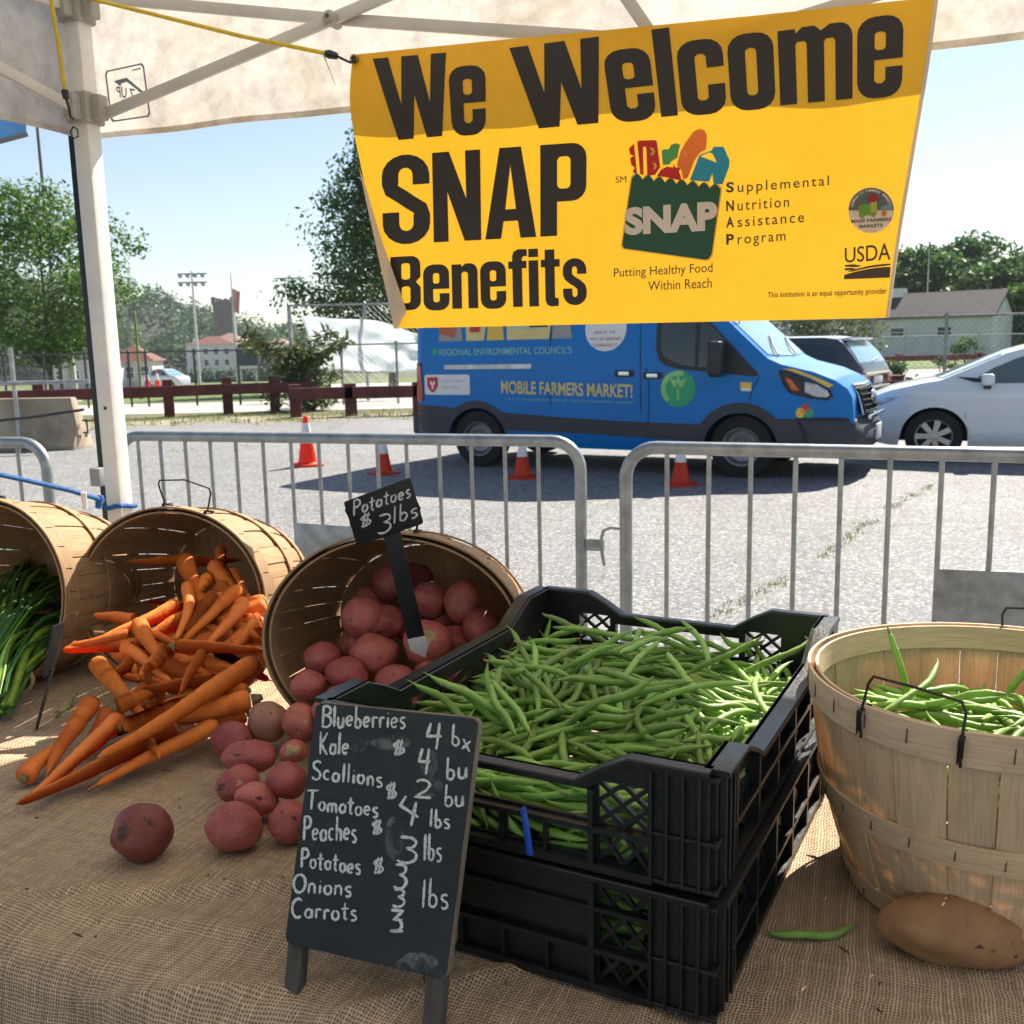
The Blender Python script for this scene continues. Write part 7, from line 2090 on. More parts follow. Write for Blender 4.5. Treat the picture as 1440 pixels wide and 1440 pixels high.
CRATE_BEANS = dec("4,487,1235,1996,12,10,42,195;4,1032,2519,1723,7,9,-198,26;4,598,2324,1780,9,16,-199,-9;0,-1715,-275,1822,14,-178,-88,-16;3,1930,760,1748,46,-101,-159,49;3,1471,-2101,1755,183,15,10,78;3,-145,-1283,2007,11,-2,-26,198;3,228,391,2089,170,-9,-2,104;4,-1631,-1531,1788,193,39,-29,-18;2,-780,2135,1814,175,13,-30,-90;3,799,-1294,1965,17,-1,-199,-3;3,1439,-2526,1699,23,-11,17,-198;0,131,-1910,1896,46,-192,33,1;2,-1527,1971,1758,13,-49,-153,119;1,-978,-1410,1930,7,-14,6,199;3,2048,1884,1679,146,-4,-4,-137;3,-713,2324,1777,11,100,171,-26;0,152,1120,2031,173,-101,2,-5;4,-1363,2370,1719,58,-5,42,187;4,692,2738,1717,19,-23,157,-120;4,1401,-587,1922,34,81,-178,-25;0,-284,-1885,1902,126,-151,30,-20;0,-1026,-2303,1767,187,-47,-29,45;4,-644,695,2034,155,10,13,126;1,-2030,541,1718,137,-9,10,-145;2,-502,-981,2029,194,42,-15,-13;0,1309,-327,1938,102,-41,47,-160;0,-676,-118,2063,3,17,-30,-197;3,1038,-2260,1767,102,-4,31,-169;4,1649,-2668,1645,10,199,18,-3;2,967,2492,1830,163,-105,-12,49;3,-2162,1110,1651,138,-31,-30,138;3,-1022,654,2056,100,-10,-22,172;0,-1731,-2351,1689,157,-12,20,-122;2,-1641,2386,1687,182,21,-27,-76;0,-1095,1474,1904,64,-3,38,186;3,1779,2495,1711,83,6,54,174;4,-516,-803,2041,194,39,-14,-26;3,55,1492,1976,16,-1,6,199;3,-1730,1393,1795,73,-30,-27,182;0,969,2259,1789,17,-12,-48,-193;4,-2148,2367,1633,154,15,9,127;2,-1747,-652,1800,22,-58,189,23;0,200,2115,1898,5,66,-188,-14;2,-555,2463,1748,111,0,47,160;2,326,-990,2031,24,-13,100,-171;4,-882,-2362,1757,52,20,-10,-192;3,-1459,-1847,1797,59,-21,-23,188;2,773,2910,1677,12,5,-186,73;2,-893,-2717,1680,121,154,23,33;0,1852,527,1798,136,115,-34,-84;1,-14,-1503,2083,15,-134,-147,-12;2,378,1582,1949,4,42,195,14;3,161,-219,2110,197,-23,6,24;4,-1505,2069,1765,39,32,170,93;1,-1916,-216,1763,164,-35,-37,103;3,1030,-1583,1889,199,12,14,3;0,1038,2838,1855,24,-4,-187,66;4,524,1635,1931,196,0,-2,-42;1,-1613,-328,1941,23,18,21,-197;0,-1253,2089,1828,66,7,39,185;2,-659,-398,2055,197,33,-7,4;0,2198,1416,1640,34,137,-138,-30;0,1770,-515,1796,174,-76,0,64;4,-657,1496,2034,21,120,-159,-5;2,300,-1483,2049,63,-102,-158,27;3,-339,-1610,1949,3,-5,200,7;0,-257,2381,1887,133,36,103,102;0,1967,1056,1725,46,159,-105,-38;4,814,-1097,2044,168,33,37,96;3,-1631,-846,1875,13,28,197,20;0,1385,2134,1815,75,34,37,178;1,-662,2050,1947,118,-14,-6,-161;0,1127,1283,1909,109,-47,-55,151;2,-177,1445,2070,77,12,-31,-182;4,-1058,1371,2027,176,7,-14,93;4,-753,-4,2089,22,15,-87,-178;0,1660,1195,1859,104,9,-20,-169;4,-509,2784,1755,199,-13,2,14;1,859,443,2036,13,175,-94,-19;4,-1904,478,1859,33,91,172,31;2,-1181,832,1946,30,17,41,-192;4,-927,2396,1882,89,-53,73,-155;4,753,1657,1985,177,-68,18,-62;2,-1180,606,2013,2,-101,-173,-1;2,1018,1897,1838,49,192,-27,-12;4,-356,2023,2016,37,12,26,195;4,2158,1190,1814,126,-24,31,-150;0,1620,2874,1777,3,-22,-98,-173;1,582,144,2134,35,19,10,196;2,-1498,1649,1794,82,-169,48,-49;4,1624,-202,1954,193,-38,37,-8;3,1328,526,1948,38,31,1,194;3,1248,-1823,1927,13,-181,82,15;3,1586,219,1930,190,-30,39,-39;3,886,-682,2064,19,2,11,-199;2,484,2086,1905,1,29,-122,156;4,460,1459,2071,10,106,169,-6;3,-1893,-1453,1834,82,9,-23,-181;1,-207,460,2089,6,-70,186,-22;2,-1544,710,1942,32,62,180,50;4,801,-2283,1777,118,21,4,-160;3,42,-1756,2134,20,-8,29,-197;1,-1475,-2822,1740,37,-196,6,-3;0,-549,-2068,1931,5,4,40,196;0,-1004,-2600,1732,26,54,-119,-149;4,441,-534,2063,180,39,18,76;0,1010,313,2113,33,39,50,187;1,-1211,1784,1929,2,75,185,-12;3,-1766,-168,2003,59,5,-17,-190;2,-762,-265,2035,23,5,91,-176;3,-1606,1539,1799,60,-36,-36,184;4,-276,-2522,1776,111,-155,-59,10;1,261,-2196,1848,195,44,-4,-1;1,639,-924,2172,4,-96,175,-8;4,-81,2332,1817,24,-170,-94,40;3,1621,-487,1968,197,-12,29,1;0,1611,1199,1959,23,81,179,26;1,-324,-2321,1889,187,34,-26,57;2,1107,373,2134,28,-50,-184,55;4,2192,2349,1666,31,-137,-133,50;0,562,-604,2155,179,-51,-30,67;1,1572,-2856,1628,200,-3,2,4;3,-1449,421,1919,188,10,-18,-66;4,565,-2288,1971,58,-119,145,-38;0,361,2464,1790,155,115,46,21;1,111,-39,2207,188,-39,12,-56;2,-1001,-777,1978,23,22,194,39;3,1638,-771,1890,185,62,44,0;0,2016,1926,1829,115,123,-101,-40;3,977,-1330,2123,152,-29,35,-122;4,2224,-73,1742,67,125,-114,-84;3,-193,-521,2120,44,-195,-7,-13;0,1705,-60,1879,4,-48,-29,-192;3,-1264,278,2052,15,24,198,-10;3,-1602,658,2028,4,-20,-9,199;2,-605,-1304,2093,156,39,-25,-116;4,1320,2022,1830,80,9,-13,182;3,-1931,122,1900,13,-178,-77,-45;3,-806,2296,1906,174,9,21,97;2,1201,-1484,2030,22,141,-140,1;1,-726,-1872,1927,24,195,-33,14;3,2225,-738,1940,114,-84,-119,76;1,917,-163,2114,196,-7,16,-34;2,1195,611,2109,56,-83,65,-160;2,1668,-2129,1846,136,14,-19,-145;0,1461,-1160,1954,41,-40,-39,-188;2,375,-45,2195,7,-54,-192,-19;2,-1728,621,2093,3,-21,13,198;3,7,-1802,2236,94,10,-19,175;1,1591,674,1949,177,-20,38,-82;0,-1985,-931,1935,101,-11,33,-169;3,-385,2726,1906,44,-20,2,-194;0,1980,108,1884,161,36,51,101;0,-1815,1160,1816,43,78,176,33;1,248,395,2226,11,-4,-97,174;2,1485,1105,1968,53,-177,74,-16;0,-396,2507,1953,190,-50,16,36;3,-514,-1454,2180,136,3,19,145;4,1863,-1308,1735,87,-5,-13,-179;1,-1145,2218,2003,33,-15,6,197;2,-1630,1915,1745,28,41,192,26;4,1571,-134,2067,159,40,49,103;0,-1582,1772,1908,14,154,-127,7;0,2042,-2235,1698,24,122,-157,-9;3,-77,612,2186,197,-24,-5,-24;4,86,-1006,2177,104,-81,-103,109;4,-2058,903,1995,5,109,-163,40;1,1221,-2299,1914,155,-5,-35,121;3,-1773,1865,1870,156,-7,-8,-125;2,1575,1387,1919,80,-164,64,-54;2,-1934,847,1806,124,100,-68,-100;1,2156,2798,2242,91,-95,76,130;4,592,-2704,1778,13,22,15,-198;0,1801,-1372,1883,60,29,-54,181;3,698,2742,1836,23,-9,24,197;4,1626,-2100,1937,181,24,8,81;4,-849,2623,1998,12,-60,175,-74;3,-1901,1118,2045,19,82,181,6;1,-602,-2218,2005,35,184,51,49;0,455,-2484,1796,25,-40,194,-17;1,-1762,-430,2037,14,188,65,17;0,-1928,-1839,1805,128,117,51,85;4,8,2104,2063,95,-9,-22,-174;3,1883,-2024,1725,156,17,24,121;1,-123,-1365,2208,183,-26,2,-77;4,718,187,2239,198,-17,9,16;3,1708,-870,1918,188,47,30,41;0,-2143,1373,1819,71,-109,121,-93;3,-1638,1144,2016,178,-8,-21,-88;2,2,2742,1911,27,195,-21,-27;3,68,822,2166,197,-23,0,-27;0,-1303,73,2111,3,6,-9,-200;1,-1512,1935,2052,58,44,-84,-166;0,-230,-2256,2152,110,-157,-57,2;0,-1321,-461,2065,189,5,-22,63;1,1571,-1854,2019,16,-53,67,-180;2,1414,1312,2002,63,-56,-98,152;1,-1784,1374,2101,179,5,23,87;2,-1590,-2229,1751,95,138,-92,-58;4,862,-2236,2004,32,-140,-139,7;1,1760,-74,2001,7,-166,-107,30;1,-1054,2135,2121,177,-15,-26,89;2,-2198,1478,1739,121,60,-57,-136;0,-1525,-1972,1884,46,26,-17,-192;4,1857,1455,1958,105,153,75,-2;0,-1210,-2513,1897,107,157,45,43;0,2212,1060,1926,104,-99,132,-44;4,2080,-1911,1776,111,-27,32,-161;1,1494,-1031,2077,197,4,23,-28;1,-1325,-1073,2017,57,10,40,187;4,237,-1176,2291,37,-194,-32,9;1,-1176,-2059,2032,31,-13,-16,196;3,2072,812,1906,3,-166,111,3;3,1409,22,2168,27,1,15,198;3,2072,232,1945,114,42,31,156;2,26,1128,2175,31,89,-176,-4;2,1779,-463,2116,112,120,-42,-105;2,-1760,-2582,1760,32,193,13,38;1,-1686,-2806,2285,127,-42,-128,-76;4,1951,57,2013,55,149,-107,-56;0,1409,-2826,1766,170,102,26,7;1,-210,2372,2043,47,183,65,-4;3,1165,-104,2241,9,-130,-152,-13;3,225,-2905,1996,48,-53,-125,-139;1,-1374,-1392,1992,8,-58,-183,56;1,-526,-726,2156,1,-196,35,-22;2,2161,-2151,1758,133,77,85,95;0,-1286,-1290,2012,14,52,189,40;2,-1778,-967,1862,3,46,172,-91;2,-1062,319,2152,1,-20,-150,130;4,-1963,2159,1750,10,148,-133,13;4,-1164,1700,2044,177,14,-15,91;2,1796,954,2114,180,-70,-24,47;2,46,2906,1660,6,-4,-170,-106;1,-1681,1278,2170,176,35,29,83;1,-1236,1458,2107,184,17,10,76;2,1728,-1490,1879,175,-94,16,-16;4,-1720,-2448,1790,192,42,-27,25;2,-1058,-2251,2000,195,24,-23,-28;3,-201,2744,2057,38,-19,19,-195;0,-783,-1287,2082,92,51,95,141;1,-246,-1551,2394,182,2,-17,82;2,2023,1961,1973,170,-4,-56,89;2,-1755,-1388,2012,31,-21,-185,67;3,576,2638,1924,12,-32,196,23;4,1510,-237,2232,23,-95,-175,-5;4,1798,-2749,1931,13,190,43,-44;3,-1779,1959,1986,17,-89,178,-7;0,-303,-2594,2007,51,-52,-186,-4;3,420,2617,2035,9,-37,-193,-35;3,163,-1387,2385,75,-17,42,-180;4,-2185,-2374,1796,141,29,-15,138;1,2127,-83,2148,83,-96,104,-113;1,2221,-2182,2210,22,140,26,139;1,-1747,-1574,1990,18,91,176,-20;1,-94,-2583,1760,4,52,-174,-84;0,-1268,197,2229,10,137,-143,-26;3,-509,-2404,1946,85,30,30,-176;0,-2120,2346,1734,124,8,-2,-157;1,-1229,457,2124,12,-16,-72,185;2,-516,449,2205,41,-155,116,-27;1,-2006,-1653,1948,120,24,11,158;2,-1966,-126,1866,159,69,-18,99;2,2150,431,2014,10,-152,-128,18;0,2004,-1131,1844,20,-170,98,36;1,-2160,111,1924,122,52,-11,-149;3,-40,1316,2170,180,7,19,85;3,-1154,1245,2150,12,188,66,-1;1,998,2419,2075,134,118,31,85;4,-1419,292,2240,69,-108,138,-67;3,1646,-1419,2031,24,23,-196,-18;4,-1994,-877,2127,21,-121,-154,37;3,-2064,1641,2043,166,-12,-45,-102;4,1917,-922,2095,1,-143,-140,-7;4,-1978,-2370,1855,122,-26,-43,150;4,-1922,-2383,1956,26,155,117,39;2,-686,1008,2139,42,-154,-109,52;4,-204,-2887,1695,199,14,13,-1;1,728,-2253,1979,136,-8,29,-143;2,-1744,-946,2112,66,110,121,94;1,-723,-1848,2221,17,143,134,34;1,-224,-1005,2400,123,-59,-25,144;4,1746,161,2149,96,16,89,151;1,2076,1429,2030,128,42,-44,-141;4,585,1401,2186,4,83,-182,-7;0,-431,2424,2081,50,-13,-5,-193;2,921,2483,2059,104,-148,-80,34;0,991,1251,2044,80,23,55,173;1,-1433,2564,1946,103,169,19,24;1,-305,-2100,2331,144,7,-42,132;0,-2058,-2237,1954,85,-141,-108,36;2,-1571,1554,2236,0,19,-199,-2;2,-946,-2716,1902,8,-11,-182,-82;0,1330,589,2207,39,193,-26,-21;1,-2039,-1871,2039,108,-21,67,-153;0,-1905,-606,2116,141,-61,50,-118;1,1589,2201,1781,18,174,-94,-25;4,717,-1905,2160,96,6,22,-174;2,-125,-686,2306,132,4,34,146;2,-852,-2802,1824,198,5,-8,-29;1,133,1909,2087,70,1,-18,-186;1,1700,-2288,1966,16,157,-107,-59;3,120,-1782,2338,94,-5,12,-176;1,1203,-363,2303,36,3,29,-195;1,1843,2126,1985,49,66,-182,3;2,-1605,-792,2135,142,25,23,136;3,2078,-965,2000,136,7,23,144;4,-506,98,2266,11,-13,9,199;2,1592,2433,1778,68,166,-68,-56;0,264,2678,2170,19,2,1,-199;1,1130,-2258,2024,9,-159,121,12;1,1523,237,2342,60,187,-25,-27;1,-1992,2404,1820,12,171,98,-30;1,-1912,233,2071,30,-106,167,7;1,204,2516,2130,15,-6,40,-195;4,-73,-2372,1957,8,182,75,35;1,-1781,-1718,2133,177,10,5,92;4,576,-880,2369,53,-34,12,-189;1,1424,-1663,2077,10,-49,17,-193;3,-1081,-1071,2091,0,103,169,-26;2,2053,2243,1970,92,-67,61,-153;2,1575,974,2138,190,-45,-5,41;4,-1418,-2654,2183,19,-199,10,-3;0,1645,764,2182,192,54,11,1;2,-2070,-1271,2184,50,158,106,-35;4,-1856,1783,2140,184,-25,1,74;0,1764,-1593,2028,34,49,-191,-4;2,1820,-1134,2146,43,78,173,48;4,1042,2165,1991,32,33,-174,-88;0,687,1455,2065,173,-56,26,-80;1,-1224,-2895,1866,6,12,96,-175;2,178,905,2257,88,99,-132,-72;2,-1442,-430,2151,149,33,11,129;1,-500,-2714,1957,28,-23,-173,93;4,-1167,-566,2123,1,-82,182,2;4,731,718,2237,38,27,-194,-14;2,-499,2828,2107,173,96,-20,24;0,1345,1880,1914,8,-2,-199,19;3,1409,1329,2110,63,-29,-19,-187;4,-1170,2780,1780,127,-150,-32,-18;4,-611,622,2302,56,15,-23,-190;2,1146,-896,2271,153,29,2,-125;3,-1352,-2411,2034,70,14,18,186;3,-1751,-967,2291,24,179,-85,8;1,1379,1674,2019,9,-17,13,-199;1,1324,-799,2297,135,42,-9,-141;3,2088,-2297,1961,64,-101,115,-112;0,219,-2522,1896,60,-32,172,-76;4,564,1180,2232,184,23,33,66;3,1645,2214,1974,28,32,-114,-159;0,1206,1746,1959,18,198,1,-20;2,2073,187,2137,86,136,96,71;1,-1603,309,2230,142,3,-8,140;1,1812,-1426,2161,157,12,27,-120;0,1660,618,2202,2,28,80,181;3,-756,-2854,2054,180,-78,36,13;0,-1636,-1671,2224,65,23,2,188;0,864,1942,2041,51,-19,-27,-190;1,1920,1330,2194,173,5,16,100;3,-134,-2789,2019,14,192,3,-55;1,1144,857,2294,28,186,62,-25;0,1669,-758,2111,111,29,-54,155;0,2144,-1656,1929,153,26,4,126;4,427,-686,2268,20,-81,172,-59;4,1123,1857,2059,198,-4,19,21;1,-1649,992,2205,85,3,17,-180;0,1697,-2502,2105,41,-179,-78,-14;0,-1847,415,2235,154,10,10,-127;0,1611,2326,1917,16,-45,110,-160;0,1704,-840,2202,58,-77,151,-89;2,-289,486,2300,184,-36,-13,68;1,2170,-504,2205,133,62,28,133;3,-1451,1086,2306,26,-197,-13,23;4,2032,-2384,2144,88,136,108,46;2,-2127,-1769,2130,98,-124,-102,68;0,641,818,2209,66,182,40,-28;0,-1524,-2006,2137,176,51,8,-79;3,882,1141,2212,179,62,35,55;2,1495,1587,2139,130,-11,-19,-151;0,-1839,-125,2152,1,-159,121,4;4,1715,2519,1857,32,-16,-67,-185;4,-1214,2516,2129,11,-87,177,31;3,845,2301,2190,18,152,128,2;0,-1155,1525,2212,7,198,26,-14;2,1690,319,2221,173,90,-24,-37;1,-1665,-2034,2206,48,-183,65,-2;0,-1678,-1821,2336,92,-66,86,-141;0,-2069,501,2246,109,-39,120,-109;4,-1550,2148,2177,39,-28,194,6;1,1270,1951,2144,79,-8,-7,-184;1,1602,1363,2178,150,-21,15,130;1,1610,2619,1891,36,-30,-34,-191;3,707,2672,2279,1,24,198,-7;3,-1810,-2277,2132,45,-148,124,28;1,-1564,-1157,2229,200,-10,4,7;1,-605,428,2310,190,32,2,53;1,1083,1493,2166,178,50,26,72;0,-1720,-85,2280,5,-46,-179,76;0,944,-566,2366,146,-10,-36,131;4,-1731,601,2353,56,8,-15,-191;4,-693,1726,2207,3,60,191,10;4,-490,2763,2193,12,198,-22,10;1,1758,-2466,2014,175,41,-13,87;3,1470,1664,2228,196,-25,14,24;2,-1045,-2211,2133,145,-28,42,-128;3,672,1,2345,11,-136,-146,14;0,1299,2444,2124,10,-176,-94,16;0,-787,-418,2167,64,5,6,-189;3,337,1376,2290,195,-45,-6,-10;2,908,107,2303,38,159,-105,-47;2,565,-1337,2229,95,144,93,40;3,941,920,2405,192,-45,4,-30;3,-1587,-341,2263,18,-6,-50,193;4,-1483,1641,2306,170,-91,11,53;1,-2173,-2299,2200,62,-124,-142,-27;4,-1163,486,2315,4,-187,-54,47;0,2139,-308,2029,112,-67,64,-138;1,-954,2566,2238,22,187,63,24;0,-1661,-1017,2421,96,-32,-51,-165;0,1103,-2835,2026,137,143,-3,24;0,1585,-1317,2299,22,-1,9,199;2,-1482,-863,2389,45,12,-48,189;2,-2,-195,2244,146,131,-18,-35;2,276,-2476,2108,199,-4,11,18;0,-1744,2738,1806,49,-19,-90,-171;1,-116,-47,2391,176,19,17,-92;4,-1640,-670,2307,43,1,89,174;2,2196,1256,2217,149,1,-1,133;1,229,-2285,2004,45,102,-154,-63;0,460,1537,2273,190,-60,-9,-12;3,-242,1129,2317,195,-40,-18,-14;2,1779,1383,2299,52,8,-40,-189;0,364,-2841,2097,137,144,-4,-16;2,-1856,2173,1952,79,36,-16,-180;0,277,1704,2308,147,-111,-34,70;1,1813,2483,2109,46,179,-74,16;4,-1492,2865,1795,20,12,-194,42;2,1411,2270,2083,72,-6,-58,-177;2,-1390,2556,1821,197,21,-16,26;1,-2123,2377,2284,92,126,-53,-114;2,2025,-1838,2126,42,-97,141,-95;2,540,-2676,2043,6,21,119,159;1,914,-1027,2380,4,-91,178,8;0,831,-2220,2167,59,-175,-75,21;4,-1325,-39,2304,87,23,19,177;1,-1609,-494,2257,195,36,2,-26;1,1608,2472,2218,197,-6,4,31;0,-1276,-2526,2153,5,184,66,44;2,1798,2733,2008,121,148,35,-48;4,531,-1870,2145,108,9,15,-167;2,-1672,2703,1880,46,-8,-180,73;3,1599,-2823,2258,191,-54,-22,-2;3,-1358,-653,2333,155,96,2,-81;0,-1143,1887,2259,196,25,-18,-24;1,-27,2304,2219,191,58,-7,0;3,-2147,1567,2280,10,132,146,-37;0,2000,961,2265,118,-1,11,-161;0,-1493,-1672,2294,62,-89,104,-132;3,1489,-912,2330,179,16,23,84;4,-504,-904,2268,31,148,128,28;0,387,2520,2231,10,182,-77,-28;0,99,1950,2186,89,17,-65,-166;1,-1987,-806,2382,4,169,107,1;0,857,-1999,2239,74,-178,-50,14;4,-205,2776,2292,197,-12,-14,-31;1,-2045,2413,1993,55,96,164,-31;3,-759,-256,2318,50,-142,130,-21;3,1615,2186,2199,13,10,1,199;3,-1623,168,2413,32,-30,-21,194;0,-1750,-165,2428,66,-4,51,182;4,-778,-2588,2139,36,-10,-188,58;2,-630,-229,2297,2,-147,134,20;2,268,2399,2219,11,-61,96,164;1,-1835,2372,2162,98,-13,49,167;3,1573,2287,2313,167,2,14,-109;0,1667,2860,1916,5,-33,-95,-173;4,-929,-1835,2202,148,71,-65,-95;0,1715,-2293,2073,61,-50,118,-141;2,-555,2212,2225,153,128,1,-15;3,395,-2087,2254,190,23,5,58;1,1627,-1487,2251,33,-1,-46,192;4,1108,2452,2267,107,164,38,9;2,-1019,-808,2200,80,-11,-120,138;1,-268,1259,2391,195,13,-33,-27;2,-1285,98,2315,161,-77,55,-72;1,-1295,-2251,2245,39,-152,-114,49;4,-667,-1646,2455,177,-79,-48,5;0,1911,-1572,2364,171,30,34,-93;3,-1222,2402,2311,5,-2,38,-196;1,1272,-1745,2376,85,10,2,-181;0,1805,1017,2328,3,-164,-114,-7;0,-498,1602,2316,20,16,198,13;4,-941,-1276,2227,12,94,-176,-8;4,2151,-420,2333,140,44,11,135;4,1633,-2058,2196,39,9,47,-190;4,-1304,-1780,2234,143,-57,-16,126;2,1277,1908,2386,58,24,12,190;4,-1823,-2386,2255,182,-6,-4,-82;1,1535,-816,2436,88,30,31,174;3,1178,-2471,2098,196,-12,-16,34;2,281,-2435,2211,136,138,44,24;1,945,1243,2346,198,21,12,8;2,667,-1891,2412,131,146,-31,-23;3,1674,-2284,2254,116,-4,-30,160;0,-1994,1828,2247,136,-83,-14,120;3,-1662,-2287,2355,22,166,109,1;4,-645,1346,2364,137,1,-20,145;2,1922,1082,2296,104,43,-47,-158;3,-1920,1433,2389,125,-33,-11,-152;4,1489,-2678,2203,29,14,186,-65;4,979,-1448,2366,181,-81,-19,19;0,-358,1795,2233,165,-103,-16,-45;3,2225,-1251,2232,106,93,-96,-104;4,-967,-1040,2325,132,25,32,144;3,-1337,2662,2195,120,-150,-17,55;1,-816,-2636,2282,25,-190,40,40;1,-517,-76,2379,143,0,-16,139;4,-788,1175,2312,50,-118,-141,60;4,751,-2449,2238,104,28,-11,168;4,-1109,257,2398,49,142,-118,-58;0,-365,-283,2357,70,-125,129,-55;4,-123,2559,2289,9,20,175,-94;1,-1620,-1172,2441,184,-25,-18,72;0,-801,-227,2449,16,176,-92,-19;4,2035,719,2257,61,107,-122,-99;4,1194,593,2418,24,-44,-194,0;1,833,1972,2334,53,9,-20,-192;1,-1071,-2014,2291,9,103,163,54;4,-787,-689,2296,107,-31,-35,162;1,1650,-1704,2301,43,22,151,123;4,842,1715,2330,30,-14,-32,-195;0,1374,-2691,2277,152,-122,-39,21;1,1808,-665,2445,164,5,25,112;2,-1598,831,2362,25,189,61,6;1,1563,940,2436,5,-9,-200,-9;0,-1536,2748,1904,194,-14,42,-22;4,-900,1321,2278,87,-89,-123,98;2,914,-1610,2361,171,-100,-26,-12;3,-815,-502,2394,3,179,-88,-8;3,-1643,-1965,2482,152,-17,-3,-129;3,1696,-102,2427,120,-17,10,-159;4,828,-2449,2090,20,27,-79,-181;4,312,-2021,2379,91,36,15,174;1,1820,1692,2289,132,11,41,-144;4,2017,304,2329,159,38,49,104;0,-1623,-30,2325,49,-16,17,193;0,-2059,-2718,2121,90,66,88,-140;2,828,-1717,2375,23,20,155,-122;2,-1035,520,2353,73,-105,-114,104;1,1752,2725,2204,183,18,73,-29;1,150,-2396,2265,153,-119,-48,-18;0,1056,-2659,2257,10,18,-190,-59;4,312,-2664,2259,21,-18,-159,-118;3,1218,1086,2404,2,-10,-189,-66;2,-689,-633,2479,7,58,188,37;1,-260,2748,2382,32,15,14,-196;2,513,-2230,2423,117,-161,-17,11;0,-96,2435,2290,11,-17,-33,196;2,-926,611,2386,163,36,-28,-107;2,2010,-859,2211,4,140,-138,-36;1,-20,2006,2265,30,197,7,12;4,-1263,-2024,2371,163,-14,18,-114;4,1682,478,2428,185,-69,2,34;4,-625,2448,2372,49,-5,-12,194;4,481,221,2363,23,119,-154,-39;0,-1648,2575,2148,69,18,-175,-65;4,-1624,-66,2428,70,-10,-16,186;1,1565,705,2448,188,66,12,-10;4,-2228,-1528,1961,135,-43,123,-69;1,214,2039,2396,193,-26,-13,45;3,-1145,2905,1913,37,-33,-144,-130;4,-538,-2045,2392,24,37,186,58;2,-2226,-277,2045,92,105,-56,-131;3,279,2214,2309,191,55,-1,-21;3,-2012,2265,2308,75,111,-138,-55;3,-2174,902,2454,59,137,110,75;4,-889,-841,2372,20,-106,-167,-21;1,-2195,1834,2324,141,13,68,124;0,-1649,2758,2078,196,36,16,11;3,-1027,1177,2307,117,18,14,161;1,577,-296,2446,191,20,-18,54;1,1966,2285,2315,63,-147,113,-41;3,-913,-1006,2446,23,4,-3,-199;1,1110,-2188,2341,170,61,19,84;2,-628,-860,2553,52,-94,-154,70;1,2044,-2209,2335,26,-165,106,27;1,-358,2124,2311,15,-9,176,94;3,354,-2751,2170,123,156,-16,-7;4,2080,-989,2284,115,-75,-117,87;3,1639,1368,2396,32,-18,45,191;0,-536,2261,2314,79,183,-8,-16;4,1005,-1169,2390,85,-165,-64,39;0,1503,77,2477,15,-86,159,-83;3,392,1876,2410,23,-19,197,-18;0,1409,-1999,2446,21,1,-196,-31;0,-43,-2492,2335,3,-24,-189,61;4,1864,2151,2286,120,13,4,160;3,1518,-2394,2306,1,198,15,27;4,-94,328,2426,114,20,20,162;4,-1458,-1348,2475,197,10,10,31;2,1732,1576,2370,187,68,18,14;1,-1138,2847,2285,32,196,4,21;4,667,-626,2396,198,7,-24,-13;1,66,-2431,2442,17,-22,-112,163;0,-739,-2756,2310,116,-161,-23,15;1,1916,858,2519,17,-109,-166,8;4,649,-816,2485,95,-66,-99,130;4,-760,-2455,2321,53,22,-26,190;3,930,-1104,2513,13,106,168,18;0,-335,2015,2357,55,-190,-12,-26;0,-1221,1959,2343,80,-177,-46,11;0,-2019,-2132,2354,106,-67,-105,115;3,1394,-2303,2362,40,22,-43,-190;1,-1280,-2708,2443,194,21,1,-44;3,902,-2602,2409,36,-6,-26,195;4,343,-450,2483,22,104,166,36;3,2029,-87,2421,107,-62,46,-150;1,255,-2843,2280,148,134,-13,-6")
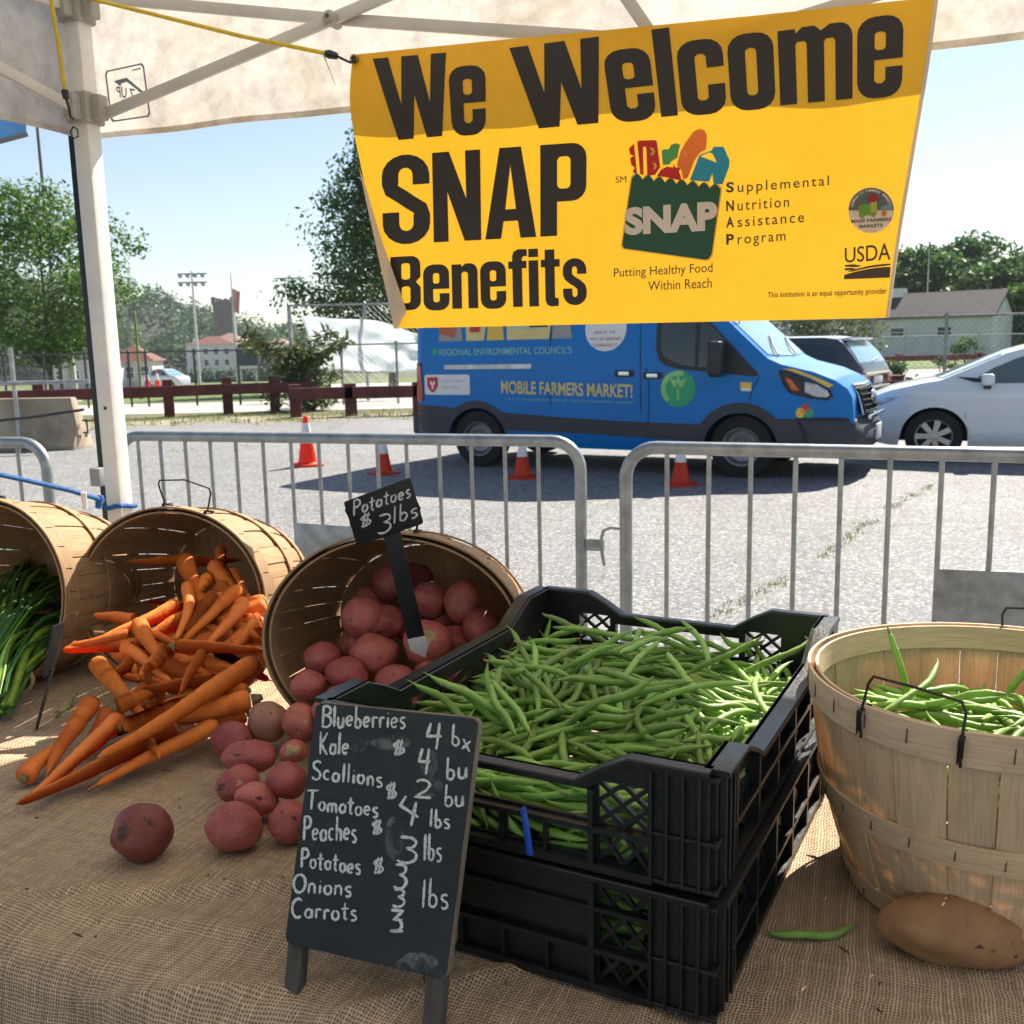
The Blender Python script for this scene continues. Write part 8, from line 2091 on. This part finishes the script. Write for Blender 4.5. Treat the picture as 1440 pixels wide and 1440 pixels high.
BASKET_BEANS = dec("1,-897,381,1462,7,198,24,1;0,962,1202,1457,3,-108,-168,4;0,973,405,1457,75,-12,-28,183;0,159,72,1458,10,-2,-45,195;1,-1176,51,1459,0,-34,197,-2;0,788,431,1457,184,-20,8,-75;3,19,-991,1455,179,-9,-5,88;0,-222,-135,1482,138,140,-21,-30;1,136,730,1458,189,-12,4,-65;0,-1294,444,1480,132,134,45,52;0,-944,-267,1496,43,17,24,193;2,-939,1076,1455,196,-36,3,-19;3,596,181,1469,21,5,17,198;3,-656,-699,1470,40,0,18,195;1,-245,282,1458,15,-197,-29,2;2,-290,747,1513,8,-48,190,38;1,-176,1577,1459,3,-199,15,0;4,521,1309,1503,43,-56,169,-81;3,320,-145,1455,33,-2,-10,197;0,-838,1133,1550,27,170,101,11;2,848,-108,1469,8,17,140,141;3,492,-482,1549,49,-5,16,-193;0,-363,31,1585,90,-41,-65,161;0,-1177,-435,1485,141,141,-9,3;3,-24,-209,1595,164,9,-18,-113;4,887,693,1451,74,12,29,183;2,432,-313,1547,15,-44,188,-49;4,-1498,546,1521,19,158,121,-4;2,-746,718,1448,49,-25,87,-171;3,-407,-238,1555,8,95,163,65;1,-697,-238,1568,188,43,-16,-51;1,-1123,-740,1458,46,-3,-15,194;4,941,824,1466,70,33,78,167;4,-515,-700,1566,3,18,-199,-11;0,-970,-698,1566,38,-6,24,-195;1,424,32,1597,15,161,118,-1;4,-313,-1196,1558,194,36,-3,-34;2,574,1201,1518,68,31,-56,-177;3,908,483,1573,143,-1,6,-140;1,-799,-913,1562,199,-5,-6,16;0,568,-814,1477,129,131,54,58;3,-865,1609,1561,55,-6,-44,-187;4,-1197,-608,1571,20,190,57,20;0,-1194,1030,1573,63,58,-132,-123;1,488,-1080,1577,12,-122,158,-2;2,969,-1016,1526,45,141,-134,-14;1,-430,-501,1691,23,-186,-70,4;1,-701,676,1534,6,52,-192,-18;4,1085,1065,1542,142,-16,-13,-139;4,685,1019,1572,6,190,62,9;3,1215,369,1564,140,-32,34,-135;4,656,-1205,1451,2,12,-197,-31;2,-926,-1067,1631,196,-26,7,-31;4,-166,-1582,1488,188,59,-5,-37;4,113,1792,1481,199,-13,6,9;0,-800,829,1641,128,-55,-59,131;2,1315,-871,1480,26,119,-158,-19;2,-162,-884,1637,85,42,19,175;1,728,-1109,1568,2,-106,170,-9;1,1523,741,1472,14,110,164,28;3,-750,-1230,1491,23,-7,23,197;0,1409,129,1531,58,-114,-145,51;1,896,-95,1632,83,8,0,182;3,-102,753,1631,189,14,2,-64;2,-1557,-1035,1563,2,-95,-174,-25;1,-218,584,1611,10,-62,-190,9;2,-1244,-501,1578,174,-77,-37,50;0,457,1157,1625,31,180,-82,4;1,808,-286,1649,82,6,-8,182;3,-1477,1003,1516,8,184,76,19;0,260,-1294,1595,62,125,131,59;0,1080,114,1610,15,-119,-160,0;1,-396,-1449,1619,32,-190,53,-13;1,1193,-860,1510,124,2,-22,-155;4,565,464,1649,78,14,38,180;4,-859,8,1607,14,-56,-166,95;1,283,-297,1733,31,7,4,-197;2,1025,-1060,1647,199,20,8,-6;1,1450,310,1636,114,-84,81,-115;4,-1161,861,1522,93,-28,88,-152;3,-497,863,1749,5,-24,-198,6;0,-1660,568,1569,126,32,-29,-150;2,-1338,-454,1574,60,-18,91,-167;4,1456,450,1493,122,0,-14,158;3,1506,-1047,1458,1,-92,178,0;0,-1319,-217,1588,27,24,16,-196;4,1339,-374,1605,117,7,-14,161;0,-1160,-1156,1601,15,191,-55,-15;4,-271,1448,1546,21,-56,-191,-3;1,1008,-911,1650,12,-11,-199,7;2,76,-1118,1624,156,3,-3,-125;2,-1380,449,1582,75,-146,-105,44;0,1549,271,1570,100,-102,-103,95;3,611,156,1777,3,79,-183,8;4,-54,1439,1568,169,-68,38,-74;0,-208,-1671,1516,195,-2,14,-42;2,1334,14,1593,33,-152,126,-8;3,-695,-1560,1455,10,-195,41,-2;0,-1008,-1413,1557,70,-7,1,187;2,1557,-261,1626,82,115,-88,-110;1,252,1110,1653,4,102,172,4;2,410,1065,1613,132,124,-75,-42;2,-1055,571,1644,60,-92,-152,70;0,1679,723,1476,78,78,118,118;0,-372,1339,1573,50,-3,-88,173;4,1665,8,1530,125,67,52,131;1,-1847,-72,1530,2,138,144,-1;0,1793,106,1533,139,42,-13,-137;1,554,1284,1685,20,23,-197,12;0,167,1652,1536,13,-35,-192,-39")
bean_mesh = []
def new_bean(i, M, label, group):
    k = i % len(PROTO)
    if len(bean_mesh) <= k:
        for (b, s) in PROTO:
            o = b.build("green_bean", m_bean, ang=80); st = s.build("stem", m_bstem, o, ang=80)
            bean_mesh.append((o.data, st.data)); bpy.data.objects.remove(st); bpy.data.objects.remove(o)
    o = bpy.data.objects.new("green_bean", bean_mesh[k][0]); COL.objects.link(o)
    o.matrix_world = M
    st = bpy.data.objects.new("stem", bean_mesh[k][1]); COL.objects.link(st); st.parent = o
    return tag(o, label, "bean", group)
KM = Matrix.Translation(kC+Vector((0, 0, TBZ+.004))) @ Matrix.Rotation(kang, 4, 'Z')
seen = []
for i, (k, x, y, z, q) in enumerate(CRATE_BEANS):
    e_ = max(abs(x)/.23, abs(y)/.30)**3
    z = z-.016-.034*e_
    seen.append((KM @ (Matrix.Translation((x, y, z)) @ q.to_matrix().to_4x4()), k*2+(i % 2), z))
seen.sort(key=lambda t: -t[2])
def dome(x, y): return 0
# those nearest the top surface of the heap are things of their own
def depth_under(M):
    p = KM.inverted() @ M.translation
    return p
score = []
cells = {}
for j, (M, k, z) in enumerate(seen):
    p = KM.inverted() @ M.translation
    c_ = (int(p.x/.035), int(p.y/.035)); cells.setdefault(c_, []).append(z)
for j, (M, k, z) in enumerate(seen):
    p = KM.inverted() @ M.translation
    c_ = (int(p.x/.035), int(p.y/.035))
    score.append((max(max(cells.get((c_[0]+a, c_[1]+b_), [0])) for a in (-1, 0, 1) for b_ in (-1, 0, 1))-z, j))
score.sort()
NTOP = 212
topset = {j for _, j in score[:NTOP]}
under = MB()
BG = "green beans heaped in the upper crate"
for j, (M, k, z) in enumerate(seen):
    if j in topset: new_bean(k, M, "fresh green bean in the heap filling the upper black crate", BG)
    else: under.merge(PROTO[k][0], M)
rr = random.Random(3)
for i in range(42):       # a few lifted, untidy ones on top
    x, y = rr.uniform(-.16, .16), rr.uniform(-.20, .25)
    zt = .214+.042*(1-(x/.24)**2)*(1-(y/.3)**2)
    M = KM @ Matrix.Translation((x, y, zt+rr.uniform(.0, .016))) @ Euler((rr.uniform(-.5, .5), rr.uniform(-.55, .55), rr.uniform(0, 6.28))).to_matrix().to_4x4()
    new_bean(i, M, "fresh green bean in the heap filling the upper black crate", BG)
for i, (x, y, zt, e) in enumerate(((-.15, .05, .235, (0, -.55, 2.4)), (-.10, -.02, .245, (.2, -.5, 2.0)), (.19, .22, .235, (0, -.4, .6)))):
    new_bean(i, KM @ Matrix.Translation((x, y, zt)) @ Euler(e).to_matrix().to_4x4(), "fresh green bean in the heap filling the upper black crate", BG)
# beans in the lower crate and under the heap, seen only through the lattice
for i in range(330):
    side = rr.random()
    if side < .5: x, y = rr.uniform(-.16, .16), -KL/2+.042+rr.random()*.05
    else: x, y = KW/2-.045-rr.random()*.05, rr.uniform(-.23, .23)
    zz = rr.uniform(.03, .115) if i % 3 else rr.uniform(.165, .20)
    a = rr.uniform(-.22, .22) + (0 if side < .5 else pi/2)
    under.merge(PROTO[i % 10][0], KM @ Matrix.Translation((x*.93, y, zz)) @ Euler((0, rr.uniform(-.22, .22), a)).to_matrix().to_4x4())
under.build("bean_heap", m_bean, ang=80)["kind"] = 'stuff'
BM = Matrix.Translation((.60, 1.187, TBZ+.044)) @ Matrix.Rotation(.3, 4, 'Z')
BASKET_BEANS.sort(key=lambda t: -t[3]-.02*t[2])
low = MB()
for i, (k, x, y, z, q) in enumerate(BASKET_BEANS):
    if i >= 34: low.merge(PROTO[k*2+(i % 2)][0], BM @ Matrix.Translation((x, y, z)) @ q.to_matrix().to_4x4()); continue
    new_bean(k*2+(i % 2), BM @ Matrix.Translation((x, y, z)) @ q.to_matrix().to_4x4(), "green bean among the few lying in the upright basket", "green beans in the upright basket")
low.build("bean_layer", m_bean, ang=80)["kind"] = 'stuff'
for i, (px, py, d, e) in enumerate(((1268, 948, 1.30, (0, 1.25, .3)), (1428, 965, 1.32, (.1, 1.2, 2.6)), (1285, 970, 1.27, (0, -.3, .6)), (1330, 985, 1.24, (0, .3, 2.7)), (1395, 1000, 1.27, (0, .1, 1.0)))):
    new_bean(i, Matrix.Translation(PD(px, py, d)) @ Euler(e).to_matrix().to_4x4(), "green bean among the few lying in the upright basket", "green beans in the upright basket")
pb = PZ(1146, 1312, TBZ+.006)
o = new_bean(2, Matrix.Translation(pb) @ Euler((0, 0, .08)).to_matrix().to_4x4(), "single green bean lying alone on the burlap between crate and brown potato", None); o.scale = (.72, 1.05, 1.)
pb = PZ(1152, 1030, TBZ+.14)
o = new_bean(4, Matrix.Translation(kC+kE*(KW/2+.02)+kN*.19+Vector((0, 0, TBZ+.20))) @ Euler((0, 1.35, .3)).to_matrix().to_4x4(), "green bean dangling out of the crate side next to the pale basket", None); o.scale = (.6, 1, 1)
# ------------------------------------------------------------------ chalk board on legs
m_chalkb, nt, b = newmat("chalk_board")
v = coords(nt)
c = _ramp(nt, _noise(nt, v, 9, 6, .65, .5), [(.35, (.012, .017, .020)), (.62, (.022, .030, .034)), (.8, (.06, .07, .074))])
c = _mix(nt, c, _ramp(nt, _noise(nt, _mapping(nt, v, (1, 1, 3)), 40, 5, .7), [(.4, .75), (.7, 1.2)]), .7, 'MULTIPLY')
nt.links.new(c, b.inputs['Base Color']); b.inputs['Roughness'].default_value = .75
m_chalk, nt, b = newmat("chalk")
v = coords(nt)
b.inputs['Base Color'].default_value = (.66, .68, .68, 1); b.inputs['Roughness'].default_value = .95
gr_ = _noise(nt, v, 750, 3, .7)
nt.links.new(_ramp(nt, gr_, [(.34, .15), (.48, 1.)]), b.inputs['Alpha'])
m_oldwood = mat("weathered_wood", (.20, .165, .13), .85, var=.4, vscale=14, bump=.5, bscale=90, stretch=(1, 1, .15), col2=(.10, .08, .065))
m_legwood = mat("dark_stained_leg", (.045, .043, .04), .8, var=.6, vscale=60, bump=.5, bscale=200, stretch=(1, 1, .08), col2=(.11, .10, .09))
bl = PZ(405, 1400, TBZ); br = PZ(603, 1462, TBZ)
tlp = PD(445, 988, 1.075)
bx = (br-bl).normalized(); bn_ = bx.cross((tlp-bl)).normalized()
if bn_.y > 0: bn_ = -bn_
bz = bn_.cross(bx).normalized()
if bz.z < 0: bz = -bz
def onb(px, py, off=0.): return PPL(px, py, bl+bn_*off, bn_)
def b2(px, py): p = onb(px, py)-bl; return p.dot(bx), p.dot(bz)
sroot = empty("chalkboard_sign", bl, 0, "small black chalk board on short wooden legs with handwritten prices, before the crates", "sign")
def bw(x, y, z): return bl+bx*x+bz*z+bn_*y       # y out of the board towards the viewer
corn = [b2(*p) for p in ((445, 988), (672, 1011), (626, 1378), (400, 1326))]
pw = MB()
q = [(c_[0], c_[1]) for c_ in corn]
def slab(pts, y0, y1, nm, m, bev=.0015, par=None):
    b = MB(); n = len(pts)
    b.add([bw(x, y0, z) for x, z in pts]+[bw(x, y1, z) for x, z in pts], [tuple(range(n)), tuple(range(2*n-1, n-1, -1))]+[(i, (i+1) % n, n+(i+1) % n, n+i) for i in range(n)])
    return b.build(nm, m, par or sroot, world=True, bevel=bev)
rd = .008
def rounded(pts, r=.01, n=4):
    out = []
    k = len(pts)
    for i in range(k):
        p = Vector(pts[i]); a = (Vector(pts[i-1])-p).normalized(); c_ = (Vector(pts[(i+1) % k])-p).normalized()
        for j in range(n+1):
            t = j/n; out.append(tuple(p+a*(r*(1-t)**2)+c_*(r*t**2)))
    return out
qr = rounded(q)
cq = (sum(p[0] for p in q)/4, sum(p[1] for p in q)/4)
slab([(cq[0]+(x-cq[0])*1.012, cq[1]+(z-cq[1])*1.006) for x, z in qr], -.012, -.0025, "backing", m_oldwood)
slab(qr, -.0025, 0., "board", m_chalkb, .0006)
def leg(px0, py0, px1, py1, wpx):
    a = b2(px0, py0); c_ = b2(px1, py1); w = wpx/1400*1.0
    slab([(a[0]-w/2, a[1]), (a[0]+w/2, a[1]), (c_[0]+w/2, c_[1]), (c_[0]-w/2, c_[1])], -.018, -.0035, "leg", m_legwood, .001)
leg(413, 1320, 406, 1400, 27); leg(610, 1368, 602, 1462, 29)
for s, px in ((0, 475), (1, 585)):    # rear legs of the stand
    top = onb(px, 1000 if not s else 1022)-bn_*.018; ft = Vector((top.x, top.y, 0))+Vector((-bn_.x, -bn_.y, 0)).normalized()*.045; ft.z = TBZ+.006
    b = MB(); b.bar(top, ft, .022, .012); b.build("rear_leg", m_oldwood, sroot, world=True, bevel=.001)
# handwriting: single strokes drawn as slightly ragged chalk lines
def arc(cx, cy, rx, ry, a0, a1, n=9): return [(cx+rx*cos(radians(a0+(a1-a0)*i/n)), cy+ry*sin(radians(a0+(a1-a0)*i/n))) for i in range(n+1)]
HW = {
 'B': (.55, [[(.06, 0), (.08, 1)], [(.08, .97)]+arc(.22, .77, .26, .21, 80, -85)+[(.1, .53)], [(.1, .53)]+arc(.25, .27, .28, .26, 80, -90)+[(.05, .02)]]),
 'l': (.20, [[(.08, 1), (.09, .02)]]), 'I': (.2, [[(.1, 1), (.1, 0)]]),
 'u': (.42, [[(.04, .5), (.05, .18)]+arc(.18, .16, .13, .15, 180, 350)+[(.33, .48)], [(.33, .5), (.36, .02)]]),
 'e': (.42, [[(.05, .26), (.34, .32)]+arc(.19, .28, .16, .22, 15, 320)]),
 'b': (.42, [[(.06, 1), (.07, .02)], [(.07, .3)]+arc(.2, .22, .15, .22, 120, -170)]),
 'r': (.34, [[(.06, .5), (.08, 0)], [(.08, .32)]+arc(.2, .3, .13, .18, 150, 40)]),
 'i': (.2, [[(.09, .48), (.1, .02)], [(.08, .66), (.11, .69)]]),
 's': (.36, [arc(.19, .39, .13, .11, 40, 250)+arc(.17, .13, .13, .13, 80, -140)]),
 'K': (.55, [[(.06, 1), (.08, 0)], [(.46, .95), (.1, .45)], [(.1, .47), (.48, 0)]]),
 'a': (.44, [arc(.2, .24, .15, .22, 50, 350), [(.35, .48), (.37, .02)]]),
 'S': (.52, [arc(.28, .75, .2, .21, 40, 260)+arc(.24, .25, .22, .25, 85, -150)]),
 'c': (.40, [arc(.21, .25, .16, .23, 50, 310)]),
 'o': (.42, [arc(.2, .25, .16, .23, 100, 450, 12)]),
 'n': (.42, [[(.06, .5), (.07, 0)], [(.07, .32)]+arc(.2, .3, .13, .18, 160, 0)+[(.34, .0)]]),
 'T': (.56, [[(-.06, .97), (.58, 1.02)], [(.24, 1.0), (.22, 0)]]),
 'm': (.60, [[(.05, .48), (.06, 0)], [(.06, .3)]+arc(.17, .3, .11, .17, 160, 0)+[(.28, .02)], [(.28, .3)]+arc(.4, .3, .11, .17, 160, 0)+[(.52, 0)]]),
 't': (.36, [[(.15, .85), (.16, .08), (.22, .02), (.3, .06)], [(-.02, .55), (.34, .58)]]),
 'P': (.5, [[(.07, 0), (.06, 1)], [(.06, .97)]+arc(.2, .73, .24, .24, 80, -95)+[(.08, .47)]]),
 'h': (.42, [[(.06, 1), (.07, 0)], [(.07, .3)]+arc(.2, .28, .13, .18, 160, 0)+[(.34, 0)]]),
 'O': (.62, [arc(.3, .48, .27, .46, 100, 460, 16)]),
 'C': (.58, [arc(.33, .5, .28, .48, 55, 305, 13)]),
 '$': (.5, [arc(.25, .68, .18, .18, 40, 260)+arc(.24, .28, .19, .20, 80, -140), [(.20, 1.02), (.14, -.02)], [(.33, 1.04), (.27, 0)]]),
 '4': (.5, [[(.14, .95), (.04, .46), (.5, .50)], [(.40, .98), (.36, 0)]]),
 '2': (.5, [arc(.24, .74, .2, .22, 160, -20)+[(.36, .45), (.05, .04), (.52, .08)]]),
 '3': (.5, [[(.04, .93)]+arc(.2, .74, .2, .2, 80, -70)+[(.2, .52)]+arc(.2, .26, .24, .26, 80, -140)]),
 'x': (.42, [[(.04, .5), (.36, 0)], [(.36, .52), (.03, 0)]]),
 'Z': (.5, [[(.04, .96), (.46, .9), (.16, .55), (.42, .5)]+arc(.24, .26, .2, .24, 60, -100)+[(.06, .06), (.5, .02)]]),
 ' ': (.3, [])}
rc = random.Random(17)
def write(word, x0, y0, x1, y1, cap, mapf, wid, out, slant=.06):
    """word with its baseline from (x0,y0) to (x1,y1) in picture points"""
    tot = sum(HW[ch][0]+.06 for ch in word)-.06
    L = hypot(x1-x0, y1-y0); sx_ = L/tot; dx, dy = (x1-x0)/L, (y1-y0)/L
    x = 0
    for ch in word:
        w, st = HW[ch]; jy = rc.uniform(-.04, .04)
        for line in st:
            pts = []
            for a, c_ in line:
                X = (x+a+slant*c_)*sx_; Y = (c_+jy)*cap
                pts.append((x0+dx*X+dy*Y*.1+rc.uniform(-.25, .25), y0+dy*X-Y+rc.uniform(-.25, .25)))
            # densify and ribbon
            P_ = []
            for p, q_ in zip(pts, pts[1:]):
                k = max(1, int(hypot(q_[0]-p[0], q_[1]-p[1])/3))
                for i in range(k): P_.append((p[0]+(q_[0]-p[0])*i/k, p[1]+(q_[1]-p[1])*i/k))
            P_.append(pts[-1])
            o0 = len(out.v); h = wid*rc.uniform(.85, 1.15)
            for i, p in enumerate(P_):
                a_ = P_[max(0, i-1)]; c2_ = P_[min(len(P_)-1, i+1)]
                tx, ty = c2_[0]-a_[0], c2_[1]-a_[1]; l = hypot(tx, ty) or 1
                nx, ny = -ty/l, tx/l; hh = h*rc.uniform(.72, 1.18)*(.6 if i in (0, len(P_)-1) else 1)
                out.v += [mapf(p[0]+nx*hh, p[1]+ny*hh, rc), mapf(p[0]-nx*hh, p[1]-ny*hh, rc)]
            for i in range(len(P_)-1): out.f.append((o0+2*i, o0+2*i+1, o0+2*i+3, o0+2*i+2)); out.m.append(0)
        x += w+.06
LAY = [0]
def mapb(px, py, r): return onb(px, py, .0006+LAY[0])
def zt(x, y): return (380+x*.3473, 940+y*.3473)
lines = [("Blueberries", 207, 238, 548, 242, 88), ("Kale", 197, 345, 318, 350, 92), ("$", 490, 352, 548, 348, 62), ("4", 625, 325, 690, 330, 112), ("bx", 730, 305, 812, 338, 86),
 ("Scallions", 165, 447, 455, 480, 78), ("4", 595, 425, 645, 432, 108), ("bu", 708, 450, 800, 446, 90), ("$", 462, 530, 515, 530, 68), ("2", 578, 520, 648, 528, 78), ("bu", 703, 555, 785, 560, 88),
 ("Tomatoes", 150, 572, 437, 602, 78), ("4", 513, 600, 592, 655, 108), ("lbs", 642, 640, 728, 648, 74), ("Peaches", 132, 696, 350, 702, 100), ("$", 405, 672, 455, 676, 62), ("3", 508, 780, 600, 788, 112), ("lbs", 618, 778, 695, 782, 108),
 ("Potatoes", 122, 802, 366, 836, 80), ("$", 410, 828, 462, 830, 66), ("3", 498, 892, 556, 892, 105), ("Onions", 90, 905, 330, 922, 80), ("3", 492, 965, 548, 967, 75), ("lbs", 610, 966, 722, 974, 115),
 ("Carrots", 82, 1008, 352, 1022, 80), ("Z", 478, 1070, 538, 1068, 92)]
b = MB()
for i, (w, x0, y0, x1, y1, cap) in enumerate(lines):
    LAY[0] = .00012*(i % 7)
    p0 = zt(x0, y0); p1 = zt(x1, y1); write(w, *p0, *p1, cap*.3473, mapb, 1.75 if w not in ("4", "3", "Z") else 2.1, b)
b.build("chalk_writing", m_chalk, sroot, world=True, smooth=False, recalc=False)
# smears of wiped chalk
m_smear, nt, bb2 = newmat("chalk_smear")
v = coords(nt); bb2.inputs['Base Color'].default_value = (.5, .52, .52, 1); bb2.inputs['Roughness'].default_value = .95
nt.links.new(_ramp(nt, _noise(nt, v, 60, 5, .7, .6), [(.46, 0.), (.72, .34)]), bb2.inputs['Alpha'])
for (x, y, rx, ry) in ((490, 300, 80, 30), (500, 690, 40, 90), (640, 380, 40, 60), (590, 1190, 90, 40), (360, 310, 60, 26), (640, 480, 60, 40)):
    c_ = circ(x, y, rx, 20, ry); b = MB(); b.add([onb(*zt(*p), .0003) for p in c_], [tuple(range(20))]); b.build("chalk_smear", m_smear, sroot, world=True, smooth=False, recalc=False)
# ------------------------------------------------------------------ price stakes
m_tagpl = mat("black_tag_plastic", (.012, .013, .015), .45, var=.2, vscale=20)
dT = 1.56
tip = PD(599, 924, dT-.02)
sroot = empty("price_stake", tip, 0, "black plastic price stake stuck in the potatoes with chalked writing and a white tip", "sign")
tp0 = PD(540, 720, dT-.06); txn = (PD(590, 705, dT-.06)-PD(490, 738, dT-.06)).normalized(); tn_v = (tip-tp0).normalized().cross(txn).normalized()
if tn_v.y > 0: tn_v = -tn_v
def ons(px, py, off=0.): return PPL(px, py, tp0+tn_v*off, tn_v)
def sslab(pts, y0, y1, nm, m, bev=.0005):
    n = len(pts); b = MB(); b.add([ons(x, y, y0) for x, y in pts]+[ons(x, y, y1) for x, y in pts], [tuple(range(n)), tuple(range(2*n-1, n-1, -1))]+[(i, (i+1) % n, n+(i+1) % n, n+i) for i in range(n)])
    return b.build(nm, m, sroot, world=True, bevel=bev)
sslab(rounded([(483, 706), (577, 671), (596, 736), (502, 768)], 4, 3), -.0022, 0., "tag", m_tagpl)
sslab([(538, 750), (562, 742), (597, 894), (573, 899)], -.0042, -.0024, "stake", m_tagpl)
sslab([(573, 899), (597, 894), (603, 907), (598, 925), (577, 915)], -.0042, -.0024, "tip", mat("white_tip", (.62, .62, .60), .5, var=.1))
b = MB()
def maps(px, py, r): return ons(px, py, .0006+LAY[0])
def zs(x, y): return (360+x*.2778, 640+y*.2778)
for i, (w, x0, y0, x1, y1, cap) in enumerate((("Potatoes", 490, 308, 785, 212, 78), ("$", 520, 375, 588, 352, 68), ("3", 612, 400, 690, 378, 98), ("lbs", 690, 352, 822, 306, 88))):
    LAY[0] = .0001*i
    write(w, *zs(x0, y0), *zs(x1, y1), cap*.2778, maps, 1.4, b)
b.build("chalk_writing", m_chalk, sroot, world=True, smooth=False, recalc=False)
# second stake, seen almost edge-on in front of the scallions
pA = PZ(51, 1026, TBZ+.002); pB = PD(74, 940, pA.y+.035); pC = PD(84, 882, pA.y+.05)
sroot = empty("price_stake", pA, 0, "black price stake seen nearly edge on, standing before the scallions", "sign")
vw_ = Vector((pB.x, pB.y, 0)).normalized(); sd_ = (vw_*.94+Vector((vw_.y, -vw_.x, 0))*.30).normalized()
ax_ = (pC-pA).normalized(); nn = ax_.cross(sd_).normalized()
def eslab(c0, c1, w, t, nm, m):
    b = MB(); b.bar(c0, c1, w, t, up=nn); b.build(nm, m, sroot, world=True, bevel=.0006)
eslab(pA, pB, .018, .0025, "stake", m_tagpl); eslab(pB-ax_*.012+nn*.0028, pC+ax_*.006+nn*.0028, .085, .0025, "tag", m_tagpl)
b = MB()
fr = pB+nn*.0042 if nn.y < 0 else pB-nn*.0016-nn*.0
sg = 1 if nn.y < 0 else -1
base_ = pB+nn*(.0028+.0018*sg)
def mapt(px, py, r): return base_+ax_*(.008+py*.001)+sd_*((px-40)*.001)
for i, (w, x0, y0, x1, y1, cap) in enumerate((("Scallions", 6, -32, 74, -32, -16), ("$ 2 bu", 10, -8, 70, -8, -14))):
    write(w, x0, -y0*0+(34 if i == 0 else 10), x1, (34 if i == 0 else 10), -cap*-1*-1, mapt, .9, b)
b.build("chalk_writing", m_chalk, sroot, world=True, smooth=False, recalc=False)

# crumbs of dirt, stalk and chaff on the cloth
rr = random.Random(91)
b = MB()
for i in range(150):
    a_, q_ = rr.uniform(-1.0, 1.2), rr.uniform(.0, 1.0)**1.2*.75
    d_ = tt(a_, q_); z_ = TBZ+wrinkle(a_, q_)
    L_ = rr.choice((.002, .003, .004, .010)); an = rr.uniform(0, 6.28)
    p = Vector((d_.x, d_.y, z_+.0008)); v2 = Vector((cos(an), sin(an), rr.uniform(-.1, .2)))*L_
    b.tube([p-v2, p+v2*.1+Vector((0, 0, .0006)), p+v2], [.0006, .0011, .0004], 5)
b.build("debris", mat("dry_crumbs", (.13, .085, .045), .9, var=.6, vscale=90), recalc=False)["kind"] = 'stuff'

# ------------------------------------------------------------------ summer haze between us and the hills
mz = bpy.data.materials.new("haze_air"); mz.use_nodes = True
nt = mz.node_tree
nt.nodes.remove(nt.nodes["Principled BSDF"])
pv = nt.nodes.new("ShaderNodeVolumePrincipled")
pv.inputs['Color'].default_value = (.80, .90, 1.0, 1)
pv.inputs['Density'].default_value = .00024
pv.inputs['Anisotropy'].default_value = 0.
nt.links.new(pv.outputs[0], nt.nodes["Material Output"].inputs['Volume'])
b = MB(); b.box((0, 425, 22), (1840, 1040, 62))
hz_ = b.build("haze", mz, smooth=False)
hz_["kind"] = 'stuff'
